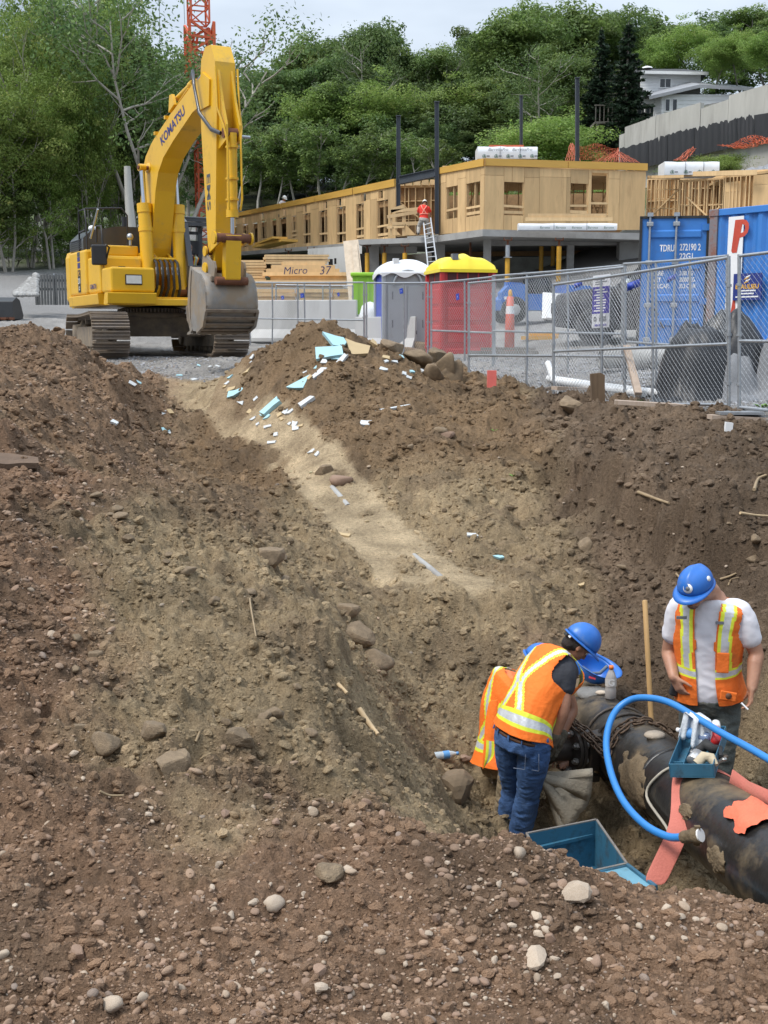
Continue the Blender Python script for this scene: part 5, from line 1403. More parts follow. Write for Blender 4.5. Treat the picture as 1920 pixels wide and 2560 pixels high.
 # ---- portable toilets
M['tgrey']=mat('grey polyethylene',(.34,.37,.40),.5,0,.04,2,dirt=(.27,.27,.26),damt=.25)
M['tblue']=mat('blue polyethylene',(.03,.07,.48),.45,0,.05,2)
M['twhite']=mat('white translucent roof',(.75,.77,.80),.4,0,.04,2)
M['tred']=mat('red polyethylene',(.50,.035,.035),.45,0,.06,2,dirt=(.4,.1,.08),damt=.2)
M['tyellow']=mat('yellow polyethylene',(.85,.67,.03),.4,0,.04,2)
M['tdark']=mat('dark vent mesh',(.08,.02,.02),.7)
def toilet(name,label,loc,rz,w,d,h,mb_,side,roof,red):
 t=thing(name,label,'portable toilet',loc,rz,'portable toilets')
 hb=h*.83
 MB().bb(-w/2-.03,w/2+.03,-d/2-.03,d/2+.03,0,.12).build('skid_base',M['black']if not red else mb_,t,bevel=.02)
 # four moulded walls, recessed between corner posts
 MB().bb(-w/2,w/2,-d/2,-d/2+.04,.12,hb).build('front_panel',mb_,t)
 MB().bb(-w/2,w/2,d/2-.04,d/2,.12,hb).build('rear_panel',mb_,t)
 MB().bb(-w/2,-w/2+.04,-d/2+.05,d/2-.05,.12,hb).build('side_panel',side,t)
 MB().bb(w/2-.04,w/2,-d/2+.05,d/2-.05,.12,hb).build('side_panel',mb_,t)
 for sx in(-1,1):
  for sy in(-1,1):MB().bb(sx*w/2-.05,sx*w/2+.05,sy*d/2-.05,sy*d/2+.05,.1,hb+.02).build('corner_post',mb_,t,bevel=.025)
  # roof: a domed shell with ribs running front to back
 rows=[];n,m_=40,14
 for i in range(n+1):
  u=i/n*2-1;row=[]
  for j in range(m_+1):
   v=j/m_*2-1
   e=max(0,1-abs(u)**2.6)**.5*max(0,1-abs(v)**3.0)**.45
   rib=(.5+.5*cos(u*pi*3))**2 if red else.5+.5*sin(u*5+v*2)
   z=hb+(h-hb)*(.10+e*(.75+.18*rib*(1-abs(u))))-(.02 if abs(v)>.97 or abs(u)>.97 else 0)
   row.append(Vc((u*(w/2+.07),v*(d/2+.07),z)))
  rows.append(row)
 mb=MB();mb.grid(rows)
 skirt=[rows[0][j]for j in range(m_+1)]+[rows[i][m_]for i in range(1,n+1)]+[rows[n][j]for j in range(m_-1,-1,-1)]+[rows[i][0]for i in range(n-1,0,-1)]
 wave=[(0 if red else.05*sin(k*.33))for k in range(len(skirt))]
 mb.grid([[p for p in skirt]+[skirt[0]],[Vc((p.x,p.y,hb-.05+wv))for p,wv in zip(skirt,wave)]+[Vc((skirt[0].x,skirt[0].y,hb-.05+wave[0]))]],smooth=0)
 mb.build('roof',roof,t)
 if red:
  for x0,x1,fy in((-w/2+.1,w/2-.1,0),):
   MB().bb(x0-.02,x1+.02,-d/2-.035,-d/2+.01,hb-.30,hb-.27).bb(x0-.02,x1+.02,-d/2-.035,-d/2+.01,hb-.05,hb-.02).build('vent_surround',mb_,t)
   for k in range(4):
    a=x0+(x1-x0)*k/4;MB().bb(a+.02,a+(x1-x0)/4-.02,-d/2-.012,-d/2+.005,hb-.26,hb-.06).build('vent',M['tdark'],t)
  for k in range(2):
   MB().bb(-w/2-.012,-w/2+.005,-d/2+.15+k*.45,-d/2+.52+k*.45,hb-.26,hb-.06).build('vent',M['tdark'],t)
  for z0,z1 in((.25,.62),(.72,1.0),(1.08,1.40)):
   for x0,x1 in((-w/2+.12,-.06),(.02,w/2-.12)):
    mb=MB();mb.bb(x0,x1,-d/2-.022,-d/2+.01,z0,z1).build('moulded_panel',mb_,t,bevel=.02)
  for z0,z1 in((.25,.62),(.72,1.0),(1.08,1.40)):MB().bb(-w/2-.022,-w/2+.01,-d/2+.15,d/2-.15,z0,z1).build('moulded_panel',mb_,t,bevel=.02)
 else:
  for x0,x1 in((-w/2+.09,-.015),(.015,w/2-.09)):
   MB().bb(x0,x1,-d/2-.02,-d/2+.01,.2,hb-.28).build('moulded_panel',mb_,t,bevel=.015)
  MB().lathe([(.36,0),(.36,.03),(.31,.03),(.31,0)],(0,-d/2-.025,hb-.27),(0,-1,0),24,a0=0,a1=pi).build('moulded_arch',mb_,t)
  for x in(-w/2+.2,w/2-.2):
   for z in(.55,1.2):MB().bb(x-.015,x+.015,-d/2-.03,-d/2-.015,z,z+.18).build('slot',M['ink_grey'],t)
 MB().bb(-w/4-.05,-w/4+.08,-d/2+.02,-d/2+.16,h*.93,h*.99).build('roof_vent',M['ink_grey']if red else roof,t)
 return t
gt=at(1008,876,27.6);toilet('portable_toilet','grey portable toilet with white domed roof and blue side',(gt.x,gt.y+.5,base(gt.x,gt.y)+.02),R(10),1.12,1.12,at(1008,646,27.6).z-base(gt.x,gt.y),M['tgrey'],M['tblue'],M['twhite'],False)
rt=at(1152,886,25.6);toilet('portable_toilet','red portable toilet with ribbed yellow roof',(rt.x,rt.y+.5,base(rt.x,rt.y)+.0),R(14),1.16,1.12,at(1152,632,25.6).z-base(rt.x,rt.y),M['tred'],M['tred'],M['tyellow'],True)
# lime green bin and bagged material beside the grey toilet
p=at(921,790,30.5);zt_=at(921,683,30.5).z
t=thing('green_bin','tall lime green plastic bin standing behind the grey toilet','bin',(p.x,p.y,base(p.x,p.y)))
hh=zt_-base(p.x,p.y);M['lime']=mat('lime green plastic',(.30,.58,.04),.45,0,.05,3)
MB().prism([(-.32,0),(.32,0),(.40,hh-.1),(-.40,hh-.1)],-.35,.35).build('tub',M['lime'],t,bevel=.03)
MB().bb(-.45,.45,-.42,.42,hh-.1,hh).build('lid',M['lime'],t,bevel=.03)
for k in range(3):MB().bb(-.3+k*.28,-.26+k*.28,-.38,-.34,hh*.25,hh-.12).build('rib',M['lime'],t)
p=at(925,790,29.6)
mb=MB();mb.ball((0,0,.55),(.33,.3,.62),14,10)
t=mb.build('bulk_bag',M['wrap'],None,label='white woven bulk bag slumped between lime bin and grey toilet',cat='bag');t.location=(p.x,p.y,base(p.x,p.y)-.05)
d_=t.modifiers.new('crease','DISPLACE');tx=bpy.data.textures.new('crease','CLOUDS');tx.noise_scale=.25;d_.texture=tx;d_.strength=.14
# ---- lumber stacks
def lumber_stack(label,px0,px1,yb,yt,Y,rows,dep,seed=0,stagger=.06,ends=True,thick=None,rz=0):
 r=random.Random(seed)
 a,b,c=at(px0,yb,Y),at(px1,yb,Y),at(px0,yt,Y);L,Hh=b.x-a.x,c.z-a.z
 t=thing('lumber_stack',label,'lumber',tuple(a),rz,'lumber stacks on the yard');dz=Hh/rows
 MB().bb(.12+stagger,L-.12-stagger,.06,dep,0,Hh-.01).build('core_boards',M['stud'],t)
 for k in range(rows):
  n=r.choice((1,1,2));x=r.uniform(-stagger,stagger)
  cut=[0,1]if n==1 else[0,r.uniform(.35,.65),1]
  for q in range(n):
   x0,x1=x+cut[q]*L+.004,x+cut[q+1]*L-.004
   MB().bb(x0,x1,r.uniform(-.03,.03),.14,k*dz+.006,(k+1)*dz-.006).build('board',M['stud'],t)
  MB().bb(-.04+x,.02+x,.16,.5,k*dz+.006,(k+1)*dz-.006).build('board',M['stud'],t)
 return t,L,Hh
M['pine_pink']=M['stud']
lumber_stack('stack of pinkish long boards half hidden by the excavator bucket',585,664,702,650,35.5,8,1.1,1,.05)
lumber_stack('topmost stack of boards above the stepped pile',662,822,660,636,37.5,4,1.2,2,.06)
lumber_stack('low board stack under the stepped pile before the lime bin',612,868,714,700,34.2,2,1.3,4,.04)
for k,(x0,x1,y1,y0)in enumerate(((705,812,668,653),(680,838,672,662),(668,850,681,671),(656,872,690,680))):
 lumber_stack('stepped layer of yellow boards, number %s from the top of the lettered pile'%('one','two','three','four')[k],x0,x1,y1,y0,35.0-.06*k,1,1.0,20+k,.03)
lumber_stack('bottom layer of short blocks under the lettered pile',678,868,702,690,34.9,1,1.0,31,.02)
for s,px,sz in(('Micro',738,.30),('37',812,.34)):
 put_text(s,tuple(at(px,677,34.70)),(1,0,.03),(0,0,1),sz,mat('marker ink',(.03,.03,.10),.6),bpy.data.objects['lumber_stack.005'],world=1,shear=.15)
for k,(x0,x1)in enumerate(((640,738),(742,828),(834,876))):
 lumber_stack('lower stack of short board ends behind the fence, %s'%('next to the red drum','under the letters','beside the leaning planks')[k],x0,x1,792,722,32.5,7,1.0,40+k,.03)
 # wrapped plywood behind the fence near the bucket, red drum
p=at(700,775,31.6)
t=thing('red_drum','red drum with white labels standing behind the fence','drum',(p.x,p.y,base(p.x,p.y)))
MB().lathe([(0,0),(.24,0),(.24,.33),(.26,.35),(.24,.37),(.24,.7),(.26,.72),(.24,.74),(.24,1.0),(.26,1.02),(.22,1.02),(0,1.0)],n=18).build('body',mat('drum red',(.45,.03,.03),.5),t)
MB().bb(-.1,.14,-.265,-.245,.45,.75).build('label_sheet',M['sign_white'],t)
MB().bb(-.08,.1,-.265,-.245,.80,.95).build('label_sheet',M['sign_white'],t)
# leaning planks
for a,b,w,lab in(((877,603,33),(905,832,29.6),.42,'broad weathered plank leaning upright beside the grey toilet'),((886,612,32.8),(912,815,29.5),.16,'narrow split plank leaning against the broad weathered plank')):
 p,q=at(*a),at(*b);q.z=base(q.x,q.y)-.1
 o=MB().bar(p,q,w,.06,(0,-1,0)).build('leaning_plank',mat('weathered plank',(.50,.41,.31),.85,0,.2,1.5,stretch=(5,5,.4),dirt=(.33,.25,.18),damt=.4),None,label=lab,cat='plank')
 # ---- concrete barriers
def barrier(label,px,py,Y,L,rz,h=.85):
 p=at(px,py,Y);t=thing('concrete_barrier',label,'barrier',(p.x,p.y,base(p.x,p.y)-.02),rz,'concrete barriers')
 MB().prism([(-.3,0),(.3,0),(.3,.1),(.14,.32),(.09,h),(-.09,h),(-.14,.32),(-.3,.1)],0,L,(0,0,0),(0,1,0),(0,0,1),(1,0,0)).build('body',M['conc_lt'],t,bevel=.02)
 MB().cyl((-.005,0,.45),(.02,0,.45),.05).build('lifting_hole',M['black'],t)
 MB().cyl((L-.02,0,.45),(L+.006,0,.45),.05).build('lifting_hole',M['black'],t)
 return t
barrier('long pale concrete barrier behind the fence beside the excavator track',548,868,30.2,3.6,R(-8),1.05)
barrier('pale concrete barrier half hidden by the top of the spoil heap',862,838,30.0,1.9,R(-32),.8)
barrier('white concrete barrier end with dark hole beside the grey toilet',893,862,28.2,1.55,R(-24),.82)
# ---- blue telehandler
M['lift']=mat('machine blue',(.03,.16,.52),.4,0,.06,3,dirt=(.1,.13,.2),damt=.2)
p=at(1330,782,34);t=thing('telehandler','blue telehandler with black cab parked behind the fence','telehandler',(p.x,p.y,base(p.x,p.y)),R(8))
t.scale=(.66,)*3
MB().prism([(-1.5,.55),(1.7,.55),(1.9,.95),(1.6,1.25),(-1.2,1.3),(-1.6,1.0)],-.85,.85).build('chassis',M['lift'],t,bevel=.03)
MB().prism([(-1.55,.9),(-.6,.9),(-.55,1.65),(-1.3,1.6),(-1.6,1.3)],-.95,-.2).build('engine_cover',M['lift'],t,bevel=.04)
MB().bar((-1.2,.15,1.6),(2.6,.15,1.45),.34,.36).build('boom',M['lift'],t)
MB().bar((1.8,.15,1.48),(3.2,.15,1.42),.26,.26).build('boom_extension',M['lift'],t)
MB().bb(3.1,3.2,-.5,.8,.9,1.6).build('fork_carriage',M['black'],t)
mb=MB()
for x,y in((-.5,-.9),(.6,-.9),(-.5,-.2),(.6,-.2)):mb.bar((x,y,1.2),(x*.85,y,2.15),.08,.08)
mb.bb(-.55,.6,-.95,-.15,2.12,2.2);mb.build('cab_frame',M['black'],t)
MB().bb(-.44,.54,-.88,-.24,1.25,2.1).build('cab_glass',M['glass'],t)
for x in(-1.05,1.25):
 for y in(-.95,.95):
  w=MB().lathe([(.22,-.16),(.50,-.18),(.56,-.1),(.56,.1),(.50,.18),(.22,.16)],(x,y,.56),(0,1,0),22).build('wheel',M['rubber'],t)
  MB().lathe([(0,-.1),(.24,-.17),(.24,.17),(0,.1)],(x,y,.56),(0,1,0),18).build('rim',mat('pale rim',(.45,.45,.45),.5),w)
MB().bb(-1.5,-1.1,-.97,-.95,1.0,1.12).build('decal',M['sign_white'],t)
# white board leaning and small things about the gravel
p,q=at(1390,800,29.5),at(1392,735,29.9)
MB().bar(p,q,.72,.05,(0,-1,0)).bar(p+Vc((.05,-.06,0)),q+Vc((.1,-.06,-.03)),.62,.04,(0,-1,0)).build('white_board',M['white'],None,label='white boards leaning together beside the black car',cat='board')
for px,py,Y,L_,rz,lab in((1350,803,28.5,.9,-.1,'yellow plank lying on the gravel beside the white boards'),(1260,868,24.2,1.4,.05,'dark timber skid lying on the gravel beyond the red toilet')):
 p=at(px,py,Y);z=base(p.x,p.y)
 o=MB().box((0,0,.05),(L_,.24,.09)).box((.1,.1,.13),(L_*.8,.2,.06)).build('plank',M['fascia']if 'yellow' in lab else M['bark'],None,label=lab,cat='plank');o.location=(p.x,p.y,z);o.rotation_euler=(0,0,rz)
 # orange delineator and pink marker
p,q=at(1274,845,25.5),at(1277,728,25.7)
t=thing('delineator_post','faded orange delineator post with white band before the lift','traffic post',(p.x,p.y,base(p.x,p.y)))
h=q.z-base(p.x,p.y);M['dorange']=mat('faded orange plastic',(.62,.13,.08),.5,0,.1,3)
MB().lathe([(.0,0),(.11,0),(.10,h*.5),(.075,h*.9),(0,h*.92)],n=12).build('post',M['dorange'],t)
MB().cyl((0,0,h*.62),(0,0,h*.75),.098,.088).build('white_band',M['sign_white'],t)
MB().ball((0,0,h*.95),(.05,.05,.1),8,6).build('tip',M['gold'],t)
p=on_ground(1229,968);q=at(1229,926,p.y)
o=MB().bb(-.065,.065,-.04,.04,-.3,q.z-p.z).build('survey_stake',mat('fluorescent pink paint',(.75,.16,.13),.6,0,.1,5),None,label='short pink painted survey stake behind the tilted fence panel',cat='stake');o.location=tuple(p)
p=on_ground(1496,1000,y0=12.5);q=at(1494,932,p.y)
o=MB().prism([(-.085,-.4),(.075,-.4),(.085,q.z-p.z-.03),(.03,q.z-p.z),(-.10,q.z-p.z-.01)],-.05,.05).build('wooden_stake',mat('old timber',(.15,.10,.06),.9,0,.25,4,stretch=(4,4,.4)),None,label='dark wooden stake standing in the soil in front of the fence',cat='stake');o.location=tuple(p);o.rotation_euler=(0,R(-3),0)
# ---- black car
M['carpaint']=mat('black car paint',(.012,.012,.016),.5,0,.1,2,spec=.3,dirt=(.04,.036,.034),damt=.25,dscale=2)
p=at(1488,878,25.2);gcar=base(p.x+.4,p.y)
M['kdark']=mat('dark alloy',(.05,.05,.055),.4,.4)
car=thing('parked_car','black sport utility car parked behind the rental sign','car',(p.x+1.75,p.y+.7,gcar),R(168))
car.scale=(1.1,)*3
def car_side(pts,y,m_,nm):pass
# body: cross sections along x (nose at +x)
secs=[(2.3,.45,.85,.74,.62),(2.2,.35,.98,.88,.85),(1.7,.3,1.08,.95,.93),(1.0,.3,1.14,.97,.95),(.85,.3,1.16,.97,.95),(-.3,.3,1.16,.97,.96),(-1.6,.3,1.18,.97,.95),(-2.2,.38,1.15,.9,.88),(-2.35,.5,.95,.8,.7)]
rows=[]
for x,z0,z1,wl_,wu in secs:
 rows.append([Vc((x,s*w,z))for s,w,z in((-1,wl_*.9,z0),(-1,wl_,z0+.2),(-1,wl_,(z0+z1)/2),(-1,wu,z1-.06),(-1,wu*.8,z1),(0,0,z1+.03),(1,wu*.8,z1),(1,wu,z1-.06),(1,wl_,(z0+z1)/2),(1,wl_,z0+.2),(1,wl_*.9,z0))])
mb=MB();mb.grid(rows);mb.add(rows[0],[tuple(range(11))]);mb.add(rows[-1],[tuple(reversed(range(11)))]);mb.build('body',M['carpaint'],car)
cab=[(1.05,1.14,.9,.9),(.35,1.68,.72,.72),(-.6,1.78,.74,.74),(-1.7,1.72,.72,.72),(-2.2,1.15,.86,.86)]
rows=[[Vc((x,-w,z)),Vc((x,0,z+.03)),Vc((x,w,z))]for x,z,w,_ in cab]
mb=MB();mb.grid([rows[1],rows[2],rows[3]]);mb.build('roof',M['carpaint'],car)
mb=MB();mb.grid([[Vc((1.02,-.86,1.14)),Vc((1.05,0,1.17)),Vc((1.02,.86,1.14))],[Vc((.36,-.70,1.68)),Vc((.36,0,1.71)),Vc((.36,.70,1.68))]])
mb.build('windscreen',mat('car glass',(.16,.18,.19),.06,0,.2,2,spec=.9),car)
for s in(-1,1):
 mb=MB();mb.add([Vc((.95,s*.9,1.14)),Vc((.36,s*.725,1.66)),Vc((-.6,s*.745,1.75)),Vc((-1.7,s*.725,1.69)),Vc((-2.1,s*.88,1.15))],[(0,1,2,3,4)]);mb.build('side_window',M['glass'],car)
 for a,b in(((1.04,s*.89,1.13),(.36,s*.72,1.70)),((-.4,s*.91,1.14),(-.45,s*.755,1.76)),((-1.5,s*.91,1.14),(-1.55,s*.745,1.72))):MB().bar(a,b,.06,.05).build('pillar',M['carpaint'],car)
 MB().ball((.85,s*1.06,1.16),(.10,.14,.11),10,7).build('mirror',mat('chrome mirror',(.35,.37,.36),.25,.5),car)
 MB().ball((2.12,s*.66,.86),(.16,.2,.1),10,6).build('headlight',mat('lamp glass',(.5,.52,.55),.1),car)
 for x in(1.45,-1.45):
  w=MB().lathe([(.2,-.11),(.34,-.12),(.37,-.07),(.37,.07),(.34,.12),(.2,.11)],(x,s*.86,.37),(0,1,0),22).build('wheel',M['rubber'],car)
  MB().lathe([(0,-.06),(.2,-.125),(.22,-.1),(.22,.1),(.2,.125),(0,.06)],(x,s*.86,.37),(0,1,0),12).build('rim',M['kdark'],w)
MB().bb(2.22,2.33,-.5,.5,.62,.82).build('grille',M['black'],car)
# ---- black and grey tarpaulin heaps behind the fence, white pipes, stray timber
def tarp(label,c,w,d,h,m_,seed,px=None,flat=.5,bumps=5):
 r=random.Random(seed);n=46
 bl=[(r.uniform(-.6,.6)*w,r.uniform(-.5,.5)*d,r.uniform(.25,.5)*w,r.uniform(.6,1.0)*h)for _ in range(bumps)]
 rows=[]
 for i in range(n+1):
  row=[]
  for j in range(n+1):
   x,y=(i/n-.5)*2*w,(j/n-.5)*2*d
   z=max([hh_*max(0,1-((x-bx_)/rr_)**2-((y-by_)/(rr_*.8))**2)**.6 for bx_,by_,rr_,hh_ in bl])
   z+=.14*abs(mnoise.noise(Vc((x*2.6+seed,y*1.2,z))))+.12*(.4-abs(mnoise.noise(Vc((x*5,y*3+seed,1)))))+.03*mnoise.noise(Vc((x*14,y*14,3)))
   e=max(abs(x)/w,abs(y)/d);z=z*(1 if e<.85 else max(0,(1-e)/.15))
   gx,gy=c.x+x,c.y+y
   row.append(Vc((x,y,base(0+gx,gy)-c.z+z-.02-.05*(e>.95))))
  rows.append(row)
 o=MB().grid(rows).build('tarpaulin',m_,None,label=label,cat='tarpaulin');o.location=c;return o
M['tarpb']=mat('black sheeting',(.018,.019,.022),.42,0,.3,2,bump=.3,bscale=12,dirt=(.06,.06,.06),damt=.15,dscale=3)
M['tarpg']=mat('grey geotextile',(.20,.205,.215),.85,0,.12,4,bump=.3,bscale=30)
c=at(1780,990,15.6);c.z=base(c.x,c.y)
tarp('black plastic sheeting heaped behind the sagging fence panel',c,1.05,.9,1.12,M['tarpb'],3,bumps=7)
c=at(1925,985,15.0);c.z=base(c.x,c.y)
tarp('grey geotextile roll draped over a heap beside the last fence post',c,.75,.8,.75,M['tarpg'],9,bumps=3)
for k,(px,py,Y,L_,rz,rr_,lab)in enumerate(((1640,905,19.4,1.9,.06,.16,'grey concrete pipe lying under the blue container door'),)):
 p=at(px,py,Y);z=base(p.x,p.y)+rr_
 o=MB().lathe([(rr_*.75,0),(rr_,0),(rr_,L_),(rr_*.75,L_),(rr_*.75,0)],(-L_/2,0,0),(1,0,0),18).build('concrete_pipe',M['conc'],None,label=lab,cat='pipe');o.location=(p.x,p.y,z);o.rotation_euler=(0,0,rz)
for k,(a,b,rr_,lab)in enumerate((((1372,955,18.6),(1660,1000,15.2),.055,'longest white plastic pipe lying behind the front fence'),((1382,968,18.2),(1610,992,15.5),.045,'thinner white plastic pipe lying against the longest one'),((1370,908,18.9),(1384,968,18.3),.05,'white plastic pipe end sticking up at the fence foot'))):
 p,q=at(*a),at(*b);p.z=base(p.x,p.y)+rr_+.03*k;q.z=base(q.x,q.y)+rr_+.02
 if k==2:p=at(*a)
 MB().tube([p,p.lerp(q,.5)+Vc((0,0,-.01)),q],rr_,12).build('plastic_pipe',M['white'],None,label=lab,cat='pipe')
p,q=at(1566,866,15.9),at(1596,985,15.0)
MB().bar(p,q,.09,.05,(0,-1,0)).build('timber_prop',mat('dirty pale timber',(.42,.33,.26),.85,0,.2,3,stretch=(4,4,.4),dirt=(.25,.18,.12),damt=.4),None,label='pale timber prop leaning behind the front fence panel',cat='timber')
for k,(px,py,Y,L_,rz,lab)in enumerate(((1690,1008,14.4,1.5,-.22,'brown plank lying under the sagging fence panel'),(1440,975,17.0,.7,.3,'short dirty board lying at the fence foot by the white pipes'),(1860,1035,13.2,.8,.05,'flat pale board under the double fence post'))):
 p=at(px,py,Y);o=MB().box((0,0,.02),(L_,.2,.05)).build('plank',bpy.data.materials['dirty pale timber'],None,label=lab,cat='plank');o.location=(p.x,p.y,gz(p.x,p.y)+.03);o.rotation_euler=(0,.05,rz)
 # fence foot plate with the doubled post
p=on_ground(1846,1036)
MB().box((0,0,.02),(.5,.3,.03)).build('foot_plate',M['galv'],None,label='steel foot plate under the doubled fence posts',cat='plate').location=tuple(p)
# ---- left background: picket fence, loader bucket, rubble bank
t=thing('picket_fence','grey wooden picket fence at the foot of the stand beside the excavator','fence',tuple(at(88,738,37)))
M['picket']=mat('weathered grey wood',(.12,.125,.125),.9,0,.2,3)
s_=37/FPX
for k in range(12):
 x=k*7.2*s_;MB().bb(x,x+5.2*s_,-.02,.02,-.3,(738-688)*s_+.03*sin(k*2)).build('picket',M['picket'],t)
for z in(.15,.42):MB().bb(0,90*s_,.022,.06,z,z+.07).build('rail',M['picket'],t)
for x in(0,45,88):MB().bb(x*s_,x*s_+.09,.06,.15,-.3,.68).build('post',M['galv'],t)
p=at(8,722,34)
t=thing('loader_bucket','dark loader bucket lying at the edge of the yard by the picket fence','bucket',(p.x-.35,p.y,base(p.x,p.y)))
MB().prism([(-.5,0),(.4,0),(.5,.12),(.2,.55),(-.1,.62),(-.45,.5)],-.75,.75,(0,0,0),(0,1,0),(0,0,1),(1,0,0)).build('shell',M['black'],t,bevel=.02)
MB().bb(-.78,.78,-.56,-.44,-.02,.05).build('cutting_edge',M['rust'],t)
for k in range(6):MB().prism([(-.04,0),(.04,0),(.02,.2),(-.02,.2)],0,.05,(-.6+k*.24,-.55,0),(1,0,0),(0,-1,0),(0,0,1)).build('tooth',M['rust'],t)
rb=random.Random(8)
mb=MB()
for k in range(520):
 px=rb.uniform(38,92);f=rb.random();py=738-f*(52*(px-30)/60);Y=35+f*1.5
 p=at(px,py,Y);s=rb.uniform(.04,.12);mb.ball(tuple(p),(s,s*.8,s*.7),5,4,smooth=0)
mb.build('rubble',M['conc'],None,kind='stuff',label='bank of broken grey stone beside the picket fence',cat='rubble')
mb=MB()
for k in range(700):
 f=rb.random();px=rb.uniform(1790,1990);py=rb.uniform(370,425)
 if px<1830+(py-370)*-.6+40*rb.random():continue
 Y=60.5-(py-350)/75*6.5;p=at(px,py,Y);p.z=base(p.x,p.y)+.02;s=rb.uniform(.05,.16);mb.ball(tuple(p),(s,s*.9,s*.7),5,4,smooth=0)
mb.build('gravel',mat('crushed grey stone',(.30,.31,.33),.9,0,.2,4),None,kind='stuff',label='crushed grey stone on the bank below the orange netting',cat='gravel')
# ================================================================ EXCAVATOR
M['kyel']=mat('excavator yellow',(.70,.40,.012),.42,0,.07,1.5,dirt=(.36,.25,.10),damt=.30,dscale=2.0,coat=.1)
M['kgrey']=mat('dark grey machine paint',(.045,.048,.055),.35,0,.1,3,coat=.3,dirt=(.13,.12,.11),damt=.2)
M['kblack']=mat('machine black',(.018,.018,.02),.5,0,.15,4)
M['chrome']=mat('chromed rod',(.55,.56,.58),.12,1.0,.05,4)
M['track']=mat('worn track steel',(.20,.165,.135),.6,.35,.2,6,dirt=(.25,.19,.13),damt=.6,dscale=4)
M['trackd']=mat('muddy undercarriage',(.17,.14,.11),.85,.1,.2,5,dirt=(.28,.22,.15),damt=.7,dscale=3)
M['bucket']=mat('worn bucket steel',(.235,.22,.20),.6,.2,.25,3,dirt=(.29,.22,.145),damt=.78,dscale=1.6)
M['bucketd']=mat('muddy wear strips',(.20,.16,.12),.8,.1,.2,5,dirt=(.13,.09,.06),damt=.5)
M['kdecal']=mat('dark blue decal',(.03,.03,.16),.5)
M['kglass']=mat('cab glass',(.05,.06,.06),.05,0,.1,2,spec=.8,alpha=.28)
XC=Vc((-4.93,25.0,0));XZ=base(-4.6,24.0)+.0
exc=thing('excavator','yellow crawler excavator with raised boom and grey bucket facing the trench','excavator',(XC.x,XC.y,XZ),R(180+28))
# --- undercarriage turned against the upper structure
UA=R(21.7-28)
UC=Matrix.Rotation(UA,3,'Z')
def uc(x,y,z):return UC@Vc((x,y,z))
def under(name,mb,m,parent=exc,bevel=0):
 mb.v=[tuple(UC@Vc(p))for p in mb.v]
 return mb.build(name,m,parent,bevel=bevel)
TR=.40;TY=1.72
def track_path(n):
 per=4*TY+2*pi*TR;out_=[]
 for k in range(n):
  s=per*k/n
  if s<2*TY:out_.append((-TY+s,2*TR+.06-.03*sin(pi*s/(2*TY)),0.0));continue
  s-=2*TY
  if s<pi*TR:a=s/TR;out_.append((TY+TR*sin(a),TR+.06+TR*cos(a),-a));continue
  s-=pi*TR
  if s<2*TY:out_.append((TY-s,.06,-pi));continue
  s-=2*TY;a=s/TR;out_.append((-TY-TR*sin(a),TR+.06-TR*cos(a),-pi-a))
 return out_
SW_=.72
shoe=MB()
shoe.bb(-SW_/2,SW_/2,-.088,.088,-.012,.012)
for y,h in((-.07,.035),(-.005,.028),(.06,.028)):shoe.bb(-SW_/2,SW_/2,y-.012,y+.012,.012,.012+h)
shoe.bb(-.12,.12,-.05,.05,-.07,-.012)
shoe_me=shoe.mesh('track_shoe',M['track'])
for sx in(1,-1):
 tr=bpy.data.objects.new('crawler_track',None);COL.objects.link(tr);tr.parent=exc
 tr.location=uc(sx*1.19,0,0);tr.rotation_euler=(0,0,UA)
 for y,z,a in track_path(46):
  o=link('track_shoe',shoe_me,tr);o.location=(0,y,z);o.rotation_euler=(a,0,0)
 fr=MB();fr.prism([(-1.55,.22),(1.5,.22),(1.5,.42),(1.2,.62),(-1.2,.62),(-1.6,.5)],-.2,.2,(0,0,0),(0,1,0),(0,0,1),(1,0,0)).build('track_frame',M['trackd'],tr,bevel=.02)
 MB().lathe([(0,-.1),(.12,-.1),(.14,-.05),(TR-.07,-.05),(TR-.07,.05),(.14,.05),(.12,.1),(0,.1)],(0,TY,TR+.06),(1,0,0),22).build('idler_wheel',M['trackd'],tr)
 MB().lathe([(0,-.24),(.22,-.24),(.24,-.1),(TR-.06,-.05),(TR-.06,.05),(.24,.1),(.22,.24),(0,.24)],(0,-TY,TR+.06),(1,0,0),22).build('drive_sprocket',M['trackd'],tr)
 for k in range(7):MB().lathe([(0,-.17),(.11,-.17),(.11,.17),(0,.17)],(0,-1.3+k*.42,.20),(1,0,0),14).build('track_roller',M['trackd'],tr)
 for k in range(2):MB().lathe([(0,-.12),(.07,-.12),(.07,.12),(0,.12)],(0,-.6+k*1.2,.74),(1,0,0),12).build('carrier_roller',M['trackd'],tr)
cf=MB()
cf.prism([(-1.0,.42),(1.0,.42),(1.0,.66),(.55,.82),(-.55,.82),(-1.0,.66)],-.62,.62,(0,0,0),(1,0,0),(0,0,1),(0,1,0))
under('car_body',cf,M['trackd'],bevel=.02)
MB().lathe([(.70,.80),(.74,.83),(.74,.90),(.66,.92),(.66,1.0),(.60,1.02)],n=40).build('swing_circle',M['trackd'],exc)
g=MB()
for k in range(60):
 a=k/60*2*pi;g.box((cos(a)*.69,sin(a)*.69,.955),(.05,.035,.07),(0,0,a))
g.build('ring_gear',M['track'],exc)
# --- upper structure (x = operator's right, y = forward)
MB().bb(-1.28,1.28,-1.75,1.62,1.03,1.16).build('revolving_frame',M['kyel'],exc,bevel=.015)
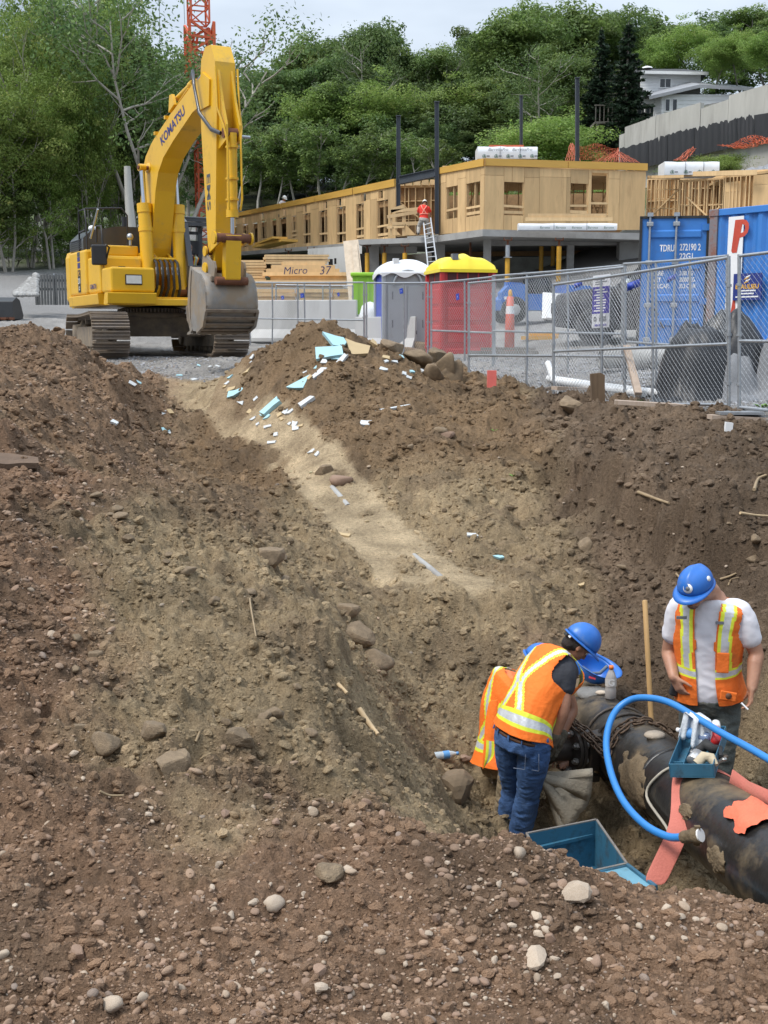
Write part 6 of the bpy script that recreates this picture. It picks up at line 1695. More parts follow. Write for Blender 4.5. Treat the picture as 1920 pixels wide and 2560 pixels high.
# rounded counterweight: stacked plan outlines
def plan_loft(name,outline,levels,m,bevel=0,parent=exc,cx=0,cy=0):
 rows=[]
 for z,s,dy in levels:rows.append([Vc((cx+(x-cx)*s,cy+(y-cy)*s+dy,z))for x,y in outline])
 mb=MB();mb.grid(rows,smooth=0,closed=True)
 mb.add(rows[0],[tuple(reversed(range(len(outline))))]);mb.add(rows[-1],[tuple(range(len(outline)))])
 return mb.build(name,m,parent,bevel=bevel)
cwo=[(-1.36,-1.45)]+[(1.36*sin(a),-1.45-1.28*max(0,cos(a))**.62)for a in[(-90+180*k/18)*pi/180 for k in range(1,18)]]+[(1.36,-1.45)]
plan_loft('counterweight',cwo,((1.10,.95,.05),(1.22,1.0,0),(2.10,1.0,0),(2.22,.975,.02)),M['kyel'],bevel=.03,cy=-1.8)
# right side: rear body, tool step, tank
MB().bb(.42,1.36,-1.44,-.05,1.28,2.20).build('side_body',M['kyel'],exc,bevel=.05)
MB().bb(.42,1.32,-.05,.95,1.28,2.02).build('fuel_tank',M['kyel'],exc,bevel=.05)
MB().bb(.46,1.26,-.02,.72,2.03,2.24).build('tank_top',M['kyel'],exc,bevel=.03)
MB().bb(.42,1.30,.955,1.66,1.28,1.76).build('tool_box',M['kyel'],exc,bevel=.04)
MB().bb(.50,1.24,.96,.985,1.50,1.97).build('access_door',M['kyel'],exc,bevel=.01)
MB().bb(.82,.96,.98,.995,1.74,1.81).build('latch',M['kblack'],exc)
MB().prism([(1.38,1.05),(1.40,1.27),(1.25,1.27),(1.1,1.05)],-1.5,1.0,(0,0,0),(1,0,0),(0,0,1),(0,1,0)).build('side_skirt',M['kyel'],exc,bevel=.02)
MB().prism([(1.70,1.05),(1.74,1.27),(1.5,1.27),(1.4,1.05)],.42,1.39,(0,0,0),(0,1,0),(0,0,1),(1,0,0)).build('front_skirt',M['kyel'],exc,bevel=.02)
hl=MB().bb(.68,1.02,1.655,1.675,1.42,1.62).build('work_lamp',M['kblack'],exc,bevel=.01)
MB().bb(.70,1.0,1.672,1.682,1.445,1.60).build('lens',mat('lamp lens',(.7,.7,.66),.15,0,.1,8),hl)
# decal column on the side
for z0,z1,m in((2.08,2.17,'slate'),(1.98,2.07,'kdecal'),(1.84,1.95,'kdecal'),(1.34,1.80,'kblack')):
 MB().bb(1.361,1.365,-.72,-.50,z0,z1).build('decal',M[m],exc)
M['kwhite']=mat('decal white',(.75,.75,.70),.5)
for s,z,sz,m in(('PC',1.72,.13,'gold'),('210',1.57,.16,'kwhite'),('LC',1.42,.11,'kwhite')):put_text(s,(1.368,-.61,z),(0,1,0),(0,0,1),sz,M[m],exc,bold=.004,sx=.8)
put_text('KOMATSU',(1.338,.42,1.42),(0,1,0),(0,0,1),.13,M['kdecal'],exc,bold=.004,sx=.85)
# left rear body, engine hood
MB().bb(-1.36,-.42,-1.44,-.80,1.16,2.20).build('side_body',M['kyel'],exc,bevel=.04)
MB().bb(-.42,.42,-1.44,-.3,1.16,2.15).build('engine_bay',M['kblack'],exc)
MB().prism([(-1.25,2.20),(1.3,2.20),(1.3,2.45),(1.12,2.62),(.55,2.72),(-.5,2.72),(-.8,2.5),(-1.25,2.48)],-1.62,-.42,(0,0,0),(1,0,0),(0,0,1),(0,1,0)).build('engine_hood',M['kgrey'],exc,bevel=.05)
for k in range(5):MB().bb(1.3,1.312,-1.55,-.6,2.24+k*.045,2.262+k*.045).build('hood_louver',M['kblack'],exc)
MB().cyl((.25,-1.0,2.70),(.25,-1.0,2.98),.06).build('exhaust_pipe',M['kblack'],exc)
MB().ball((.9,-1.2,2.72),(.09,.09,.07),10,6).build('antenna',M['white'],exc)
# handrails and mirror at the right front corner
def rail(nm,pts,r=.02,m='kblack'):return MB().tube(pts,r,6).build(nm,M[m],exc)
rail('handrail',[(1.22,.98,1.32),(1.24,.9,2.35),(1.24,.85,2.6),(1.24,.5,2.62),(1.24,.45,2.3)])
rail('handrail',[(1.3,-.1,2.18),(1.3,-.12,2.75),(1.3,-.2,3.02),(1.3,-.7,3.02),(1.3,-.75,2.2)])
rail('handrail',[(1.3,-.2,2.6),(1.3,-.72,2.58)]);rail('handrail',[(.5,.1,2.2),(.5,.1,2.9),(.6,.05,3.05),(1.3,-.15,3.02)])
rail('mirror_arm',[(1.2,.95,1.9),(1.2,1.25,2.15),(1.28,1.3,2.2)]);rail('mirror_arm',[(1.22,.55,2.95),(1.3,.2,2.4)],.025,'galv')
MB().box((1.34,1.0,2.02),(.30,.06,.40),(0,0,R(-12))).build('mirror',M['kblack'],exc,bevel=.03)
MB().tube([(.62,.7,2.25),(.62,.7,2.4)],.03,6).ball((.62,.7,2.42),.07,10,7).build('tank_cap',M['galv'],exc)
MB().prism([(-.42,1.03),(.42,1.03),(.42,1.2),(-.42,1.2)],-.3,1.55,(0,0,0),(1,0,0),(0,0,1),(0,1,0)).build('centre_frame',M['kyel'],exc)
for x in(-.24,.24):
 MB().prism([(-.35,1.16),(.95,1.16),(1.0,1.5),(.5,2.1),(.1,2.15),(-.3,1.9)],x-.035,x+.035,(0,0,0),(0,1,0),(0,0,1),(1,0,0)).build('boom_bracket',M['kyel'],exc,bevel=.01)
for k in range(5):
 x=-.22+k*.11
 MB().tube([(x,1.0,1.95),(x,1.12,1.9),(x,1.2,1.7),(x*1.1,1.2,1.4),(x*1.2,1.0,1.22)],.028,7).build('hydraulic_hose',M['rubber'],exc)
 MB().cyl((x,1.15,1.80),(x,1.19,1.66),.034,n=8).build('hose_fitting',M['galv'],exc)
MB().tube([(-.24,.95,1.98),(.24,.95,1.98)],.035,8).tube([(-.15,.95,2.0),(-.15,.7,2.1)],.03,6).tube([(.15,.95,2.0),(.15,.7,2.1)],.03,6).build('pipe_manifold',M['kyel'],exc)
_nc=set(o.name for o in exc.children)
# cab
cabp=[(-.12,1.2),(1.62,1.2),(1.72,1.9),(1.42,2.9),(1.2,3.02),(-.05,3.02),(-.12,2.85)]
cx0,cx1=-1.36,-.44
MB().bb(cx0,cx1,-.12,1.62,1.10,1.24).build('cab_floor',M['kyel'],exc,bevel=.02)
mb=MB()
for x in(cx0+.04,cx1-.04):
 for i,(a,b)in enumerate(zip(cabp,cabp[1:]+cabp[:1])):
  mb.bar((x,a[0],a[1]),(x,b[0],b[1]),.10,.11,(1,0,0))
for a in cabp[2:]:mb.bar((cx0+.04,a[0],a[1]),(cx1-.04,a[0],a[1]),.075,.075)
for x in(cx0+.04,cx1-.04):mb.bar((x,.55,1.2),(x,.55,3.0),.06,.07,(1,0,0))
mb.build('cab_frame',M['kgrey'],exc)
MB().bb(cx0,cx1,-.08,1.24,3.03,3.09).build('cab_roof',M['kgrey'],exc,bevel=.02)
MB().bb(cx0+.05,cx1-.05,-.13,-.10,1.24,1.9).build('cab_rear_wall',M['kgrey'],exc)
for x,nm in((cx1-.03,'side_glass'),):
 MB().add([Vc((x,p_[0],p_[1]))for p_ in cabp],[tuple(range(7))]).build(nm,M['kglass'],exc,fix=False)
MB().bb(cx0+.01,cx0+.03,.55,1.55,1.2,1.75).build('cab_door',M['kgrey'],exc)
MB().bb(cx1-.025,cx1+.0,-.1,1.6,1.22,1.62).build('lower_cab_panel',M['kgrey'],exc)
MB().bb(-1.13,-.67,.1,.6,1.30,1.62).bb(-1.13,-.67,.02,.16,1.5,2.35).ball((-.9,.06,2.42),(.14,.06,.1),10,7).build('operator_seat',M['kblack'],exc)
MB().bb(-1.3,-1.1,.4,1.0,1.3,1.75).bb(-.7,-.52,.4,1.0,1.3,1.75).build('control_console',M['kgrey'],exc)
for x in(-1.18,-.6):MB().cyl((x,.95,1.75),(x,.98,1.95),.022,n=8).ball((x,.98,1.96),.035,8,6).build('joystick',M['kblack'],exc)
MB().box((-1.50,1.45,2.15),(.06,.18,.34)).build('mirror',M['kblack'],exc,bevel=.02)
rail('mirror_arm',[(-1.36,1.5,2.5),(-1.5,1.5,2.45),(-1.5,1.46,2.3)])
rail('handrail',[(-1.40,1.45,1.5),(-1.43,1.50,2.6)])
_n0=set(o.name for o in exc.children)
# --- boom: box section following the bent profile
YZ=dict(ax=(0,1,0),ay=(0,0,1),az=(1,0,0))
boom_out=[(-.02,1.62),(-.05,2.1),(.10,3.2),(.32,4.10),(.55,4.52),(.95,4.85),(2.4,5.50),(3.75,6.02),(4.15,6.02),(4.42,5.80)]
boom_in=[(4.42,5.45),(4.2,5.28),(3.6,5.18),(2.4,4.62),(1.75,4.25),(1.38,3.85),(1.16,3.3),(.78,2.2),(.52,1.66),(.25,1.48)]
bw=.205
MB().prism(boom_out+boom_in,-bw,bw,**YZ).build('boom',M['kyel'],exc,bevel=.012)
for x in(-bw-.012,bw+.0):
 MB().lathe([(0,0),(.17,0),(.17,.012),(0,.012)],(x,.72,4.12),(1,0,0),22).build('boom_boss',M['kyel'],exc)
 MB().lathe([(0,0),(.2,0),(.2,.012),(0,.012)],(x,.2,1.78),(1,0,0),22).build('boom_boss',M['kyel'],exc)
 # lettering on both sides of the boom
d_b=Vc((0,2.9,1.22)).normalized();up_b=Vc((0,-d_b.z,d_b.y))
put_text('KOMATSU',(bw+.003,2.42,5.04),(0,-d_b.y*-1,d_b.z),tuple(up_b),.40,M['kdecal'],exc,bold=.012,sx=.86,shear=.0)if False else None
me_=text_mesh('KOMATSU',.42,bold=.012)
for s in(1,):
 m2=me_.copy()
 for v in m2.vertices:
  c=v.co
  v.co=Vc((bw+.004,2.38,5.06))+d_b*(c.x*.84)+up_b*c.y
 m2.materials.clear();m2.materials.append(M['kdecal']);link('lettering',m2,exc)
 # pipework along the back of the boom
for x in(-.12,0.02,.13):
 pts=[(x,.02,2.2),(x,.02,3.2),(x,.22,4.1),(x,.48,4.62),(x,.92,4.96),(x,2.3,5.58),(x,2.7,5.78),(x,3.2,5.98)]
 MB().tube(pts,.028,6).build('hydraulic_pipe',M['kyel'],exc)
for y,z in((1.3,5.08),(2.0,5.40),(.3,4.2)):MB().bb(-.2,.24,y-.04,y+.04,z-.02,z+.08).build('pipe_clamp',M['kyel'],exc)
# boom cylinders, one each side
for x in(-.345,.345):
 a,b=Vc((x,.98,1.36)),Vc((x,.74,4.12));f=a.lerp(b,.62)
 MB().cyl(a,f,.135,n=20).cyl(f-(b-a).normalized()*.18,f,.15,n=20).cyl(a.lerp(b,.42),a.lerp(b,.45),.148,n=20).build('boom_cylinder',M['kyel'],exc)
 MB().cyl(f,b,.052,n=14).build('cylinder_rod',M['chrome'],exc)
 MB().cyl(b+Vc((-.06,0,0)),b+Vc((.06,0,0)),.12,n=16).build('rod_eye',M['kyel'],exc)
 MB().cyl(a+Vc((-.08,0,0)),a+Vc((.08,0,0)),.13,n=16).build('foot_pin',M['rust'],exc)
MB().cyl((-.43,.74,4.12),(.43,.74,4.12),.065,n=14).build('boom_pin',M['rust'],exc)
_n1=set(o.name for o in exc.children)
# arm
aw=.26
arm=[(4.10,6.18),(4.32,6.36),(4.62,6.34),(4.82,6.02),(4.86,5.2),(4.80,4.6),(4.66,2.95),(4.58,2.42),(4.42,2.32),(4.28,2.42),(4.22,3.0),(4.02,4.9),(4.0,5.35),(4.02,5.8)]
MB().prism(arm,-aw,aw,**YZ).build('arm',M['kyel'],exc,bevel=.012)
for x in(-aw-.05,aw+.0):MB().prism([(3.95,5.3),(4.55,5.3),(4.6,5.75),(4.2,5.95),(3.95,5.7)],x,x+.05,**YZ).build('boom_end_plate',M['kyel'],exc,bevel=.01)
a_me=text_mesh('EMS',.26,bold=.006)
for v in a_me.vertices:
 c=v.co;v.co=Vc((aw+.004,4.34+c.y,3.8-c.x*1.5))
a_me.materials.clear();a_me.materials.append(M['kgrey']);link('lettering',a_me,exc)
_n2=set(o.name for o in exc.children)
# arm cylinder over the boom
a,b=Vc((0,2.35,5.86)),Vc((0,4.22,6.22));f=a.lerp(b,.50)
MB().cyl(a,f,.13,n=18).cyl(f-(b-a).normalized()*.15,f,.15,n=18).build('arm_cylinder',M['kyel'],exc)
MB().cyl(f,b,.055,n=14).build('cylinder_rod',M['chrome'],exc)
MB().prism([(2.2,5.45),(2.55,5.6),(2.42,5.95),(2.28,5.95)],-.22,-.16,**YZ).prism([(2.2,5.45),(2.55,5.6),(2.42,5.95),(2.28,5.95)],.16,.22,**YZ).build('cylinder_bracket',M['kyel'],exc)
_n3=set(o.name for o in exc.children)
# bucket cylinder on the front of the arm
a,b=Vc((0,5.08,4.75)),Vc((0,5.02,2.92));f=a.lerp(b,.80)
MB().cyl(a,f,.125,n=18).cyl(f-(b-a).normalized()*.14,f,.145,n=18).build('bucket_cylinder',M['kyel'],exc)
for q in(.12,.42,.62):MB().cyl(a.lerp(b,q),a.lerp(b,q+.02),.155,n=18).build('cylinder_band',M['kyel'],exc)
MB().cyl(f,b,.05,n=14).build('cylinder_rod',M['chrome'],exc)
MB().cyl(a+Vc((-.22,0,0)),a+Vc((.22,0,0)),.09,n=14).build('cylinder_pin',M['rust'],exc)
for x in(-.17,.17):MB().prism([(4.78,4.5),(5.18,4.62),(5.18,4.88),(5.0,5.3),(4.82,5.9)],x-.03,x+.03,**YZ).build('cylinder_lug',M['kyel'],exc,bevel=.008)
for x in(-.28,.30):
 MB().tube([(x,4.90,5.9),(x,4.95,5.2),(x*.8,5.15,4.85),(x*.6,5.2,4.6),(x*.6,5.22,3.6),(x*.5,5.18,3.4)],.025,6).build('hydraulic_pipe',M['kyel'],exc)
MB().tube([(.30,3.6,5.95),(.42,3.95,6.0),(.46,4.1,5.7),(.44,4.3,5.2),(.36,4.75,4.85),(.25,5.0,4.75)],.04,8).build('hydraulic_hose',M['kgrey'],exc)
MB().cyl((.1,5.0,4.72),(-.52,5.0,4.72),.028,n=8).build('hose_end',M['galv'],exc)
# linkage
for x in(-.33,.33):
 MB().prism([(4.36,2.75),(4.46,2.68),(5.06,2.84),(5.08,2.98),(4.98,3.02)],x-.03,x+.03,**YZ).build('tipping_lever',M['kyel'],exc,bevel=.01)
for y,z,w,r_ in((5.02,2.92,.46,.085),(4.42,2.72,.40,.07),(4.43,2.40,.42,.085)):
 MB().cyl((-w,y,z),(w,y,z),r_,n=16).build('link_pin',M['rust'],exc)
 for s in(-1,1):MB().cyl((s*w,y,z),(s*(w+.05),y,z),r_*1.35,n=16).build('pin_collar',M['kyel'],exc)
MB().prism([(4.93,2.98),(5.10,2.98),(5.02,2.2),(4.92,2.08),(4.82,2.2)],-.2,.2,**YZ).build('bucket_link',M['kyel'],exc,bevel=.03)
MB().cyl((-.42,4.93,2.16),(.42,4.93,2.16),.075,n=16).build('link_pin',M['rust'],exc)
_n4=set(o.name for o in exc.children)
# bucket: shell of side plates and a rolled back, opening towards the machine
bwid=.56
bprof=[(4.10,2.20),(4.46,2.06),(4.80,1.98),(5.02,1.80),(5.16,1.5),(5.20,1.15),(5.08,.82),(4.82,.58),(4.45,.48),(4.05,.50)]
rows=[]
for x in[-bwid+2*bwid*k/8 for k in range(9)]:rows.append([Vc((x,y,z))for y,z in bprof])
o=MB().grid(rows).build('bucket_shell',M['bucket'],exc)
sm=o.modifiers.new('thick','SOLIDIFY');sm.thickness=.035;sm.offset=-1
lipp=[(4.10,2.20),(4.02,1.85),(3.90,1.3),(3.88,.8),(4.05,.50)]
for x0,x1 in((-bwid-.035,-bwid),(bwid,bwid+.035)):
 MB().prism(bprof+[(3.88,.8),(3.90,1.3),(4.02,1.85)],x0,x1,**YZ).build('side_plate',M['bucket'],exc,bevel=.006)
 xm=x0-.02 if x0<0 else x0;
 MB().prism([(4.12,2.22),(4.20,2.1),(4.10,1.7),(4.02,1.2),(4.02,.8),(4.16,.52),(4.02,.44),(3.84,.78),(3.86,1.3),(3.98,1.86)],xm,xm+.055,**YZ).build('side_edge',M['bucket'],exc,bevel=.008)
 MB().prism([(4.0,.62),(3.78,.78),(3.72,1.15),(3.86,1.2)],xm,xm+.06,**YZ).build('side_cutter',M['bucketd'],exc,bevel=.008)
 MB().prism([(5.1,.95),(5.22,1.0),(5.0,.6),(4.5,.42),(4.5,.52),(4.9,.68)],xm-.0,xm+.06,**YZ).build('heel_shroud',M['bucket'],exc,bevel=.008)
for k,(y,z,ny,nz)in enumerate(((5.17,1.02,.96,-.25),(5.10,.84,.85,-.5),(4.96,.68,.65,-.75),(4.74,.55,.35,-.93),(4.5,.49,.12,-1))):
 n_=Vc((0,ny,nz)).normalized();tt=Vc((0,-n_.z,n_.y));c=Vc((0,y,z))+n_*.03
 MB().box(c,(2*bwid+.09-.0,.05,.085),Matrix((Vc((1,0,0)),n_,tt)).transposed()).build('wear_strip',M['bucketd'],exc,bevel=.008)
MB().prism([(4.05,.50),(4.1,.42),(3.72,.40),(3.70,.46)],-bwid-.03,bwid+.03,**YZ).build('cutting_edge',M['bucket'],exc)
for k in range(5):
 x=-bwid+.06+k*(2*bwid-.12)/4
 MB().prism([(3.78,.38),(3.78,.52),(3.48,.40)],x-.05,x+.05,**YZ).build('tooth',M['bucketd'],exc,bevel=.006)
for x in(-.36,.31):
 MB().prism([(4.16,2.18),(4.26,2.50),(4.43,2.60),(4.62,2.45),(4.78,2.34),(5.06,2.30),(5.14,2.12),(5.06,1.82),(4.8,1.96),(4.46,2.04)],x,x+.05,**YZ).build('bucket_ear',M['bucket'],exc,bevel=.012)
MB().bb(-.42,.42,4.98,5.06,1.78,1.92).build('ear_plate',M['bucketd'],exc,bevel=.01)
# set the attachment in the pose of the photograph: boom lowered at its tip, arm and bucket brought down with it
def pose(names,f):
 for nme in names:
  me=bpy.data.objects[nme].data
  for v in me.vertices:v.co=f(v.co)
_n5=set(o.name for o in exc.children)
cabz=lambda z:z if z<1.2 else 1.2+(z-1.2)*.89
pose(_n0-_nc,lambda c:Vc((c.x,c.y-.55,cabz(c.z))))
low=lambda z:z if z<3.3 else 3.3+(z-3.3)*.60
rch=lambda y,k=.972:y if y<1 else 1+(y-1)*k
pose(_n1-_n0,lambda c:Vc((c.x,rch(c.y),low(c.z))))
pose(_n3-_n2,lambda c:Vc((c.x,rch(c.y),low(c.z)+.05+.12*max(0,c.y-3.4))))
pose((_n2-_n1)|(_n4-_n3),lambda c:Vc((c.x*.70,rch(c.y)-.03,2.11+(c.z-2.92)*.959)))
pose(_n5-_n4,lambda c:Vc((c.x*.82,rch(4.60+(c.y-4.62)*.74,.945),1.92+(c.z-2.6)*.665)))
# ================================================================ THE PIT: pipe, fittings, tools
M['pipe']=mat('bitumen coated pipe',(.020,.019,.018),.34,0,.35,5,bump=.18,bscale=22,dirt=(.20,.145,.08),damt=.5,dscale=1.9,coat=.05)
M['iron']=mat('dark cast iron',(.060,.050,.042),.5,.4,.3,8,dirt=(.17,.12,.075),damt=.35,dscale=9)
M['bolt']=mat('bright bolt',(.38,.37,.35),.35,.8,.15,20)
M['chain']=mat('rusty chain',(.13,.085,.055),.6,.45,.3,14)
M['hose']=mat('blue hose',(.035,.22,.58),.38,0,.06,6,dirt=(.10,.2,.35),damt=.2)
M['boxblue']=mat('scratched blue paint',(.045,.16,.25),.45,.1,.15,4,dirt=(.035,.05,.06),damt=.5,dscale=7)
M['sling']=mat('faded red sling',(.52,.155,.115),.85,0,.10,6,bump=.3,bscale=90,dirt=(.30,.12,.08),damt=.3,stretch=(1,1,1))
PA,PB=at(1920,2152,5.62),at(1456,1781,8.95)
pd_=(PA-PB).normalized()
PR=.245
P0,P1=PA+pd_*1.6,PB-pd_*.9
def pp(px):
 """point of the pipe axis under a column of the photograph"""
 lo,hi=0,1
 for _ in range(40):
  m_=(lo+hi)/2;q=P0.lerp(P1,m_)
  d=q.y*cos(PITCH)-(q.z-CAMZ)*sin(PITCH)
  if 960+q.x/d*FPX>px:lo=m_
  else:hi=m_
 return P0.lerp(P1,lo)
ps,pu,_=frame_of(pd_)
def on_pipe(c,ang,lift=0.0):
 """ang 0 = top, + = towards the near/left flank"""
 return c+(pu*cos(ang)-ps*sin(ang)*SGN)*(PR+lift)
SGN=1.0
if ps.x>0:SGN=1.0
else:SGN=-1.0
pipe=thing('water_main','big black coated steel pipe lying in the pit with dirt stuck to it','pipe',tuple(PA))
MB().tube([P0+(P1-P0)*(k/24)for k in range(25)],PR,56).build('pipe_barrel',M['pipe'],pipe,world=1)
j=pp(1690)
MB().tube([j-pd_*.02,j-pd_*.015,j+pd_*.015,j+pd_*.02],[PR+.001,PR+.008,PR+.008,PR+.001],56,caps=False).build('weld_joint',M['pipe'],pipe,world=1)
# crust of soil sticking to the flank of the pipe, real thickness
rc=random.Random(4)
M['crust']=mat('caked soil',(.155,.112,.065),.95,0,.25,12,bump=.6,bscale=40)
def crust(px,a0,a1,ln,seed,nm='soil_crust'):
 c=pp(px);rows=[];n,m_=30,26
 for i in range(n+1):
  u_=i/n*2-1;row=[]
  for k in range(m_+1):
   v=k/m_*2-1;a=(a0+a1)/2+v*(a1-a0)/2
   e=1-(u_*u_+v*v)**.5+.45*mnoise.noise(Vc((u_*2.2+seed,v*2.2,seed)))
   h=max(-.012,.016*min(1,e*4)+.008*mnoise.noise(Vc((u_*9,v*9,seed)))*min(1,max(0,e*3)))if e>0 else-.012
   row.append(on_pipe(c+pd_*u_*ln/2,a,h))
  rows.append(row)
 MB().grid(rows).build(nm,M['crust'],pipe,world=1)
crust(1672,.75,2.3,.50,3);crust(1905,1.3,1.9,.22,14);crust(1470,-.5,.7,.55,21);crust(1812,1.0,1.35,.16,31)
# --- branch saddle, valve and coupling on the near side of the pipe
bc=pp(1560)
bdir=(at(1380,1902,7.35)-at(1560,1888,7.62)).normalized()
fit=thing('tapping_valve','dark iron tapping valve with bolted flanges fixed to the side of the pipe','valve',tuple(bc))
def fp(t):return bc+bdir*t
def fc(t0,t1,r0,r1=None,nm='body',m='iron',n=20):return MB().cyl(fp(t0),fp(t1),r0,r1,n).build(nm,M[m],fit,world=1)
# saddle bands round the pipe
for o_ in(-.11,.11):
 MB().tube([on_pipe(bc+pd_*o_,k/28*2*pi,.008)for k in range(29)],.013,6,caps=False).build('saddle_strap',M['iron'],fit,world=1)
fc(.20,.33,.13,.11,'saddle_body')
s_,u_,d_=frame_of(bdir)
MB().box(fp(.34),(.24,.26,.09),Matrix((s_,u_,d_)).transposed()).build('gate_housing',M['iron'],fit,world=1,bevel=.012)
MB().box(fp(.33)-Vc((0,0,.19)),(.20,.05,.10),Matrix((s_,u_,d_)).transposed()).build('saddle_lug',M['iron'],fit,world=1,bevel=.008)
for t in(.44,.475):fc(t,t+.026,.165,None,'flange','iron',28)
for k in range(8):
 a=k/8*2*pi+.3;q=(s_*cos(a)+u_*sin(a))*.135
 MB().cyl(fp(.415)+q,fp(.54)+q,.013,n=8).build('stud_bolt',M['bolt'],fit,world=1)
 for t in(.418,.503):MB().cyl(fp(t)+q,fp(t+.022)+q,.024,n=6,smooth=0).build('hex_nut',M['bolt'],fit,world=1)
fc(.50,.76,.075,.072,'valve_barrel');fc(.66,.78,.092,None,'coupling_ring');fc(.78,.98,.058,.05,'cutter_tube');fc(.98,1.02,.075,None,'end_nut')
MB().box(fp(.70)+u_*.095,(.05,.03,.08),Matrix((s_,u_,d_)).transposed()).build('ring_clamp',M['iron'],fit,world=1,bevel=.006)
MB().cyl(fp(.70)+u_*.10+s_*-.02,fp(.70)+u_*.10+s_*.03,.013,n=6).build('hex_nut',M['bolt'],fit,world=1)
MB().cyl(fp(.88)-u_*.04,fp(.88)-u_*.30,.016,n=8).build('handle_bar',M['black'],fit,world=1)
MB().bar(fp(.84)-u_*.05-s_*.1,fp(.80)-u_*.12+s_*.02,.03,.02).build('lever',M['bolt'],fit,world=1)
MB().cyl(fp(.47)-u_*.17,fp(.46)-u_*.33,.03,.045,10).build('clamp_foot',M['hose'],fit,world=1)
MB().cyl(fp(.36)-u_*.12,fp(.36)-u_*.28,.022,n=8).build('clamp_foot',M['hose'],fit,world=1)
# --- chain: links one by one, two wraps over the pipe and down to a ring at the valve
link_mb=MB();pts=[]
for k in range(20):
 a=k/20*2*pi;pts.append((.030*cos(a)+(.012 if cos(a)>0 else-.012),.019*sin(a),0))
link_mb.tube(pts+[pts[0],pts[1]],.0075,6,caps=False)
link_me=link_mb.mesh('chain_link',M['chain'])
chn=thing('chain','rusty lifting chain wrapped twice over the pipe and hooked beside the valve','chain',tuple(bc))
def lay_chain(path):
# resample
 path=[Vc(p)for p in path];L=[0]
 for a,b in zip(path,path[1:]):L.append(L[-1]+(b-a).length)
 def P(s):
  for i in range(len(path)-1):
   if s<=L[i+1]:return path[i].lerp(path[i+1],(s-L[i])/max(1e-6,L[i+1]-L[i]))
  return path[-1]
 n=int(L[-1]/.058)
 for k in range(n):
  a,b=P(k*.058),P(k*.058+.058)
  d=(b-a).normalized();s,u,_=frame_of(d)
  r=(s if k%2 else u);r2=d.cross(r)
  o=link('chain_link',link_me,chn)
  mt=Matrix((d,r,r2)).transposed().to_4x4()
  mt.translation=(a+b)/2-root_loc(chn)
  o.matrix_local=mt
cc1=pp(1612)
hookp=fp(.50)+u_*.20+s_*.03
w1=[on_pipe(cc1+pd_*(.03-.10*sin(k/14*2.2)),1.45-k/14*3.0,.016)for k in range(15)]
w2=[on_pipe(cc1+pd_*(-.075-.08*sin(k/14*2.4)),1.25-k/14*2.8,.014)for k in range(15)]
lay_chain([hookp,hookp.lerp(w1[0],.5)+Vc((0,0,.015))]+w1)
lay_chain([hookp+Vc((.02,0,.01)),hookp.lerp(w2[0],.5)+Vc((0,.03,.03))]+w2)
MB().tube([hookp+(d_*cos(a)+Vc((0,0,1))*0+s_*sin(a))*.045 for a in[k/16*2*pi for k in range(18)]],.011,7,caps=False).build('ring',M['chain'],chn,world=1)
MB().tube([hookp,hookp-u_*.05+bdir*.03,fp(.45)+u_*.165],.012,6).build('hook',M['chain'],chn,world=1)
# --- blue hose: a standing loop over the pipe, coupled at its near end
def spline(pts,n=8):
 out_=[];P=[Vc(p)for p in pts];P=[P[0]*2-P[1]]+P+[P[-1]*2-P[-2]]
 for i in range(1,len(P)-2):
  for k in range(n):
   t=k/n;a,b,c,d=P[i-1],P[i],P[i+1],P[i+2]
   out_.append(.5*((2*b)+(c-a)*t+(2*a-5*b+4*c-d)*t*t+(3*b-a-3*c+d)*t**3))
 out_.append(P[-2]);return out_
hp_=[(1712,2093,5.85),(1668,2091,5.95),(1610,2060,6.15),(1560,2005,6.45),(1530,1940,6.7),(1516,1870,6.95),(1522,1815,7.1),(1543,1773,7.2),(1580,1748,7.2),(1625,1745,7.1),(1675,1757,6.95),(1735,1790,6.75),(1800,1830,6.5),(1870,1868,6.25),(1960,1920,5.95),(2080,1985,5.6)]
hose=thing('water_hose','thick blue hose curling in a tall loop over the pipe','hose',tuple(at(*hp_[0])))
MB().tube(spline([at(*p)for p in hp_],10),.0215,14).build('hose_body',M['hose'],hose,world=1)
e0,e1=at(1712,2093,5.85),at(1757,2087,5.78)
ed=(e1-e0).normalized()
MB().tube([e0-ed*.02,e0,e0+ed*.05,e0+ed*.055,e0+ed*.09,e0+ed*.095],[.029,.036,.036,.044,.044,.03],12).build('coupling',M['crust'],hose,world=1)
MB().cyl(e0+ed*.088,e0+ed*.102,.036,n=14).build('seal_ring',M['white'],hose,world=1)
for s in(-1,1):MB().box(e0+ed*.075+Vc((0,0,.04*s)),(.03,.02,.03)).build('claw',M['crust'],hose,world=1)
# --- red flat lifting sling over the pipe, its tail on the pit floor
sp_=pp(1765)
sl=thing('lifting_sling','wide faded red webbing sling passing over the pipe and hanging to the floor','sling',tuple(sp_))
def ribbon(pts,wv,w,th=.006):
 rows=[]
 for p,d in zip(pts,wv):rows.append([p-d*w/2,p+d*w/2])
 mb=MB();mb.grid(rows);return mb
pts=[on_pipe(sp_+pd_*.05*sin(k*.5),-1.5+k/16*2.9,.008)for k in range(13)]
tail=[at(1703,2050,6.12),at(1688,2095,6.05),at(1670,2135,6.0),at(1652,2172,5.95),at(1634,2212,5.9)]
full=pts+tail
rows=[]
for k,p in enumerate(full):
 t=min(1,max(0,(k-8)/8));side=(pd_*(1-t)+Vc((1,-.25,-.12))*t).normalized()
 w=.12
 rows.append([p-side*w/2,p,p+side*w/2])
o=MB().grid(rows).build('webbing',M['sling'],sl,world=1);sm=o.modifiers.new('thick','SOLIDIFY');sm.thickness=.007
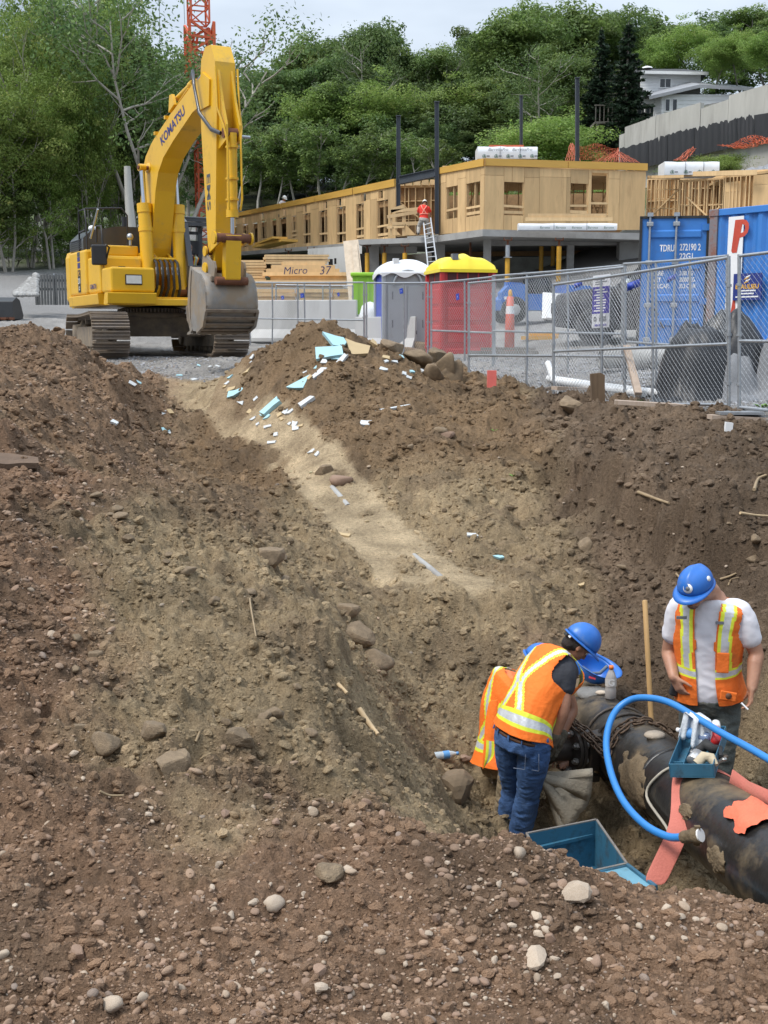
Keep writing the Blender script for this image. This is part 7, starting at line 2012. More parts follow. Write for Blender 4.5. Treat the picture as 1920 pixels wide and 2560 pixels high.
o.modifiers.new('sub','SUBSURF').render_levels=2
back=[at(1830,1945,6.2),at(1870,1975,6.05),at(1925,2000,5.85),at(1990,2035,5.65)]
b0=on_pipe(sp_,-1.0,.01)
rows=[[p+Vc((0,0,.05)),p-Vc((.02,0,.05))]for p in[b0]+back]
o=MB().grid(rows).build('webbing',M['sling'],sl,world=1);sm=o.modifiers.new('thick','SOLIDIFY');sm.thickness=.007
# orange-red rag on the pipe at the picture's edge
rows=[];c=pp(1905)
for i in range(13):
 rows.append([on_pipe(c+pd_*(-.12+i*.026),-.15+j_/9*(.80+.015*i+.07*sin(i*.9)),.010+.030*abs(sin(i*1.1+j_*.9))*(.3+.7*abs(sin(j_*.7))))for j_ in range(10)])
MB().grid(rows).build('rag',mat('orange rag',(.80,.17,.09),.85,0,.08,8,bump=.3,bscale=60),None,label='orange red rag draped over the near end of the pipe',cat='rag')
# thin grey cord down the pipe
MB().tube(spline([on_pipe(pp(1735),.25,.012),on_pipe(pp(1728),.9,.012),on_pipe(pp(1722),1.5,.02),at(1672,2080,6.25),at(1668,2140,6.1),at(1664,2205,5.95)],6),.009,6).build('cord',mat('pale cord',(.40,.36,.29),.9),None,label='thin pale cord hanging down the pipe beside the red sling',cat='cord')
# stones on the pipe
M['stone']=mat('pale stone',(.50,.42,.33),.85,0,.2,9,bump=.3,bscale=50,rand=.12)
for px,a_,s,lab in((1648,.12,.055,'pale flat stone resting on the pipe beside the tool tray'),(1499,-.05,.035,'small reddish stone on the pipe by the drink bottle')):
 q=on_pipe(pp(px),a_,.012);MB().ball((0,0,0),(s*1.3,s*.9,s*.55),12,8).build('stone',M['stone'],None,label=lab,cat='stone').location=tuple(q)
 # --- blue steel tool tray standing on the pipe
tc0,tc1,tc2,tc3=at(1667,1815,6.95),at(1770,1817,6.85),at(1832,1908,6.25),at(1718,1910,6.35)
zr=sum(q.z for q in(tc0,tc1,tc2,tc3))/4
ctr=(tc0+tc1+tc2+tc3)/4
ax=((tc1-tc0)+(tc2-tc3)).normalized();ay=((tc0-tc3)+(tc1-tc2));ay=(ay-ax*ay.dot(ax)).normalized()
TW,TL,TH_=((tc1-tc0).length+(tc2-tc3).length)/2,((tc0-tc3).length+(tc1-tc2).length)/2*.96,.085
az=ax.cross(ay)
TO=ctr-az*TH_
tray=thing('tool_tray','blue steel tool tray full of tools standing on the pipe','tray',tuple(TO))
def tl(x,y,z):return ax*x+ay*y+az*z
TRM=Matrix((ax,ay,az)).transposed()
def tbox(nm,x0,x1,y0,y1,z0,z1,m='boxblue',bevel=.003,par=None):
 return MB().box(tl((x0+x1)/2,(y0+y1)/2,(z0+z1)/2),(x1-x0,y1-y0,z1-z0),TRM).build(nm,M[m],par or tray,bevel=bevel)
hw,hl_=TW/2,TL/2
tbox('floor',-hw,hw,-hl_,hl_,0,.006)
tbox('side',-hw,-hw+.006,-hl_,hl_,.006,TH_);tbox('side',hw-.006,hw,-hl_,hl_,.006,TH_)
tbox('end',-hw+.006,hw-.006,-hl_,-hl_+.006,.006,TH_);tbox('end',-hw+.006,hw-.006,hl_-.006,hl_,.006,TH_)
tbox('divider',-hw+.07,-hw+.074,-hl_+.01,hl_*.3,.006,TH_*.7);tbox('divider',-hw+.008,-hw+.07,-hl_+.09,-hl_+.094,.006,TH_*.7)
M['pet']=mat('blue tinted bottle',(.42,.55,.86),.12,0,.06,6,trans=.55)
M['petlab']=mat('bottle label',(.10,.30,.62),.4)
def bottle(nm,label,o,axis,L_,r_,body,cap,liquid=None,lab_m=None,group=None,cat='bottle'):
 t=thing(nm,label,cat,tuple(o),0,group)
 MB().lathe([(0,0),(r_*.85,0),(r_,.012),(r_,L_*.30),(r_*.93,L_*.36),(r_,L_*.42),(r_,L_*.62),(r_*.62,L_*.80),(r_*.36,L_*.88),(r_*.36,L_*.92)],(0,0,0),axis,20).build('bottle_body',body,t)
 MB().lathe([(0,L_*1.0),(r_*.40,L_*1.0),(r_*.43,L_*.90),(0,L_*.90)],(0,0,0),axis,16).build('cap',cap,t)
 if liquid:MB().lathe([(0,.006),(r_*.94,.006),(r_*.94,L_*.28),(0,L_*.28)],(0,0,0),axis,18).build('liquid',liquid,t)
 if lab_m:MB().lathe([(r_*1.015,L_*.40),(r_*1.015,L_*.63)],(0,0,0),axis,20).build('label_sleeve',lab_m,t)
 return t
bottle('water_bottle','blue tinted water bottle lying across the tool tray',TO+tl(hw*.45,hl_*.30,TH_+.0),(-ax*.9+ay*.42+az*.08),.23,.034,M['pet'],M['white'],None,M['petlab'])
M['steelcup']=mat('brushed steel',(.6,.59,.57),.35,.7,.1,10)
def intray(nm,label,mb,m,cat,par=None):
 mb.v=[tuple(tl(*p))for p in mb.v]
 o=mb.build(nm,m,None,label=label,cat=cat);o.location=TO;return o
intray('metal_cup','grey metal cup lying among the tools in the tray',MB().lathe([(.0,0),(.036,0),(.04,.005),(.04,.075),(.034,.075),(.034,.01),(0,.01)],(-.01,-hl_*.62,.05),(.35,.9,.25),20),M['steelcup'],'cup')
intray('glove','pale leather glove lying at the front of the tool tray',MB().tube([(.02,-hl_*.72,.05),(.06,-hl_*.62,.085),(.10,-hl_*.66,.08),(.13,-hl_*.78,.05)],[.03,.032,.03,.016],10),mat('pale leather',(.50,.42,.29),.85,0,.2,12,bump=.3,bscale=40),'glove')
intray('glove','black rubber glove crumpled in the middle of the tray',MB().tube([(.0,-.02,.05),(.05,.0,.085),(.09,-.06,.08),(.12,-.02,.06),(.14,-.10,.05)],[.028,.035,.03,.028,.012],9),M['rubber'],'glove')
intray('spray_can','red spray can with white cap in the back corner of the tray',MB().lathe([(0,0),(.032,0),(.032,.13),(.02,.15),(0,.15)],(hw*.75,hl_*.22,.06),(-.12,.95,.28),18),mat('red can',(.62,.03,.03),.35),'can')
intray('can_cap','white cap lying loose beside the red spray can in the tray',MB().lathe([(0,0),(.028,0),(.026,.05),(0,.05)],(hw*.62,hl_*.22+.15,.10),(-.12,.95,.28),16),M['white'],'cap')
for k,(x,y,l_,a_,m,lab)in enumerate(((-.05,.02,.22,1.4,'bolt','long steel wrench along the divider of the tool tray'),(.03,-.12,.14,.4,'iron','short dark socket bar across the tool tray'),(.07,.06,.12,2.4,'iron','dark pliers under the black glove in the tray'),(.10,-.17,.09,.9,'bolt','shiny socket lying in the front corner of the tray'))):
 mb=MB();mb.bar((x,y,.03),(x+l_*cos(a_),y+l_*sin(a_),.035),.022,.012);mb.ball((x,y,.03),(.022,.022,.012),10,6);mb.ball((x+l_*cos(a_),y+l_*sin(a_),.035),(.02,.02,.011),10,6)
 intray('wrench',lab,mb,M[m],'tool')
 # white cloth hung over the hose above the tray
hk_=at(1745,1797,6.72)
rows=[]
for i in range(17):
 t=i/16;row=[]
 for j_ in range(12):
  s=j_/11-.5;w=.10+.07*abs(t-.45)
  if t<.45:p=Vc((hk_.x+s*w-.02-.05*(.45-t),hk_.y+.035,hk_.z+.03-(.45-t)*.38))
  else:p=Vc((hk_.x+s*w+.015,hk_.y-.035-.02*t,hk_.z+.03-(t-.45)*.36))
  p+=Vc((0,.014*sin(j_*1.5+t*3),.006*sin(j_*2.1)))
  row.append(p)
 rows.append(row)
o=MB().grid(rows).build('white_cloth',mat('white cotton rag',(.68,.72,.76),.9,0,.06,10,bump=.3,bscale=70),None,label='white cloth hanging over the blue hose above the tool tray',cat='cloth');o.modifiers.new('s','SOLIDIFY').thickness=.004
# --- helmet lying upside down, rag and sports drink on the far end of the pipe
M['helmet']=mat('blue hard hat',(.024,.15,.52),.4,0,.07,6,coat=.08,dirt=(.14,.20,.34),damt=.28,dscale=14)
def helmet_mesh(name,mats):
 mb=MB();rows=[];n,m_=36,14
 for i in range(m_+1):
  ph=i/m_*pi/2;row=[]
  for k in range(n):
   a=k/n*2*pi
   rx,ry=.112,.142
   ridge=.006*max(0,cos(3*(a-pi/2)))**8*sin(ph)if sin(a)>-2 else 0
   mid=.009*math.exp(-(cos(a)*sin(ph)/.16)**2)*cos(ph*.6)
   row.append(Vc((rx*sin(ph)*cos(a),ry*sin(ph)*sin(a),.135*cos(ph)**.85+mid+ridge*.5))if i else Vc((0,0,.144)))
  rows.append(row)
 mb.grid(rows,closed=True)
 br=[]
 for r_,dz in((1.0,0),(1.06,-.008),(1.10,-.014)):
  row=[]
  for k in range(n):
   a=k/n*2*pi;f=max(0,sin(a));e=1+(r_-1)*(1+3.2*f**1.5)
   row.append(Vc((.112*e*cos(a),.142*e*sin(a),dz*(1+1.2*f**2))))
  br.append(row)
 mb.grid(br,closed=True)
 me=mb.mesh(name,mats);return me
hme=helmet_mesh('hard_hat',[M['helmet']])
hq=at(1485,1712,8.75)
ht=thing('hard_hat','empty blue hard hat lying upside down on a rag on the pipe','hard hat',tuple(hq))
o=link('shell',hme,ht);o.rotation_euler=(R(205),R(-14),R(60));o.location=(0,0,.16);o.scale=(1.1,)*3;o.modifiers.new('s','SOLIDIFY').thickness=.005
MB().tube([(-.10,-.02,.15),(-.03,-.03,.10),(.04,-.02,.10),(.10,.0,.15)],.014,6).build('cradle_strap',mat('grey strap',(.12,.15,.18),.7),ht)
MB().bar((-.065,-.125,.10),(-.015,-.135,.09),.004,.055,(0,1,0)).build('sticker',mat('red sticker',(.45,.04,.05),.5),ht)
mb=MB();mb.ball((0,0,0),(.15,.11,.05),18,10)
o=mb.build('grey_rag',mat('grey cloth',(.20,.195,.185),.9,0,.15,10,bump=.4,bscale=50),None,label='grey rag crumpled under the empty blue hard hat',cat='rag');o.location=tuple(at(1488,1735,8.6))
dd=o.modifiers.new('crease','DISPLACE');tx=bpy.data.textures.new('rag crease','CLOUDS');tx.noise_scale=.06;dd.texture=tx;dd.strength=.05
gb=at(1526,1747,8.35);gh=at(1526,1664,8.35).z-gb.z
bt=bottle('drink_bottle','red sports drink bottle with orange cap standing on the pipe',gb,(0,0,1),gh,gh*.165,mat('clear bottle',(.75,.72,.70),.1,0,.04,6,trans=.5),mat('orange cap',(.80,.20,.03),.4),mat('red drink',(.16,.012,.012),.2),mat('drink label',(.55,.53,.50),.5))
put_text('G',(-.004,-gh*.17,gh*.53),(1,0,0),(0,0,1),gh*.27,M['white'],bt,bold=.002)
# --- shovel standing behind the pipe
s0,s1=at(1612,1500,8.4),at(1628,1800,8.25)
sv=thing('shovel','shovel with pale wooden handle standing upright behind the pipe','shovel',tuple(s1))
dh=(s1-s0).normalized()
MB().tube([s0,s0+dh*.01,s0.lerp(s1,.5),s1+dh*.12],[.014,.0195,.019,.019],12).build('handle',mat('ash wood handle',(.50,.31,.13),.6,0,.15,3,stretch=(6,6,.4)),sv,world=1)
b0=s1+dh*.10
rows=[[b0+dh*t+Vc((x*w,-.03*(1-(x*2)**2),0))for x in(-.5,-.25,0,.25,.5)]for t,w in((0,.05),(.03,.2),(.14,.22),(.22,.18),(.29,.04))]
o=MB().grid(rows).build('blade',M['iron'],sv,world=1);o.modifiers.new('s','SOLIDIFY').thickness=.004
# --- open blue steel box on the pit floor
q0,q1,q2,q3=at(1316,2105,6.55),at(1491,2050,6.75),at(1568,2113,6.15),at(1455,2150,6.0)
gx=thing('steel_box','open blue steel tool box lying on the pit floor with its lid folded out','tool box',tuple(q0))
bz=min(gz(q0.x,q0.y),-1.55)
def plate(nm,P,th=.008,par=gx):
 n_=(P[1]-P[0]).cross(P[3]-P[0]).normalized()*th
 mb=MB();vs=P+[p+n_ for p in P]
 mb.add(vs,[(0,1,2,3),(7,6,5,4),(0,4,5,1),(1,5,6,2),(2,6,7,3),(3,7,4,0)]);return mb.build(nm,M['boxblue'],par,world=1)
zt_=q1.z;A_,B_,C_,D_=[Vc((q.x,q.y,zt_))for q in(q0,q1,q2,q3)]
D_=A_+(C_-B_)
dn=Vc((0,0,-.30))
plate('back_wall',[A_+dn,B_+dn,B_,A_]);plate('side_wall',[B_+dn,C_+dn,C_,B_]);plate('side_wall',[D_+dn,A_+dn,A_,D_]);plate('front_wall',[C_+dn,D_+dn,D_,C_]);plate('floor',[D_+dn,C_+dn,B_+dn,A_+dn])
for P,Q in((A_,B_),(B_,C_),(C_,D_),(D_,A_)):MB().bar(P,Q,.014,.014).build('rolled_rim',mat('bare worn steel',(.30,.27,.24),.5,.5,.2,12)if 'bare worn steel' not in bpy.data.materials else bpy.data.materials['bare worn steel'],gx,world=1)
MB().bar(A_+Vc((.03,-.02,-.09)),B_+Vc((-.03,-.02,-.09)),.02,.02).build('shelf_rail',M['boxblue'],gx,world=1)
L0,L1=C_+Vc((0,0,-.01)),D_.lerp(C_,.12)+Vc((0,0,-.01))
o1,o2=at(1640,2220,5.85),at(1500,2226,5.72)
M['boxlt']=mat('worn pale blue paint',(.17,.37,.47),.5,.1,.12,4,dirt=(.07,.10,.11),damt=.38,dscale=8)
mb=MB();P=[L1,L0,o1,o2];n_=Vc((0,0,-.012));mb.add(P+[p+n_ for p in P],[(0,1,2,3),(7,6,5,4),(0,4,5,1),(1,5,6,2),(2,6,7,3),(3,7,4,0)])
mb.build('lid',M['boxlt'],gx,world=1)
MB().bar(L0,o1,.02,.03).build('lid_edge',M['boxblue'],gx,world=1);MB().cyl(L0,L1,.014,n=8).build('hinge',M['boxblue'],gx,world=1)
# --- rock and flattened water bottle on the floor left of the workers
def rock(label,loc,size,seed,m=None,nm='rock',cat='rock',rot=None,group=None,sub=3,cuts=(.5,.82)):
 bm=bmesh.new();bmesh.ops.create_icosphere(bm,subdivisions=sub,radius=1)
 r=random.Random(seed);planes=[Vc((r.gauss(0,1),r.gauss(0,1),r.gauss(0,1))).normalized()for _ in range(9)];cut=[r.uniform(*cuts)for _ in planes]
 for v in bm.verts:
  p=v.co.copy()
  for n_,c in zip(planes,cut):
   d=p.dot(n_)
   if d>c:p-=n_*(d-c)*.92
  p*=1+.07*mnoise.noise(p*2.2+Vc((seed,0,0)))+.03*mnoise.noise(p*6)
  v.co=Vc((p.x*size[0],p.y*size[1],p.z*size[2]))
 me=bpy.data.meshes.new(nm);bm.to_mesh(me);bm.free();me.materials.append(m or M['rock'])
 for p in me.polygons:p.use_smooth=False
 if label is None:return me
 o=link(nm,me,None,label=label,cat=cat,group=group);o.location=loc;o.rotation_euler=rot or(0,0,r.uniform(0,6.28));return o
M['rock']=mat('earthy rock',(.20,.145,.09),.9,0,.22,4,bump=.5,bscale=16,dirt=(.29,.21,.125),damt=.4,dscale=3,rand=.15)
p=on_ground(1135,1990);rock('large square brown rock on the pit floor beside the crouching worker',p+Vc((0,.02,.03)),(.16,.15,.16),3)
p=on_ground(1105,1905)
bottle('water_bottle','crumpled clear water bottle lying on the slope above the square rock',p+Vc((-.07,0,.04)),(1,.25,.05),.20,.03,mat('clear crushed bottle',(.70,.80,.86),.15,0,.1,20,trans=.4),M['petlab'],None,M['petlab'])
# grey canvas bag beneath the valve
p=at(1420,2035,7.15)
rows=[]
for i in range(13):
 a=R(20)+i/12*R(78)
 rows.append([at(1352,1935,7.3)+Vc((sin(a)*.33*j_/7,-.015*((i%3)==0)-.05*j_/7,-cos(a)*.40*j_/7-.02*sin(i)))for j_ in range(8)])
o=MB().grid(rows).build('canvas_bag',mat('grey canvas',(.27,.235,.18),.9,0,.12,6,bump=.3,bscale=60),None,label='grey canvas bag slumped below the valve beside the crouching worker',cat='bag');o.modifiers.new('s','SOLIDIFY').thickness=.06
# ================================================================ PEOPLE
M['skin']=mat('skin',(.42,.215,.135),.5,0,.10,14,bump=.12,bscale=60,sub=.08,dirt=(.25,.15,.10),damt=.12,dscale=5)
M['skin2']=mat('tanned skin',(.36,.175,.105),.5,0,.10,14,bump=.12,bscale=60,sub=.08)
M['hiorange']=mat('hi-vis orange',(.92,.185,.015),.75,0,.06,6,bump=.35,bscale=28,dirt=(.52,.15,.03),damt=.14,dscale=4)
M['hiorange_d']=mat('worn hi-vis orange',(.80,.165,.018),.75,0,.08,6,bump=.35,bscale=28,dirt=(.28,.12,.04),damt=.34,dscale=4)
M['hiyellow']=mat('hi-vis yellow',(.72,.78,.05),.6,0,.06,8,bump=.2,bscale=40)
M['hisilver']=mat('silver reflective tape',(.60,.62,.64),.45,.25,.08,14,bump=.25,bscale=30)
M['jeans']=mat('blue denim',(.045,.105,.25),.85,0,.30,9,bump=.3,bscale=90,dirt=(.10,.17,.30),damt=.30,dscale=6)
M['jeans2']=mat('grey green work trousers',(.075,.085,.078),.85,0,.25,7,bump=.3,bscale=80,dirt=(.15,.125,.085),damt=.38,dscale=5)
M['khaki']=mat('dusty khaki',(.27,.21,.13),.9,0,.2,8,bump=.35,bscale=60,dirt=(.35,.27,.17),damt=.4)
M['tee_white']=mat('white cotton',(.70,.68,.71),.85,0,.05,6,bump=.08,bscale=30)
M['tee_dark']=mat('charcoal cotton',(.032,.034,.042),.85,0,.2,10,bump=.25,bscale=50)
M['leather']=mat('brown leather',(.12,.055,.03),.6,0,.2,12)
M['glove']=mat('dirty work glove',(.10,.085,.06),.85,0,.35,18,bump=.4,bscale=50)
M['boot']=mat('tan work boot',(.24,.165,.09),.75,0,.2,12,bump=.3,bscale=40)
M['hair']=mat('dark hair',(.022,.016,.013),.55,0,.3,60,bump=.8,bscale=160)
M['stubble']=mat('grey stubble',(.20,.125,.095),.8,0,.3,60,bump=.4,bscale=150)
def organic(name,mb,m,parent,voxel=.012,smooth=4,wr=None,world=1):
 """close overlapping forms into one continuous skin; wr = (amplitude, wavelength, stretch z) of folds"""
 off=root_loc(parent)if world else Vc((0,0,0))
 me=mb.mesh(name,m,off)
 o=bpy.data.objects.new(name,me);COL.objects.link(o)
 rm=o.modifiers.new('r','REMESH');rm.mode='VOXEL';rm.voxel_size=voxel
 if smooth:sm=o.modifiers.new('s','SMOOTH');sm.iterations=smooth;sm.factor=.5
 dg=bpy.context.evaluated_depsgraph_get();dg.update()
 m2=bpy.data.meshes.new_from_object(o.evaluated_get(dg));m2.name=name
 bpy.data.objects.remove(o);bpy.data.meshes.remove(me)
 m2.materials.clear();m2.materials.append(m)
 if wr:
  a,wl,st=wr;n=len(m2.vertices)
  co=np.empty(n*3,dtype=np.float32);m2.vertices.foreach_get('co',co);co=co.reshape(-1,3)
  nr=np.array([tuple(v.normal)for v in m2.vertices],dtype=np.float32)
  f=np.array([mnoise.noise(Vc((p[0]/wl,p[1]/wl,p[2]/(wl*st))))*.65+mnoise.noise(Vc((p[0]/wl*2.3+5,p[1]/wl*2.3,p[2]/(wl*st)*2.1)))*.35 for p in co.tolist()],dtype=np.float32)
  f=1-2.2*np.abs(f)
  co=co+nr*(f*a)[:,None];m2.vertices.foreach_set('co',co.ravel())
 m2.polygons.foreach_set('use_smooth',np.ones(len(m2.polygons),dtype=bool));m2.update()
 ob=bpy.data.objects.new(name,m2);COL.objects.link(ob);ob.parent=parent
 return ob
def V3(a):return a if isinstance(a,Vector)else at(*a)
PROF=[(-.16,.150,.125),(0,.178,.132),(.12,.172,.128),(.28,.160,.118),(.45,.168,.122),(.62,.186,.130),(.76,.196,.128),(.86,.190,.112),(.93,.158,.097),(1.0,.066,.066),(1.06,.058,.060)]
class Torso:
 def __init__(s,pelvis,waist,chest,neck,hip_axis,sh_axis,k=1.0,belly=0.0):
  s.P=[V3(pelvis),V3(waist),V3(chest),V3(neck)];s.ha,s.sa=Vc(hip_axis).normalized(),Vc(sh_axis).normalized();s.k=k;s.belly=belly
 def c(s,v):
  P=s.P;k=max(0,min(2.999,v*3));i=int(k);t=k-i
  a,b,c_,d=P[max(0,i-1)],P[i],P[i+1],P[min(3,i+2)]
  if v<0:return P[0]+(P[0]-P[1])*(-v*3)
  if v>1:return P[3]+(P[3]-P[2])*((v-1)*3)
  return.5*((2*b)+(c_-a)*t+(2*a-5*b+4*c_-d)*t*t+(3*b-a-3*c_+d)*t**3)
 def fr(s,v):
  t=(s.c(v+.02)-s.c(v-.02)).normalized()
  l=s.ha.lerp(s.sa,min(1,max(0,v)));l=(l-t*l.dot(t)).normalized()
  return l,t,l.cross(t)*-1 if False else t.cross(l)*-1
 def pt(s,v,a,grow=0.0,kx=1.0,ky=1.0):
  w=float(np.interp(v,[q[0]for q in PROF],[q[1]for q in PROF]))*s.k;d=float(np.interp(v,[q[0]for q in PROF],[q[2]for q in PROF]))*s.k
  l,t,f=s.fr(v)
  ca,sa=cos(a),sin(a)
  e=.86
  x,y=math.copysign(abs(ca)**e,ca),math.copysign(abs(sa)**e,sa)
  bel=s.belly*math.exp(-((v-.22)/.22)**2)*max(0,sa)
  return s.c(v)+l*x*(w*kx+grow)+f*y*(d*ky+grow+bel)
 def solid(s,mb,v0,v1,grow=0.0,n=28,m_=16):
  rows=[[s.pt(v0+(v1-v0)*i/m_,k/n*2*pi,grow)for k in range(n)]for i in range(m_+1)]
  mb.grid(rows,closed=True);mb.add(rows[0],[tuple(reversed(range(n)))]);mb.add(rows[-1],[tuple(range(n))])
def limb(mb,pts,rad,n=14,sub=5):
 """tapered limb through joints, with rounded joints"""
 P=spline(pts,sub);m_=len(P);R_=[float(np.interp(i/(m_-1)*(len(pts)-1),range(len(pts)),rad))for i in range(m_)]
 mb.tube(P,R_,n)
 for p,r_ in zip(pts,rad):mb.ball(p,r_*.99,n,8)
def hand(mb,wrist,d,palm_n,s=1.0,curl=.5,thumb=1,thick=1.0):
 """palm, four unequal bent fingers and a thumb leaving the side of the palm; palm_n points out of the palm"""
 d=Vc(d).normalized();pn=Vc(palm_n);pn=(pn-d*pn.dot(d)).normalized();sd=d.cross(pn)*thumb
 c=wrist+d*.048*s
 mb.box(c,(.076*s,.088*s,.026*s*thick),Matrix((sd,d,pn)).transposed())
 mb.ball(wrist+d*.01*s,(.028*s,)*3,10,7);mb.ball(c+sd*.018*s-d*.012*s+pn*.008,.022*s*thick,10,7)
 for k,(o_,L_)in enumerate(((.031,.072),(.0105,.080),(-.0105,.074),(-.030,.058))):
  p=wrist+d*.088*s+sd*o_*s;dd=(d+sd*(o_*3.0)).normalized();r0=.0094*s*thick;pts=[wrist+d*.06*s+sd*o_*.85*s,p];ang=0
  for q,f in enumerate((.42,.33,.25)):
   ang+=curl*(.5+.35*q)+.04*k
   p=p+(dd*cos(ang)+pn*sin(ang))*L_*f*s;pts.append(p)
  mb.tube(pts,[r0,r0,r0*.98,r0*.9,r0*.72],8);mb.ball(pts[-1],r0*.72,8,6)
 p=wrist+d*.022*s+sd*.030*s;pts=[p];dd=(d*.65+sd*.75+pn*.25).normalized()
 for q,f in enumerate((.040,.032,.025)):
  dd=(dd+d*.22+pn*.18*curl).normalized();p=p+dd*f*s;pts.append(p)
 mb.tube(pts,[.014*s,.0125*s,.011*s,.008*s],8);mb.ball(pts[-1],.008*s,8,6)
def head(mb,c,f,u,s=1.0):
 """c = centre of the skull; f forward, u up"""
 f=Vc(f).normalized();u=Vc(u);u=(u-f*u.dot(f)).normalized();l=u.cross(f)
 Rm=Matrix((l,f,u)).transposed()
 q=lambda x,y,z:c+(l*x+f*y+u*z)*s
 mb.ball(q(0,-.008,.022),(.074*s,.095*s,.088*s),18,12,rot=Rm)
 mb.ball(q(0,.022,-.035),(.060*s,.068*s,.075*s),16,11,rot=Rm)
 mb.ball(q(0,.050,-.085),(.036*s,.036*s,.030*s),12,8,rot=Rm)
 mb.tube([q(0,.082,.012),q(0,.100,-.018),q(0,.108,-.036),q(0,.086,-.044)],[.009*s,.011*s,.015*s,.010*s],9)
 for x in(-1,1):
  mb.ball(q(x*.032,.080,.020),(.020*s,.010*s,.008*s),9,6,rot=Rm)
  mb.ball(q(x*.040,.062,-.022),(.022*s,.020*s,.018*s),9,6,rot=Rm)
  mb.ball(q(x*.074,-.010,-.010),(.010*s,.020*s,.032*s),10,8,rot=Rm);mb.ball(q(x*.077,-.006,-.034),(.008*s,.010*s,.012*s),8,6,rot=Rm)
  mb.ball(q(x*.014,.112-.028,-.038),(.009*s,.010*s,.008*s),8,6,rot=Rm)
 mb.ball(q(0,.080,-.060),(.026*s,.012*s,.007*s),12,6,rot=Rm);mb.ball(q(0,.078,-.070),(.022*s,.012*s,.007*s),12,6,rot=Rm)
 return q,Rm
def face_bits(q,Rm,root,s=1.0,glasses=False,beard=None):
 for x in(-1,1):
  e=MB().ball(q(x*.031,.076,.002),.0115*s,10,8).build('eye',M['sign_white'],root,world=1)
  MB().ball(q(x*.031,.0845,.002),.0052*s,8,6).build('iris',M['black'],e,world=1)
  MB().tube([q(x*.014,.092,.024),q(x*.032,.090,.030),q(x*.048,.078,.024)],[.004*s,.005*s,.003*s],6).build('eyebrow',M['hair'],root,world=1)
 MB().tube([q(-.022,.088,-.064),q(0,.0935,-.066),q(.022,.088,-.064)],.003*s,6).build('mouth_line',M['leather'],root,world=1)
 if glasses:
  mb=MB()
  for x in(-1,1):
   mb.tube([q(x*.031+.021*cos(a),.098,.001+.016*sin(a))for a in[k/14*2*pi for k in range(16)]],.0022,5,caps=False)
   mb.tube([q(x*.052,.096,.006),q(x*.073,.05,.006),q(x*.079,-.02,.004)],.0022,5)
  mb.tube([q(-.010,.099,.004),q(.010,.099,.004)],.0022,5);mb.build('glasses',M['black'],root,world=1)
 if beard:
  mb=MB();mb.ball(q(0,.046,-.088),(.038*s,.040*s,.030*s),14,9,rot=Rm);mb.ball(q(0,.068,-.050),(.030*s,.018*s,.012*s),12,7,rot=Rm);mb.build('beard',M[beard],root,world=1)
def wear_helmet(root,q,f,u,s=1.0,tilt=0.0,stickers=()):
 f=Vc(f).normalized();u=Vc(u);u=(u-f*u.dot(f)).normalized();l=u.cross(f)
 if tilt:rot=Matrix.Rotation(tilt,3,l);f,u=rot@f,rot@u
 c=q(0,-.004,.035)
 o=link('hard_hat',hme,root)
 mt=Matrix((l*-1*s,f*s,u*s)).transposed().to_4x4();mt.translation=c-root_loc(root);o.matrix_local=mt
 o.modifiers.new('s','SOLIDIFY').thickness=.004
 hl=lambda x,y,z:c+(l*-x+f*y+u*z)*s
 MB().tube([hl(.098*cos(a),.120*sin(a),-.012)for a in[k/22*2*pi for k in range(23)]],.013,6,caps=False).build('headband',M['black'],root,world=1)
 return hl
def disc(nm,c,n_,r_,m,root):return MB().lathe([(0,0),(r_,0),(r_,.002),(0,.002)],c,n_,18).build(nm,m,root,world=1)
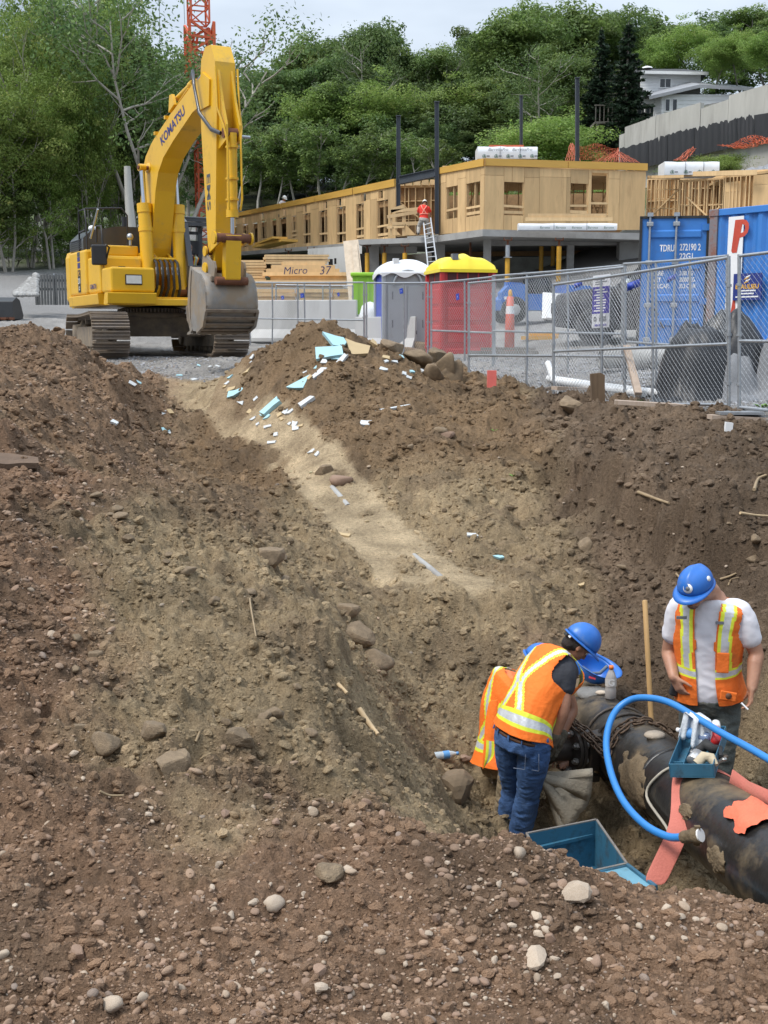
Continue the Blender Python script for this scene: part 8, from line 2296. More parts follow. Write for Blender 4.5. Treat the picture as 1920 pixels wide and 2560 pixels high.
def vest(T,root,m,v0=.06,v1=.985,front_open=0.0,style='back',grow=.024,drop=0.0,flare=.02,wr=.006,seed=1,nm='safety_vest'):
 nu,nv=132,92
 L_=sum((T.P[i+1]-T.P[i]).length for i in range(3))
 rows=[]
 for i in range(nv+1):
  v=v0+(v1-v0)*i/nv;row=[]
  for k in range(nu):
   a=k/nu*2*pi
   g=grow+flare*max(0,(.35-v)/.35)+.030*max(0,1-abs(v-.89)/.16)
   p=T.pt(v,a,g)
   fold=1-2.0*abs(mnoise.noise(Vc((cos(a)*2.2+seed,sin(a)*2.2,v*2.0))))+.4*mnoise.noise(Vc((cos(a)*6,sin(a)*6+seed,v*5)))
   l,t,f=T.fr(v)
   p=p+(l*cos(a)+f*sin(a))*fold*wr
   if drop:
    p=p+Vc((0,0,-drop))*max(0,sin(a))**1.5*max(0,1-v)**.8
   row.append(p)
  rows.append(row)
 W_=lambda v:float(np.interp(v,[q[0]for q in PROF],[q[1]for q in PROF]))*T.k+grow
 def uv(i,j):
  v=v0+(v1-v0)*(i+.5)/nv;a=(j+.5)/nu*2*pi
  return v,a
 def skip(i,j):
  v,a=uv(i,j);ca,sa=cos(a),sin(a)
  # arm holes
  hole=.93-abs(ca)
  if.60<v<.955 and abs(ca)>.80+.16*((v-.80)/.19)**2:return True
  if front_open and sa>0 and abs(ca)*W_(v)<front_open+(.028*(v-.6)if v>.6 else 0):return True
  if v>.965:return True
  return False
 band=(.20,.315)if style=='back' else(.325,.42)
 def mfun(i,j):
  v,a=uv(i,j);ca,sa=cos(a),sin(a);s=ca*W_(v)if abs(ca)<.9 else ca*W_(v)
  if band[0]<v<band[1]:
   m_=(v-band[0])/(band[1]-band[0]);return 2 if.24<m_<.76 else 1
  if v>band[1]:
   if sa<0:
    x0=.015+.135*abs(v-.52)/.40
    for q in(1,-1):
     sl=q*x0*(1 if v>.52 else-1);dd=abs(s-sl)
     if dd<.036:return 2 if dd<.017 else 1
   else:
    dd=abs(abs(s)-.105)
    if dd<.040:return 2 if dd<.021 else 1
  return 0
 mb=MB();mb.grid(rows,closed=True,skip=skip,mfun=mfun)
 o=mb.build(nm,[m,M['hiyellow'],M['hisilver']],root,world=1)
 sm=o.modifiers.new('s','SOLIDIFY');sm.thickness=.005
 ss=o.modifiers.new('sub','SUBSURF');ss.levels=1;ss.render_levels=1
 return o
 # ---------------------------------------------------------------- worker bending over the valve
rt_=at(1290,2112,7.45);rt_.z=gz(rt_.x,rt_.y)
bent=thing('person','worker bending forward in orange vest, blue jeans, dark shirt and blue hard hat','person',tuple(rt_))
Y0=7.3
hipL,hipR=at(1276,1856,7.40),at(1337,1864,7.20)
T=Torso((1303,1846,7.28),(1320,1782,7.30),(1358,1704,7.42),(1413,1645,7.52),hipL-hipR,at(1378,1650,7.68)-at(1420,1690,7.30),1.0)
shR,shL=at(1413,1678,7.34),at(1385,1650,7.68)
elR,wrR=at(1409,1772,7.25),at(1381,1856,7.27)
elL,wrL=at(1430,1770,7.62),at(1398,1850,7.50)
knR,anR=at(1322,1978,7.30),at(1298,2094,7.42)
knL,anL=at(1284,1970,7.55),at(1266,2072,7.60)
hc,hf,hu=at(1446,1612,7.50),Vc((.62,.12,-.72)),Vc((.70,.02,.70))
mb=MB();T.solid(mb,-.05,1.05,-.006)
limb(mb,[T.c(.97),T.c(1.06)*.55+hc*.45,hc-hu*.03],[.062,.056,.055])
q,Rm=head(mb,hc,hf,hu,.93)
for s_h,e_,w_ in((shR,elR,wrR),(shL,elL,wrL)):
 limb(mb,[T.c(.84).lerp(s_h,.6),s_h,s_h.lerp(e_,.5),e_,e_.lerp(w_,.35),w_],[.062,.060,.050,.041,.043,.030])
for h_,k_,a_ in((hipR,knR,anR),(hipL,knL,anL)):
 limb(mb,[h_,h_.lerp(k_,.5),k_,k_.lerp(a_,.4),a_],[.085,.075,.056,.055,.042])
organic('body',mb,M['skin2'],bent,.009,5)
face_bits(q,Rm,bent,1.0)
mb=MB();mb.ball(q(0,-.022,.012),(.072,.080,.080),18,12,rot=Rm);mb.ball(q(0,-.06,-.04),(.060,.045,.05),14,9,rot=Rm)
organic('hair',mb,M['hair'],bent,.008,2,(.003,.02,1))
hl=wear_helmet(bent,q,hf,hu,.90,R(-8))
MB().box(hl(0,-.128,-.03),(.05,.02,.03),Rm).build('ratchet_knob',M['black'],bent,world=1,bevel=.006);MB().box(hl(.05,-.118,-.022),(.035,.006,.022),Rm).build('strap_clip',M['sign_white'],bent,world=1)
mb=MB();T.solid(mb,-.02,.96,.010)
for s_h,e_ in((shR,elR),(shL,elL)):limb(mb,[T.c(.82).lerp(s_h,.5),s_h,s_h.lerp(e_,.42)],[.075,.076,.066])
organic('t_shirt',mb,M['tee_dark'],bent,.010,4,(.006,.09,1.2))
mb=MB();T.solid(mb,-.15,.085,.014)
for h_,k_,a_,r_ in((hipR,knR,anR,1.0),(hipL,knL,anL,.97)):
 limb(mb,[h_+Vc((0,0,.05)),h_.lerp(k_,.25),h_.lerp(k_,.6),k_,k_.lerp(a_,.35),a_.lerp(k_,.06),a_-Vc((0,0,.05))],[.105,.104,.092,.076,.078,.074,.074])
organic('jeans',mb,M['jeans'],bent,.010,4,(.009,.085,.55))
M['stitch']=mat('pale denim stitching',(.16,.20,.28),.9)
for sx,px0,py0 in((1,1292,1872),(-1,1333,1876)):
 pk=[at(px0-23 if sx>0 else px0-10,py0,7.16),at(px0+22 if sx>0 else px0+14,py0+10,7.10),at(px0+20 if sx>0 else px0+14,py0+52,7.10),at(px0-8 if sx>0 else px0-8,py0+48,7.14)]
 MB().tube(pk,.003,5).build('pocket_seam',M['stitch'],bent,world=1)
mb=MB();rows=[[T.pt(v,k/40*2*pi,.022)for k in range(41)]for v in(.045,.095)]
mb.grid(rows);o=mb.build('belt',M['leather'],bent,world=1);o.modifiers.new('s','SOLIDIFY').thickness=.006
for k in(25,28.5,31.5,35):MB().bar(T.pt(.03,k/40*2*pi,.030),T.pt(.11,k/40*2*pi,.030),.014,.006).build('belt_loop',M['jeans'],bent,world=1)
vest(T,bent,M['hiorange'],.13,.985,.05,'back',.026,.10,.025,.008,3)
for w_,e_,nm in((wrR,elR,1),(wrL,elL,-1)):
 d=(w_-e_).normalized();mb=MB();limb(mb,[w_-d*.045,w_+d*.02],[.043,.036]);hand(mb,w_+d*.01,(d+Vc((-.25,.1,-.15))).normalized(),Vc((-.5,.6,-.5)),1.12,.75,nm,1.25)
 organic('glove',mb,M['glove'],bent,.006,2,(.003,.03,1))
def boot(a_,fwd,m,root,nm='boot',s=1.0):
 fwd=Vc(fwd);fwd.z=0;fwd.normalize();g=a_.z-.085
 mb=MB();limb(mb,[a_+Vc((0,0,.06)),a_-Vc((0,0,.02))],[.056*s,.054*s])
 mb.ball(a_-Vc((0,0,.045))-fwd*.015,(.048*s,.062*s,.045*s),12,8,rot=Matrix((fwd.cross(Vc((0,0,1))),fwd,Vc((0,0,1)))).transposed())
 mb.ball(a_-Vc((0,0,.05))+fwd*.10,(.047*s,.095*s,.040*s),14,9,rot=Matrix((fwd.cross(Vc((0,0,1))),fwd,Vc((0,0,1)))).transposed())
 b=organic(nm,mb,m,root,.008,3)
 rot=Matrix((fwd.cross(Vc((0,0,1))),fwd,Vc((0,0,1)))).transposed()
 MB().box(a_-Vc((0,0,.088))+fwd*.055,(.088*s,.26*s,.022),rot).build('boot_sole',M['black'],root,world=1,bevel=.01)
boot(anR,(.35,.9,0),M['boot'],bent);boot(anL,(.25,.95,0),M['boot'],bent)
# ---------------------------------------------------------------- worker crouching behind him
kn=thing('person','worker crouching behind the bending man in orange vest and dusty khaki trousers','person',tuple(at(1262,2060,7.75)))
T2=Torso((1262,1908,8.0),(1262,1845,8.02),(1276,1765,8.0),(1312,1700,7.98),Vc((-.55,.75,0)),Vc((-.5,.8,.1)),.98)
hL,hR=T2.c(0)+Vc((-.07,.09,-.02)),T2.c(0)+Vc((.07,-.09,-.02))
k1,a1=at(1280,1915,7.62),at(1262,2035,7.72);k2,a2=at(1400,1930,7.95),at(1385,2045,8.0)
s1_,s2_=T2.c(.84)+Vc((.06,-.19,.0)),T2.c(.84)+Vc((-.07,.18,.02))
e1_,w1_=at(1246,1850,7.70),at(1285,1905,7.62);e2_,w2_=at(1370,1800,8.1),at(1400,1880,7.75)
hc2,hf2,hu2=at(1345,1668,7.98),Vc((.72,-.25,-.62)),Vc((.55,-.1,.8))
mb=MB();T2.solid(mb,-.05,1.05,-.006);limb(mb,[T2.c(.97),hc2-hu2*.03],[.06,.055]);q,Rm=head(mb,hc2,hf2,hu2)
for s_h,e_,w_,tm in((s1_,e1_,w1_,1),(s2_,e2_,w2_,-1)):
 limb(mb,[T2.c(.84).lerp(s_h,.6),s_h,e_,e_.lerp(w_,.35),w_],[.06,.058,.042,.043,.031]);hand(mb,w_,w_-e_,Vc((.2,.5,-.8)),1.0,.7,tm)
for h_,k_,a_ in((hL,k2,a2),(hR,k1,a1)):limb(mb,[h_,h_.lerp(k_,.5),k_,a_],[.085,.075,.056,.044])
organic('body',mb,M['skin'],kn,.009,5);face_bits(q,Rm,kn)
wear_helmet(kn,q,hf2,hu2)
mb=MB();T2.solid(mb,-.02,.96,.010)
for s_h,e_ in((s1_,e1_),(s2_,e2_)):limb(mb,[T2.c(.82).lerp(s_h,.5),s_h,s_h.lerp(e_,.45)],[.072,.074,.066])
organic('t_shirt',mb,mat('orange shirt',(.85,.20,.07),.85,0,.06,8,bump=.3,bscale=40),kn,.011,4,(.006,.09,1))
mb=MB();T2.solid(mb,-.15,.10,.014)
for h_,k_,a_ in((hL,k2,a2),(hR,k1,a1)):limb(mb,[h_,h_.lerp(k_,.4),k_.lerp(h_,.12),k_,k_.lerp(a_,.2),a_.lerp(k_,.1)],[.10,.100,.092,.088,.082,.07])
organic('trousers',mb,M['khaki'],kn,.011,3,(.011,.07,.6))
vest(T2,kn,M['hiorange'],.02,.985,.05,'back',.034,.10,.05,.012,9)
boot(a1,(.8,-.5,0),M['black'],kn);boot(a2,(.8,-.4,0),M['black'],kn)
# his left vest front hanging loose to the knee
pan=[[at(1222,1752,7.75),at(1246,1745,7.70)],[at(1212,1800,7.72),at(1243,1800,7.66)],[at(1210,1850,7.68),at(1240,1862,7.62)],[at(1206,1888,7.66),at(1247,1890,7.60)],[at(1204,1928,7.66),at(1226,1900,7.62)]]
rows=[[a.lerp(b,t)+Vc((0,.01*sin(t*7+i),0))for t in(0,.2,.4,.6,.8,1)]for i,(a,b)in enumerate(pan)]
mb=MB();mb.grid(rows,mfun=lambda i,j:(2 if j==2 else 1 if j in(1,3)else 0)if i>=2 else 0)
o=mb.build('vest_front',[M['hiorange'],M['hiyellow'],M['hisilver']],kn,world=1);o.modifiers.new('s','SOLIDIFY').thickness=.005;o.modifiers.new('sub','SUBSURF').render_levels=2
# ---------------------------------------------------------------- worker standing behind the pipe
ft=at(1775,2010,7.2);ft.z=-1.6
st=thing('person','worker standing behind the pipe in open orange vest, white shirt and glasses, holding a cigarette','person',tuple(ft))
T3=Torso((1776,1735,7.22),(1772,1668,7.20),(1772,1580,7.17),(1783,1490,7.17),Vc((.93,-.32,.0)),Vc((.90,-.43,.02)),1.06,.035)
sR,sL=at(1703,1516,7.2),at(1848,1530,7.08)
eR,wR=at(1672,1628,7.30),at(1684,1692,7.14)
eL,wL=at(1890,1632,7.06),at(1880,1718,6.97)
h3L,h3R=at(1808,1752,7.18),at(1741,1750,7.26)
k3L,k3R=at(1800,1905,7.15),at(1738,1900,7.2)
a3L,a3R=Vc((k3L.x+.03,7.2,-1.50)),Vc((k3R.x-.02,7.25,-1.50))
hc3,hf3,hu3=at(1739,1474,7.03),Vc((-.66,-.66,-.36)),Vc((-.10,-.22,.96))
mb=MB();T3.solid(mb,-.05,1.05,-.006);limb(mb,[T3.c(.96),T3.c(1.05).lerp(hc3,.35),hc3-hu3*.04-hf3*.02],[.070,.066,.060])
q,Rm=head(mb,hc3,hf3,hu3,.95)
limb(mb,[T3.c(.84).lerp(sR,.6),sR,sR.lerp(eR,.5),eR,eR.lerp(wR,.3),wR],[.066,.064,.056,.046,.048,.033])
limb(mb,[T3.c(.84).lerp(sL,.6),sL,sL.lerp(eL,.5),eL,eL.lerp(wL,.3),wL],[.066,.064,.056,.046,.048,.034])
hand(mb,wR,Vc((.42,-.25,-.85)),Vc((.75,.45,.2)),1.0,.5,1)
hand(mb,wL,Vc((-.10,-.12,-.98)),Vc((-.9,.2,.05)),1.02,.55,1)
for h_,k_,a_ in((h3R,k3R,a3R),(h3L,k3L,a3L)):limb(mb,[h_,h_.lerp(k_,.5),k_,k_.lerp(a_,.4),a_],[.088,.078,.058,.056,.044])
organic('body',mb,M['skin'],st,.0075,5);face_bits(q,Rm,st,.95,True,'stubble')
mb=MB();mb.ball(q(0,-.024,.012),(.073,.083,.083),18,12,rot=Rm);organic('hair',mb,M['hair'],st,.008,2,(.002,.02,1))
hl=wear_helmet(st,q,hf3,hu3,.92,R(2))
n_f=(hl(0,1,.35)-hl(0,0,0)).normalized()
disc('front_sticker',hl(-.02,.128,.055),(hl(-.15,1,.45)-hl(0,0,0)),.030,M['sign_white'],st);disc('sticker_print',hl(-.02,.1305,.056),(hl(-.15,1,.45)-hl(0,0,0)),.014,M['ink_grey'],st)
disc('side_sticker',hl(-.098,-.01,.070),(hl(-1,0,.5)-hl(0,0,0)),.017,M['sign_white'],st)
mb=MB();T3.solid(mb,-.04,.97,.012)
for s_h,e_ in((sR,eR),(sL,eL)):limb(mb,[T3.c(.82).lerp(s_h,.4),s_h,s_h.lerp(e_,.6)],[.076,.076,.076])
organic('t_shirt',mb,M['tee_white'],st,.010,6,(.0055,.14,.6))
mb=MB();T3.solid(mb,-.16,.06,.016)
for h_,k_,a_ in((h3R,k3R,a3R),(h3L,k3L,a3L)):limb(mb,[h_+Vc((0,0,.05)),h_.lerp(k_,.3),k_,k_.lerp(a_,.4),a_],[.108,.106,.082,.080,.076])
organic('trousers',mb,M['jeans2'],st,.011,4,(.009,.10,.6))
vest(T3,st,M['hiorange_d'],.0,.985,.046,'front',.024,0,.012,.008,5)
# pocket, badge and radio on the vest
MB().box(T3.pt(.18,R(62),.075),(.10,.012,.06),(0,R(8),R(-8))).build('pocket_flap',M['hiorange_d'],st,world=1,bevel=.01)
disc('badge',T3.pt(.19,R(63),.088),(.12,-1,.1),.020,M['leather'],st)
MB().box(T3.pt(.50,R(66),.052),(.075,.012,.13),(0,0,R(-10))).build('chest_pocket',M['hiorange_d'],st,world=1,bevel=.008)
for px_,py_ in((1704,1544),(1802,1557)):MB().box(at(px_,py_,6.99 if px_>1750 else 7.02),(.062,.012,.018)).build('strap_tab',M['ink_grey'],st,world=1)
MB().box(at(1686,1722,7.2),(.05,.05,.09),(0,R(15),0)).build('belt_pouch',M['black'],st,world=1,bevel=.01)
for a_ in(a3L,a3R):boot(a_,(-.2,-.95,0),M['boot'],st)
hd=wL+Vc((-.10,-.12,-.98)).normalized()*.13
cg=MB();c0=at(1853,1757,6.88);c1=at(1870,1774,6.86)
MB().cyl(c0,c1,.006,n=8).build('cigarette',M['sign_white'],None,label='white cigarette between the fingers of the standing worker',cat='cigarette')
# ---------------------------------------------------------------- small figures: ladder, roof, cab
def small_person(root,T_,hc_,hf_,hu_,arms,legs,skin,shirt,pants,hat,vox=.016,vestm=None):
 mb=MB();T_.solid(mb,-.05,1.05,-.006,18,10);limb(mb,[T_.c(.97),hc_-hu_*.03],[.06,.055]);q,Rm=head(mb,hc_,hf_,hu_)
 for s_h,e_,w_,tm in arms:
  limb(mb,[T_.c(.84).lerp(s_h,.6),s_h,e_,w_],[.06,.058,.044,.032],10);hand(mb,w_,w_-e_,Vc((0,.6,-.6)),1.1,.7,tm)
 for h_,k_,a_ in legs:limb(mb,[h_,k_,a_],[.085,.056,.045],10)
 organic('body',mb,skin,root,vox*.7,3);face_bits(q,Rm,root)
 mb=MB();T_.solid(mb,-.05,.96,.012,18,10)
 for s_h,e_,w_,tm in arms:limb(mb,[T_.c(.82).lerp(s_h,.5),s_h,s_h.lerp(e_,.6)],[.075,.078,.070],10)
 organic('shirt',mb,shirt,root,vox,3,(.007,.1,1))
 if legs:
  mb=MB();T_.solid(mb,-.15,.08,.016,18,6)
  for h_,k_,a_ in legs:limb(mb,[h_,h_.lerp(k_,.5),k_,k_.lerp(a_,.5),a_],[.105,.098,.080,.078,.072],10)
  organic('trousers',mb,pants,root,vox,3,(.010,.1,.7))
  for h_,k_,a_ in legs:MB().ball(a_+Vc((0,.05,-.05)),(.055,.13,.05),10,7).build('boot',M['black'],root,world=1)
 if hat:
  o=wear_helmet(root,q,hf_,hu_)
  for ch in root.children:
   if ch.name.startswith('hard_hat'):ch.material_slots[0].link='OBJECT';ch.material_slots[0].material=hat
 return q,Rm
M['hat_white']=mat('white hard hat',(.72,.71,.66),.35,0,.05,3)
M['hired']=mat('hi-vis red',(.75,.04,.025),.75,0,.08,5,bump=.3,bscale=20)
YL=51.2
lp=thing('person','worker in red vest and pale trousers standing high on the ladder','person',tuple(at(1060,592,YL)))
T4=Torso((1059,548,YL),(1060,536,YL+.03),(1059,524,YL+.06),(1060,513,YL+.1),Vc((-1,0,0)),Vc((-1,0,0)),1.02)
small_person(lp,T4,at(1062,509,YL+.16),Vc((0,.8,-.5)),Vc((0,.45,.85)),[(at(1049,521,YL+.05),at(1045,533,YL+.2),at(1050,536,YL+.45),1),(at(1071,521,YL+.05),at(1077,533,YL+.15),at(1075,541,YL+.4),-1)],[(at(1054,551,YL),at(1047,567,YL+.15),at(1046,581,YL+.05)),(at(1066,551,YL),at(1070,568,YL+.18),at(1073,586,YL+.1))],M['skin2'],M['hired'],mat('pale spattered trousers',(.45,.42,.38),.85,0,.1,5,dirt=(.10,.09,.09),damt=.45,dscale=6),M['hat_white'])
mb=MB()
for v0_,v1_,a0_,a1_ in((.9,.35,R(238),R(290)),(.9,.35,R(302),R(250)),(.34,.30,R(200),R(340))):
 pts=[T4.pt(v0_+(v1_-v0_)*k/10,a0_+(a1_-a0_)*k/10,.030)for k in range(11)]
 mb.tube(pts,.024,6)
mb.build('vest_stripe',mat('salmon tape',(.85,.30,.22),.6),lp,world=1)
rp=thing('person','worker in white shirt and hat seen above the far roof edge','person',tuple(at(706,520,64)))
T5=Torso((706,524,64),(706,517,64),(706,510,64),(708,503,64),Vc((-.5,-.8,0)),Vc((-.5,-.8,0)),1.0)
small_person(rp,T5,at(711,497,63.95),Vc((.7,-.6,-.3)),Vc((0,0,1)),[(at(701,508,63.9),at(699,516,63.8),at(702,522,63.7),1),(at(712,508,64.1),at(715,516,64),at(714,522,63.9),-1)],[(at(703,526,64),at(700,540,63.8),at(702,553,64)),(at(709,526,64),at(711,540,63.9),at(710,553,64))],M['skin'],M['tee_white'],M['jeans2'],M['hat_white'])
# excavator operator, seated in the cab
XM=Matrix.Translation(Vc((XC.x,XC.y,XZ)))@Matrix.Rotation(R(208),4,'Z')
xw=lambda x,y,z:XM@Vc((x,y-.55,cabz(z)))
op=thing('person','excavator operator seated in the cab in an orange and yellow vest','person',tuple(xw(-.9,.35,1.62)))
lv=(xw(-1.9,0,0)-xw(-.9,0,0))
T6=Torso(xw(-.9,.32,1.70),xw(-.9,.30,1.88),xw(-.9,.34,2.08),xw(-.9,.38,2.28),lv,lv,.98)
fw=(xw(0,1,0)-xw(0,0,0))
small_person(op,T6,xw(-.88,.46,2.42),fw*.85+Vc((0,0,-.35)),Vc((0,0,1))+fw*.3,[(xw(-1.12,.36,2.16),xw(-1.16,.55,1.92),xw(-1.16,.86,1.95),-1),(xw(-.68,.36,2.16),xw(-.62,.58,1.92),xw(-.62,.86,1.96),1)],[(xw(-1.0,.35,1.68),xw(-1.02,.85,1.72),xw(-1.02,.95,1.36)),(xw(-.8,.35,1.68),xw(-.78,.85,1.72),xw(-.78,.95,1.36))],M['skin2'],M['tee_dark'],M['jeans'],None)
vest(T6,op,M['hiorange'],.02,.985,.04,'front',.03,0,.02,.008,12)
mb=MB();q6=xw(-.88,.44,2.45);mb.ball(q6,(.085,.09,.085),14,9);organic('hair',mb,M['hair'],op,.01,2)
# ================================================================ STONES, CRUMBS, INSULATION SCRAPS
def grid_point(i,j):
 i0,j0=np.floor(i).astype(int),np.floor(j).astype(int);fi,fj=(i-i0)[:,None],(j-j0)[:,None]
 G=np.stack([GX,GY,GZ],-1)
 return(G[i0,j0]*(1-fj)+G[i0,j0+1]*fj)*(1-fi)+(G[i0+1,j0]*(1-fj)+G[i0+1,j0+1]*fj)*fi
i_lo,i_hi=int(np.searchsorted(_s,3.6)),len(_s)-30
def scatter(n,wfun):
 i,j=rng.uniform(i_lo,i_hi,n*4),rng.uniform(40,len(_a)-42,n*4)
 P=grid_point(i,j)
 keep=rng.uniform(0,1,len(P))<wfun(P[:,0],P[:,1],P[:,2])
 return P[keep][:n]
def w_crumb(x,y,z):return np.clip((.75+.25*redness(x,y))*(1-.93*strip_mask(x,y))*(1-.9*yard_mask(x,y))*(.35+.65*sstep(-.25,.3,fbm(x,y,.8,3,.5,401))),0,1)
def w_stone(x,y,z):return np.clip(.04+.9*redness(x,y),0,1)*(1-strip_mask(x,y))*(1-.8*yard_mask(x,y))*(.25+.75*sstep(-.2,.35,fbm(x,y,.6,3,.5,411)))
def attr_mat(name,rough,var,bump=.5):
 m=bpy.data.materials.new(name);m.use_nodes=True;nt=m.node_tree;b=nt.nodes['Principled BSDF'];L=nt.links.new
 a=nt.nodes.new('ShaderNodeAttribute');a.attribute_name='tint';a.attribute_type='INSTANCER'
 tc=nt.nodes.new('ShaderNodeTexCoord');n=nt.nodes.new('ShaderNodeTexNoise');n.inputs['Scale'].default_value=3.0;n.inputs['Detail'].default_value=5
 L(tc.outputs['Object'],n.inputs['Vector'])
 h=nt.nodes.new('ShaderNodeHueSaturation');mr=nt.nodes.new('ShaderNodeMapRange');mr.inputs['To Min'].default_value=1-var;mr.inputs['To Max'].default_value=1+var
 L(n.outputs['Fac'],mr.inputs['Value']);L(mr.outputs[0],h.inputs['Value']);L(a.outputs['Color'],h.inputs['Color']);L(h.outputs[0],b.inputs['Base Color'])
 b.inputs['Roughness'].default_value=rough;b.inputs['Specular IOR Level'].default_value=.25
 bp=nt.nodes.new('ShaderNodeBump');bp.inputs['Strength'].default_value=bump;bp.inputs['Distance'].default_value=.3;L(n.outputs['Fac'],bp.inputs['Height']);L(bp.outputs[0],b.inputs['Normal'])
 return m
def instanced(name,P,size,tint,m,sub,rough_amt,label,squash=(1,.8,.6),smooth=0):
 """one object: thousands of grains set on the ground with geometry nodes"""
 n=len(P)
 me=bpy.data.meshes.new(name);me.vertices.add(n);me.vertices.foreach_set('co',np.ascontiguousarray(P,np.float32).ravel())
 sq=np.array(squash)*rng.uniform(.7,1.3,(n,3))*size[:,None]
 a=me.attributes.new('size','FLOAT_VECTOR','POINT');a.data.foreach_set('vector',sq.astype(np.float32).ravel())
 rot=np.stack([rng.normal(0,.35,n),rng.normal(0,.35,n),rng.uniform(0,6.28,n)],-1)
 a=me.attributes.new('turn','FLOAT_VECTOR','POINT');a.data.foreach_set('vector',rot.astype(np.float32).ravel())
 c4=np.ones((n,4),np.float32);c4[:,:3]=tint
 a=me.attributes.new('tint','FLOAT_COLOR','POINT');a.data.foreach_set('color',c4.ravel())
 me.materials.append(m)
 o=link(name,me,None,label=label,cat=name,kind='stuff')
 g=bpy.data.node_groups.new(name,'GeometryNodeTree')
 g.interface.new_socket('Geometry',in_out='INPUT',socket_type='NodeSocketGeometry');g.interface.new_socket('Geometry',in_out='OUTPUT',socket_type='NodeSocketGeometry')
 N=g.nodes.new;L=g.links.new
 gi,go=N('NodeGroupInput'),N('NodeGroupOutput')
 ip_=N('GeometryNodeInstanceOnPoints');ip_.inputs['Pick Instance'].default_value=True
 g2i=N('GeometryNodeGeometryToInstance')
 for k in range(6):
  ic=N('GeometryNodeMeshIcoSphere');ic.inputs['Subdivisions'].default_value=sub;ic.inputs['Radius'].default_value=1
  sp=N('GeometryNodeSetPosition');no=N('ShaderNodeTexNoise');no.noise_dimensions='4D';no.inputs['W'].default_value=k*7.3;no.inputs['Scale'].default_value=.9;no.inputs['Detail'].default_value=2
  sub_=N('ShaderNodeVectorMath');sub_.operation='SUBTRACT';sub_.inputs[1].default_value=(.5,.5,.5);sc_=N('ShaderNodeVectorMath');sc_.operation='SCALE';sc_.inputs['Scale'].default_value=rough_amt
  L(no.outputs['Color'],sub_.inputs[0]);L(sub_.outputs[0],sc_.inputs[0]);L(sc_.outputs[0],sp.inputs['Offset']);L(ic.outputs['Mesh'],sp.inputs['Geometry'])
  ss=N('GeometryNodeSetShadeSmooth');ss.inputs['Shade Smooth'].default_value=smooth;L(sp.outputs[0],ss.inputs['Geometry'])
  sm=N('GeometryNodeSetMaterial');sm.inputs['Material'].default_value=m;L(ss.outputs[0],sm.inputs['Geometry']);L(sm.outputs[0],g2i.inputs['Geometry'])
 L(gi.outputs[0],ip_.inputs['Points']);L(g2i.outputs[0],ip_.inputs['Instance'])
 for nm,sk in(('size','Scale'),('turn','Rotation')):
  na=N('GeometryNodeInputNamedAttribute');na.data_type='FLOAT_VECTOR';na.inputs['Name'].default_value=nm
  if sk=='Rotation':er=N('FunctionNodeEulerToRotation');L(na.outputs['Attribute'],er.inputs[0]);L(er.outputs[0],ip_.inputs[sk])
  else:L(na.outputs['Attribute'],ip_.inputs[sk])
 L(ip_.outputs[0],go.inputs[0])
 md=o.modifiers.new('grains','NODES');md.node_group=g
 return o
M['crumb']=attr_mat('soil crumb',.95,.3);M['pebble']=attr_mat('pebble',.85,.25,.25)
P=scatter(110000,w_crumb)
dist=np.sqrt((P**2).sum(1));n=len(P)
sz=np.clip((.0014*dist**.85+.001)*rng.pareto(2.0,n).clip(0,6)*.62+.0011*dist**.8,.002,.06)
base_c=soil_colour(P[:,0],P[:,1],base_z(P[:,0],P[:,1]))*rng.uniform(.78,1.22,(n,1))
P[:,2]+=sz*.05
instanced('soil_crumbs',P,sz,np.clip(base_c,.02,.5),M['crumb'],2,1.25,'loose crumbs and clods of earth strewn over the dug ground')
P=scatter(26000,w_stone);n=len(P);dist=np.sqrt((P**2).sum(1))
sz=np.clip((.0009*dist**.85+.0009)*(1+rng.pareto(2.1,n).clip(0,5)*.8),.0025,.024)
STN=np.array([(.40,.29,.21),(.33,.23,.165),(.50,.41,.31),(.26,.185,.14),(.38,.26,.19),(.27,.235,.21),(.56,.49,.40)])
tc_=STN[rng.choice(7,n,p=[.22,.24,.08,.2,.17,.07,.02])]*rng.uniform(.75,1.15,(n,1))
tc_=tc_*.55+.45*soil_colour(P[:,0],P[:,1],base_z(P[:,0],P[:,1]))
P[:,2]+=sz*.18
instanced('gravel',P,sz,tc_,M['pebble'],2,.55,'small rounded gravel mixed into the brown soil',(1,.78,.55),True)
# grey crushed stone on the yard
P=scatter(14000,lambda x,y,z:yard_mask(x,y)*.9);n=len(P)
instanced('crushed_stone',P,rng.uniform(.012,.035,n),np.array([.30,.30,.31])*rng.uniform(.55,1.45,(n,1)),M['pebble'],1,.8,'grey crushed stone covering the site yard')
# single stones: the largest, lying on the near gravel, the mound and the banks
smat={'pale':mat('pale sandstone pebble',(.46,.375,.285),.85,0,.14,30,bump=.3,bscale=90,rand=.14,dirt=(.30,.195,.13),damt=.5,dscale=25),'brown':mat('red brown stone',(.28,.185,.13),.9,0,.2,30,bump=.4,bscale=90,rand=.16,dirt=(.24,.155,.10),damt=.4,dscale=20),'earth':M['rock']}
meshes={k:[]for k in smat}
for k in smat:
 for v in range(7):
  r=random.Random(v+len(k)*9)
  flat=r.uniform(.45,.8)
  meshes[k].append(rock(None,None,(1,r.uniform(.6,.95),flat),v*3+len(k),smat[k],'stone',sub=2 if k!='earth' else 3))
  for p in meshes[k][-1].polygons:p.use_smooth=(v%3==0)
def put_stone(kind,p,s,label,group,cat='stone'):
 me=random.choice(meshes[kind]);o=link('stone',me,None,label=label,cat=cat,group=group)
 o.location=p;o.scale=(s,s,s);o.rotation_euler=(random.uniform(-.3,.3),random.uniform(-.3,.3),random.uniform(0,6.28));return o
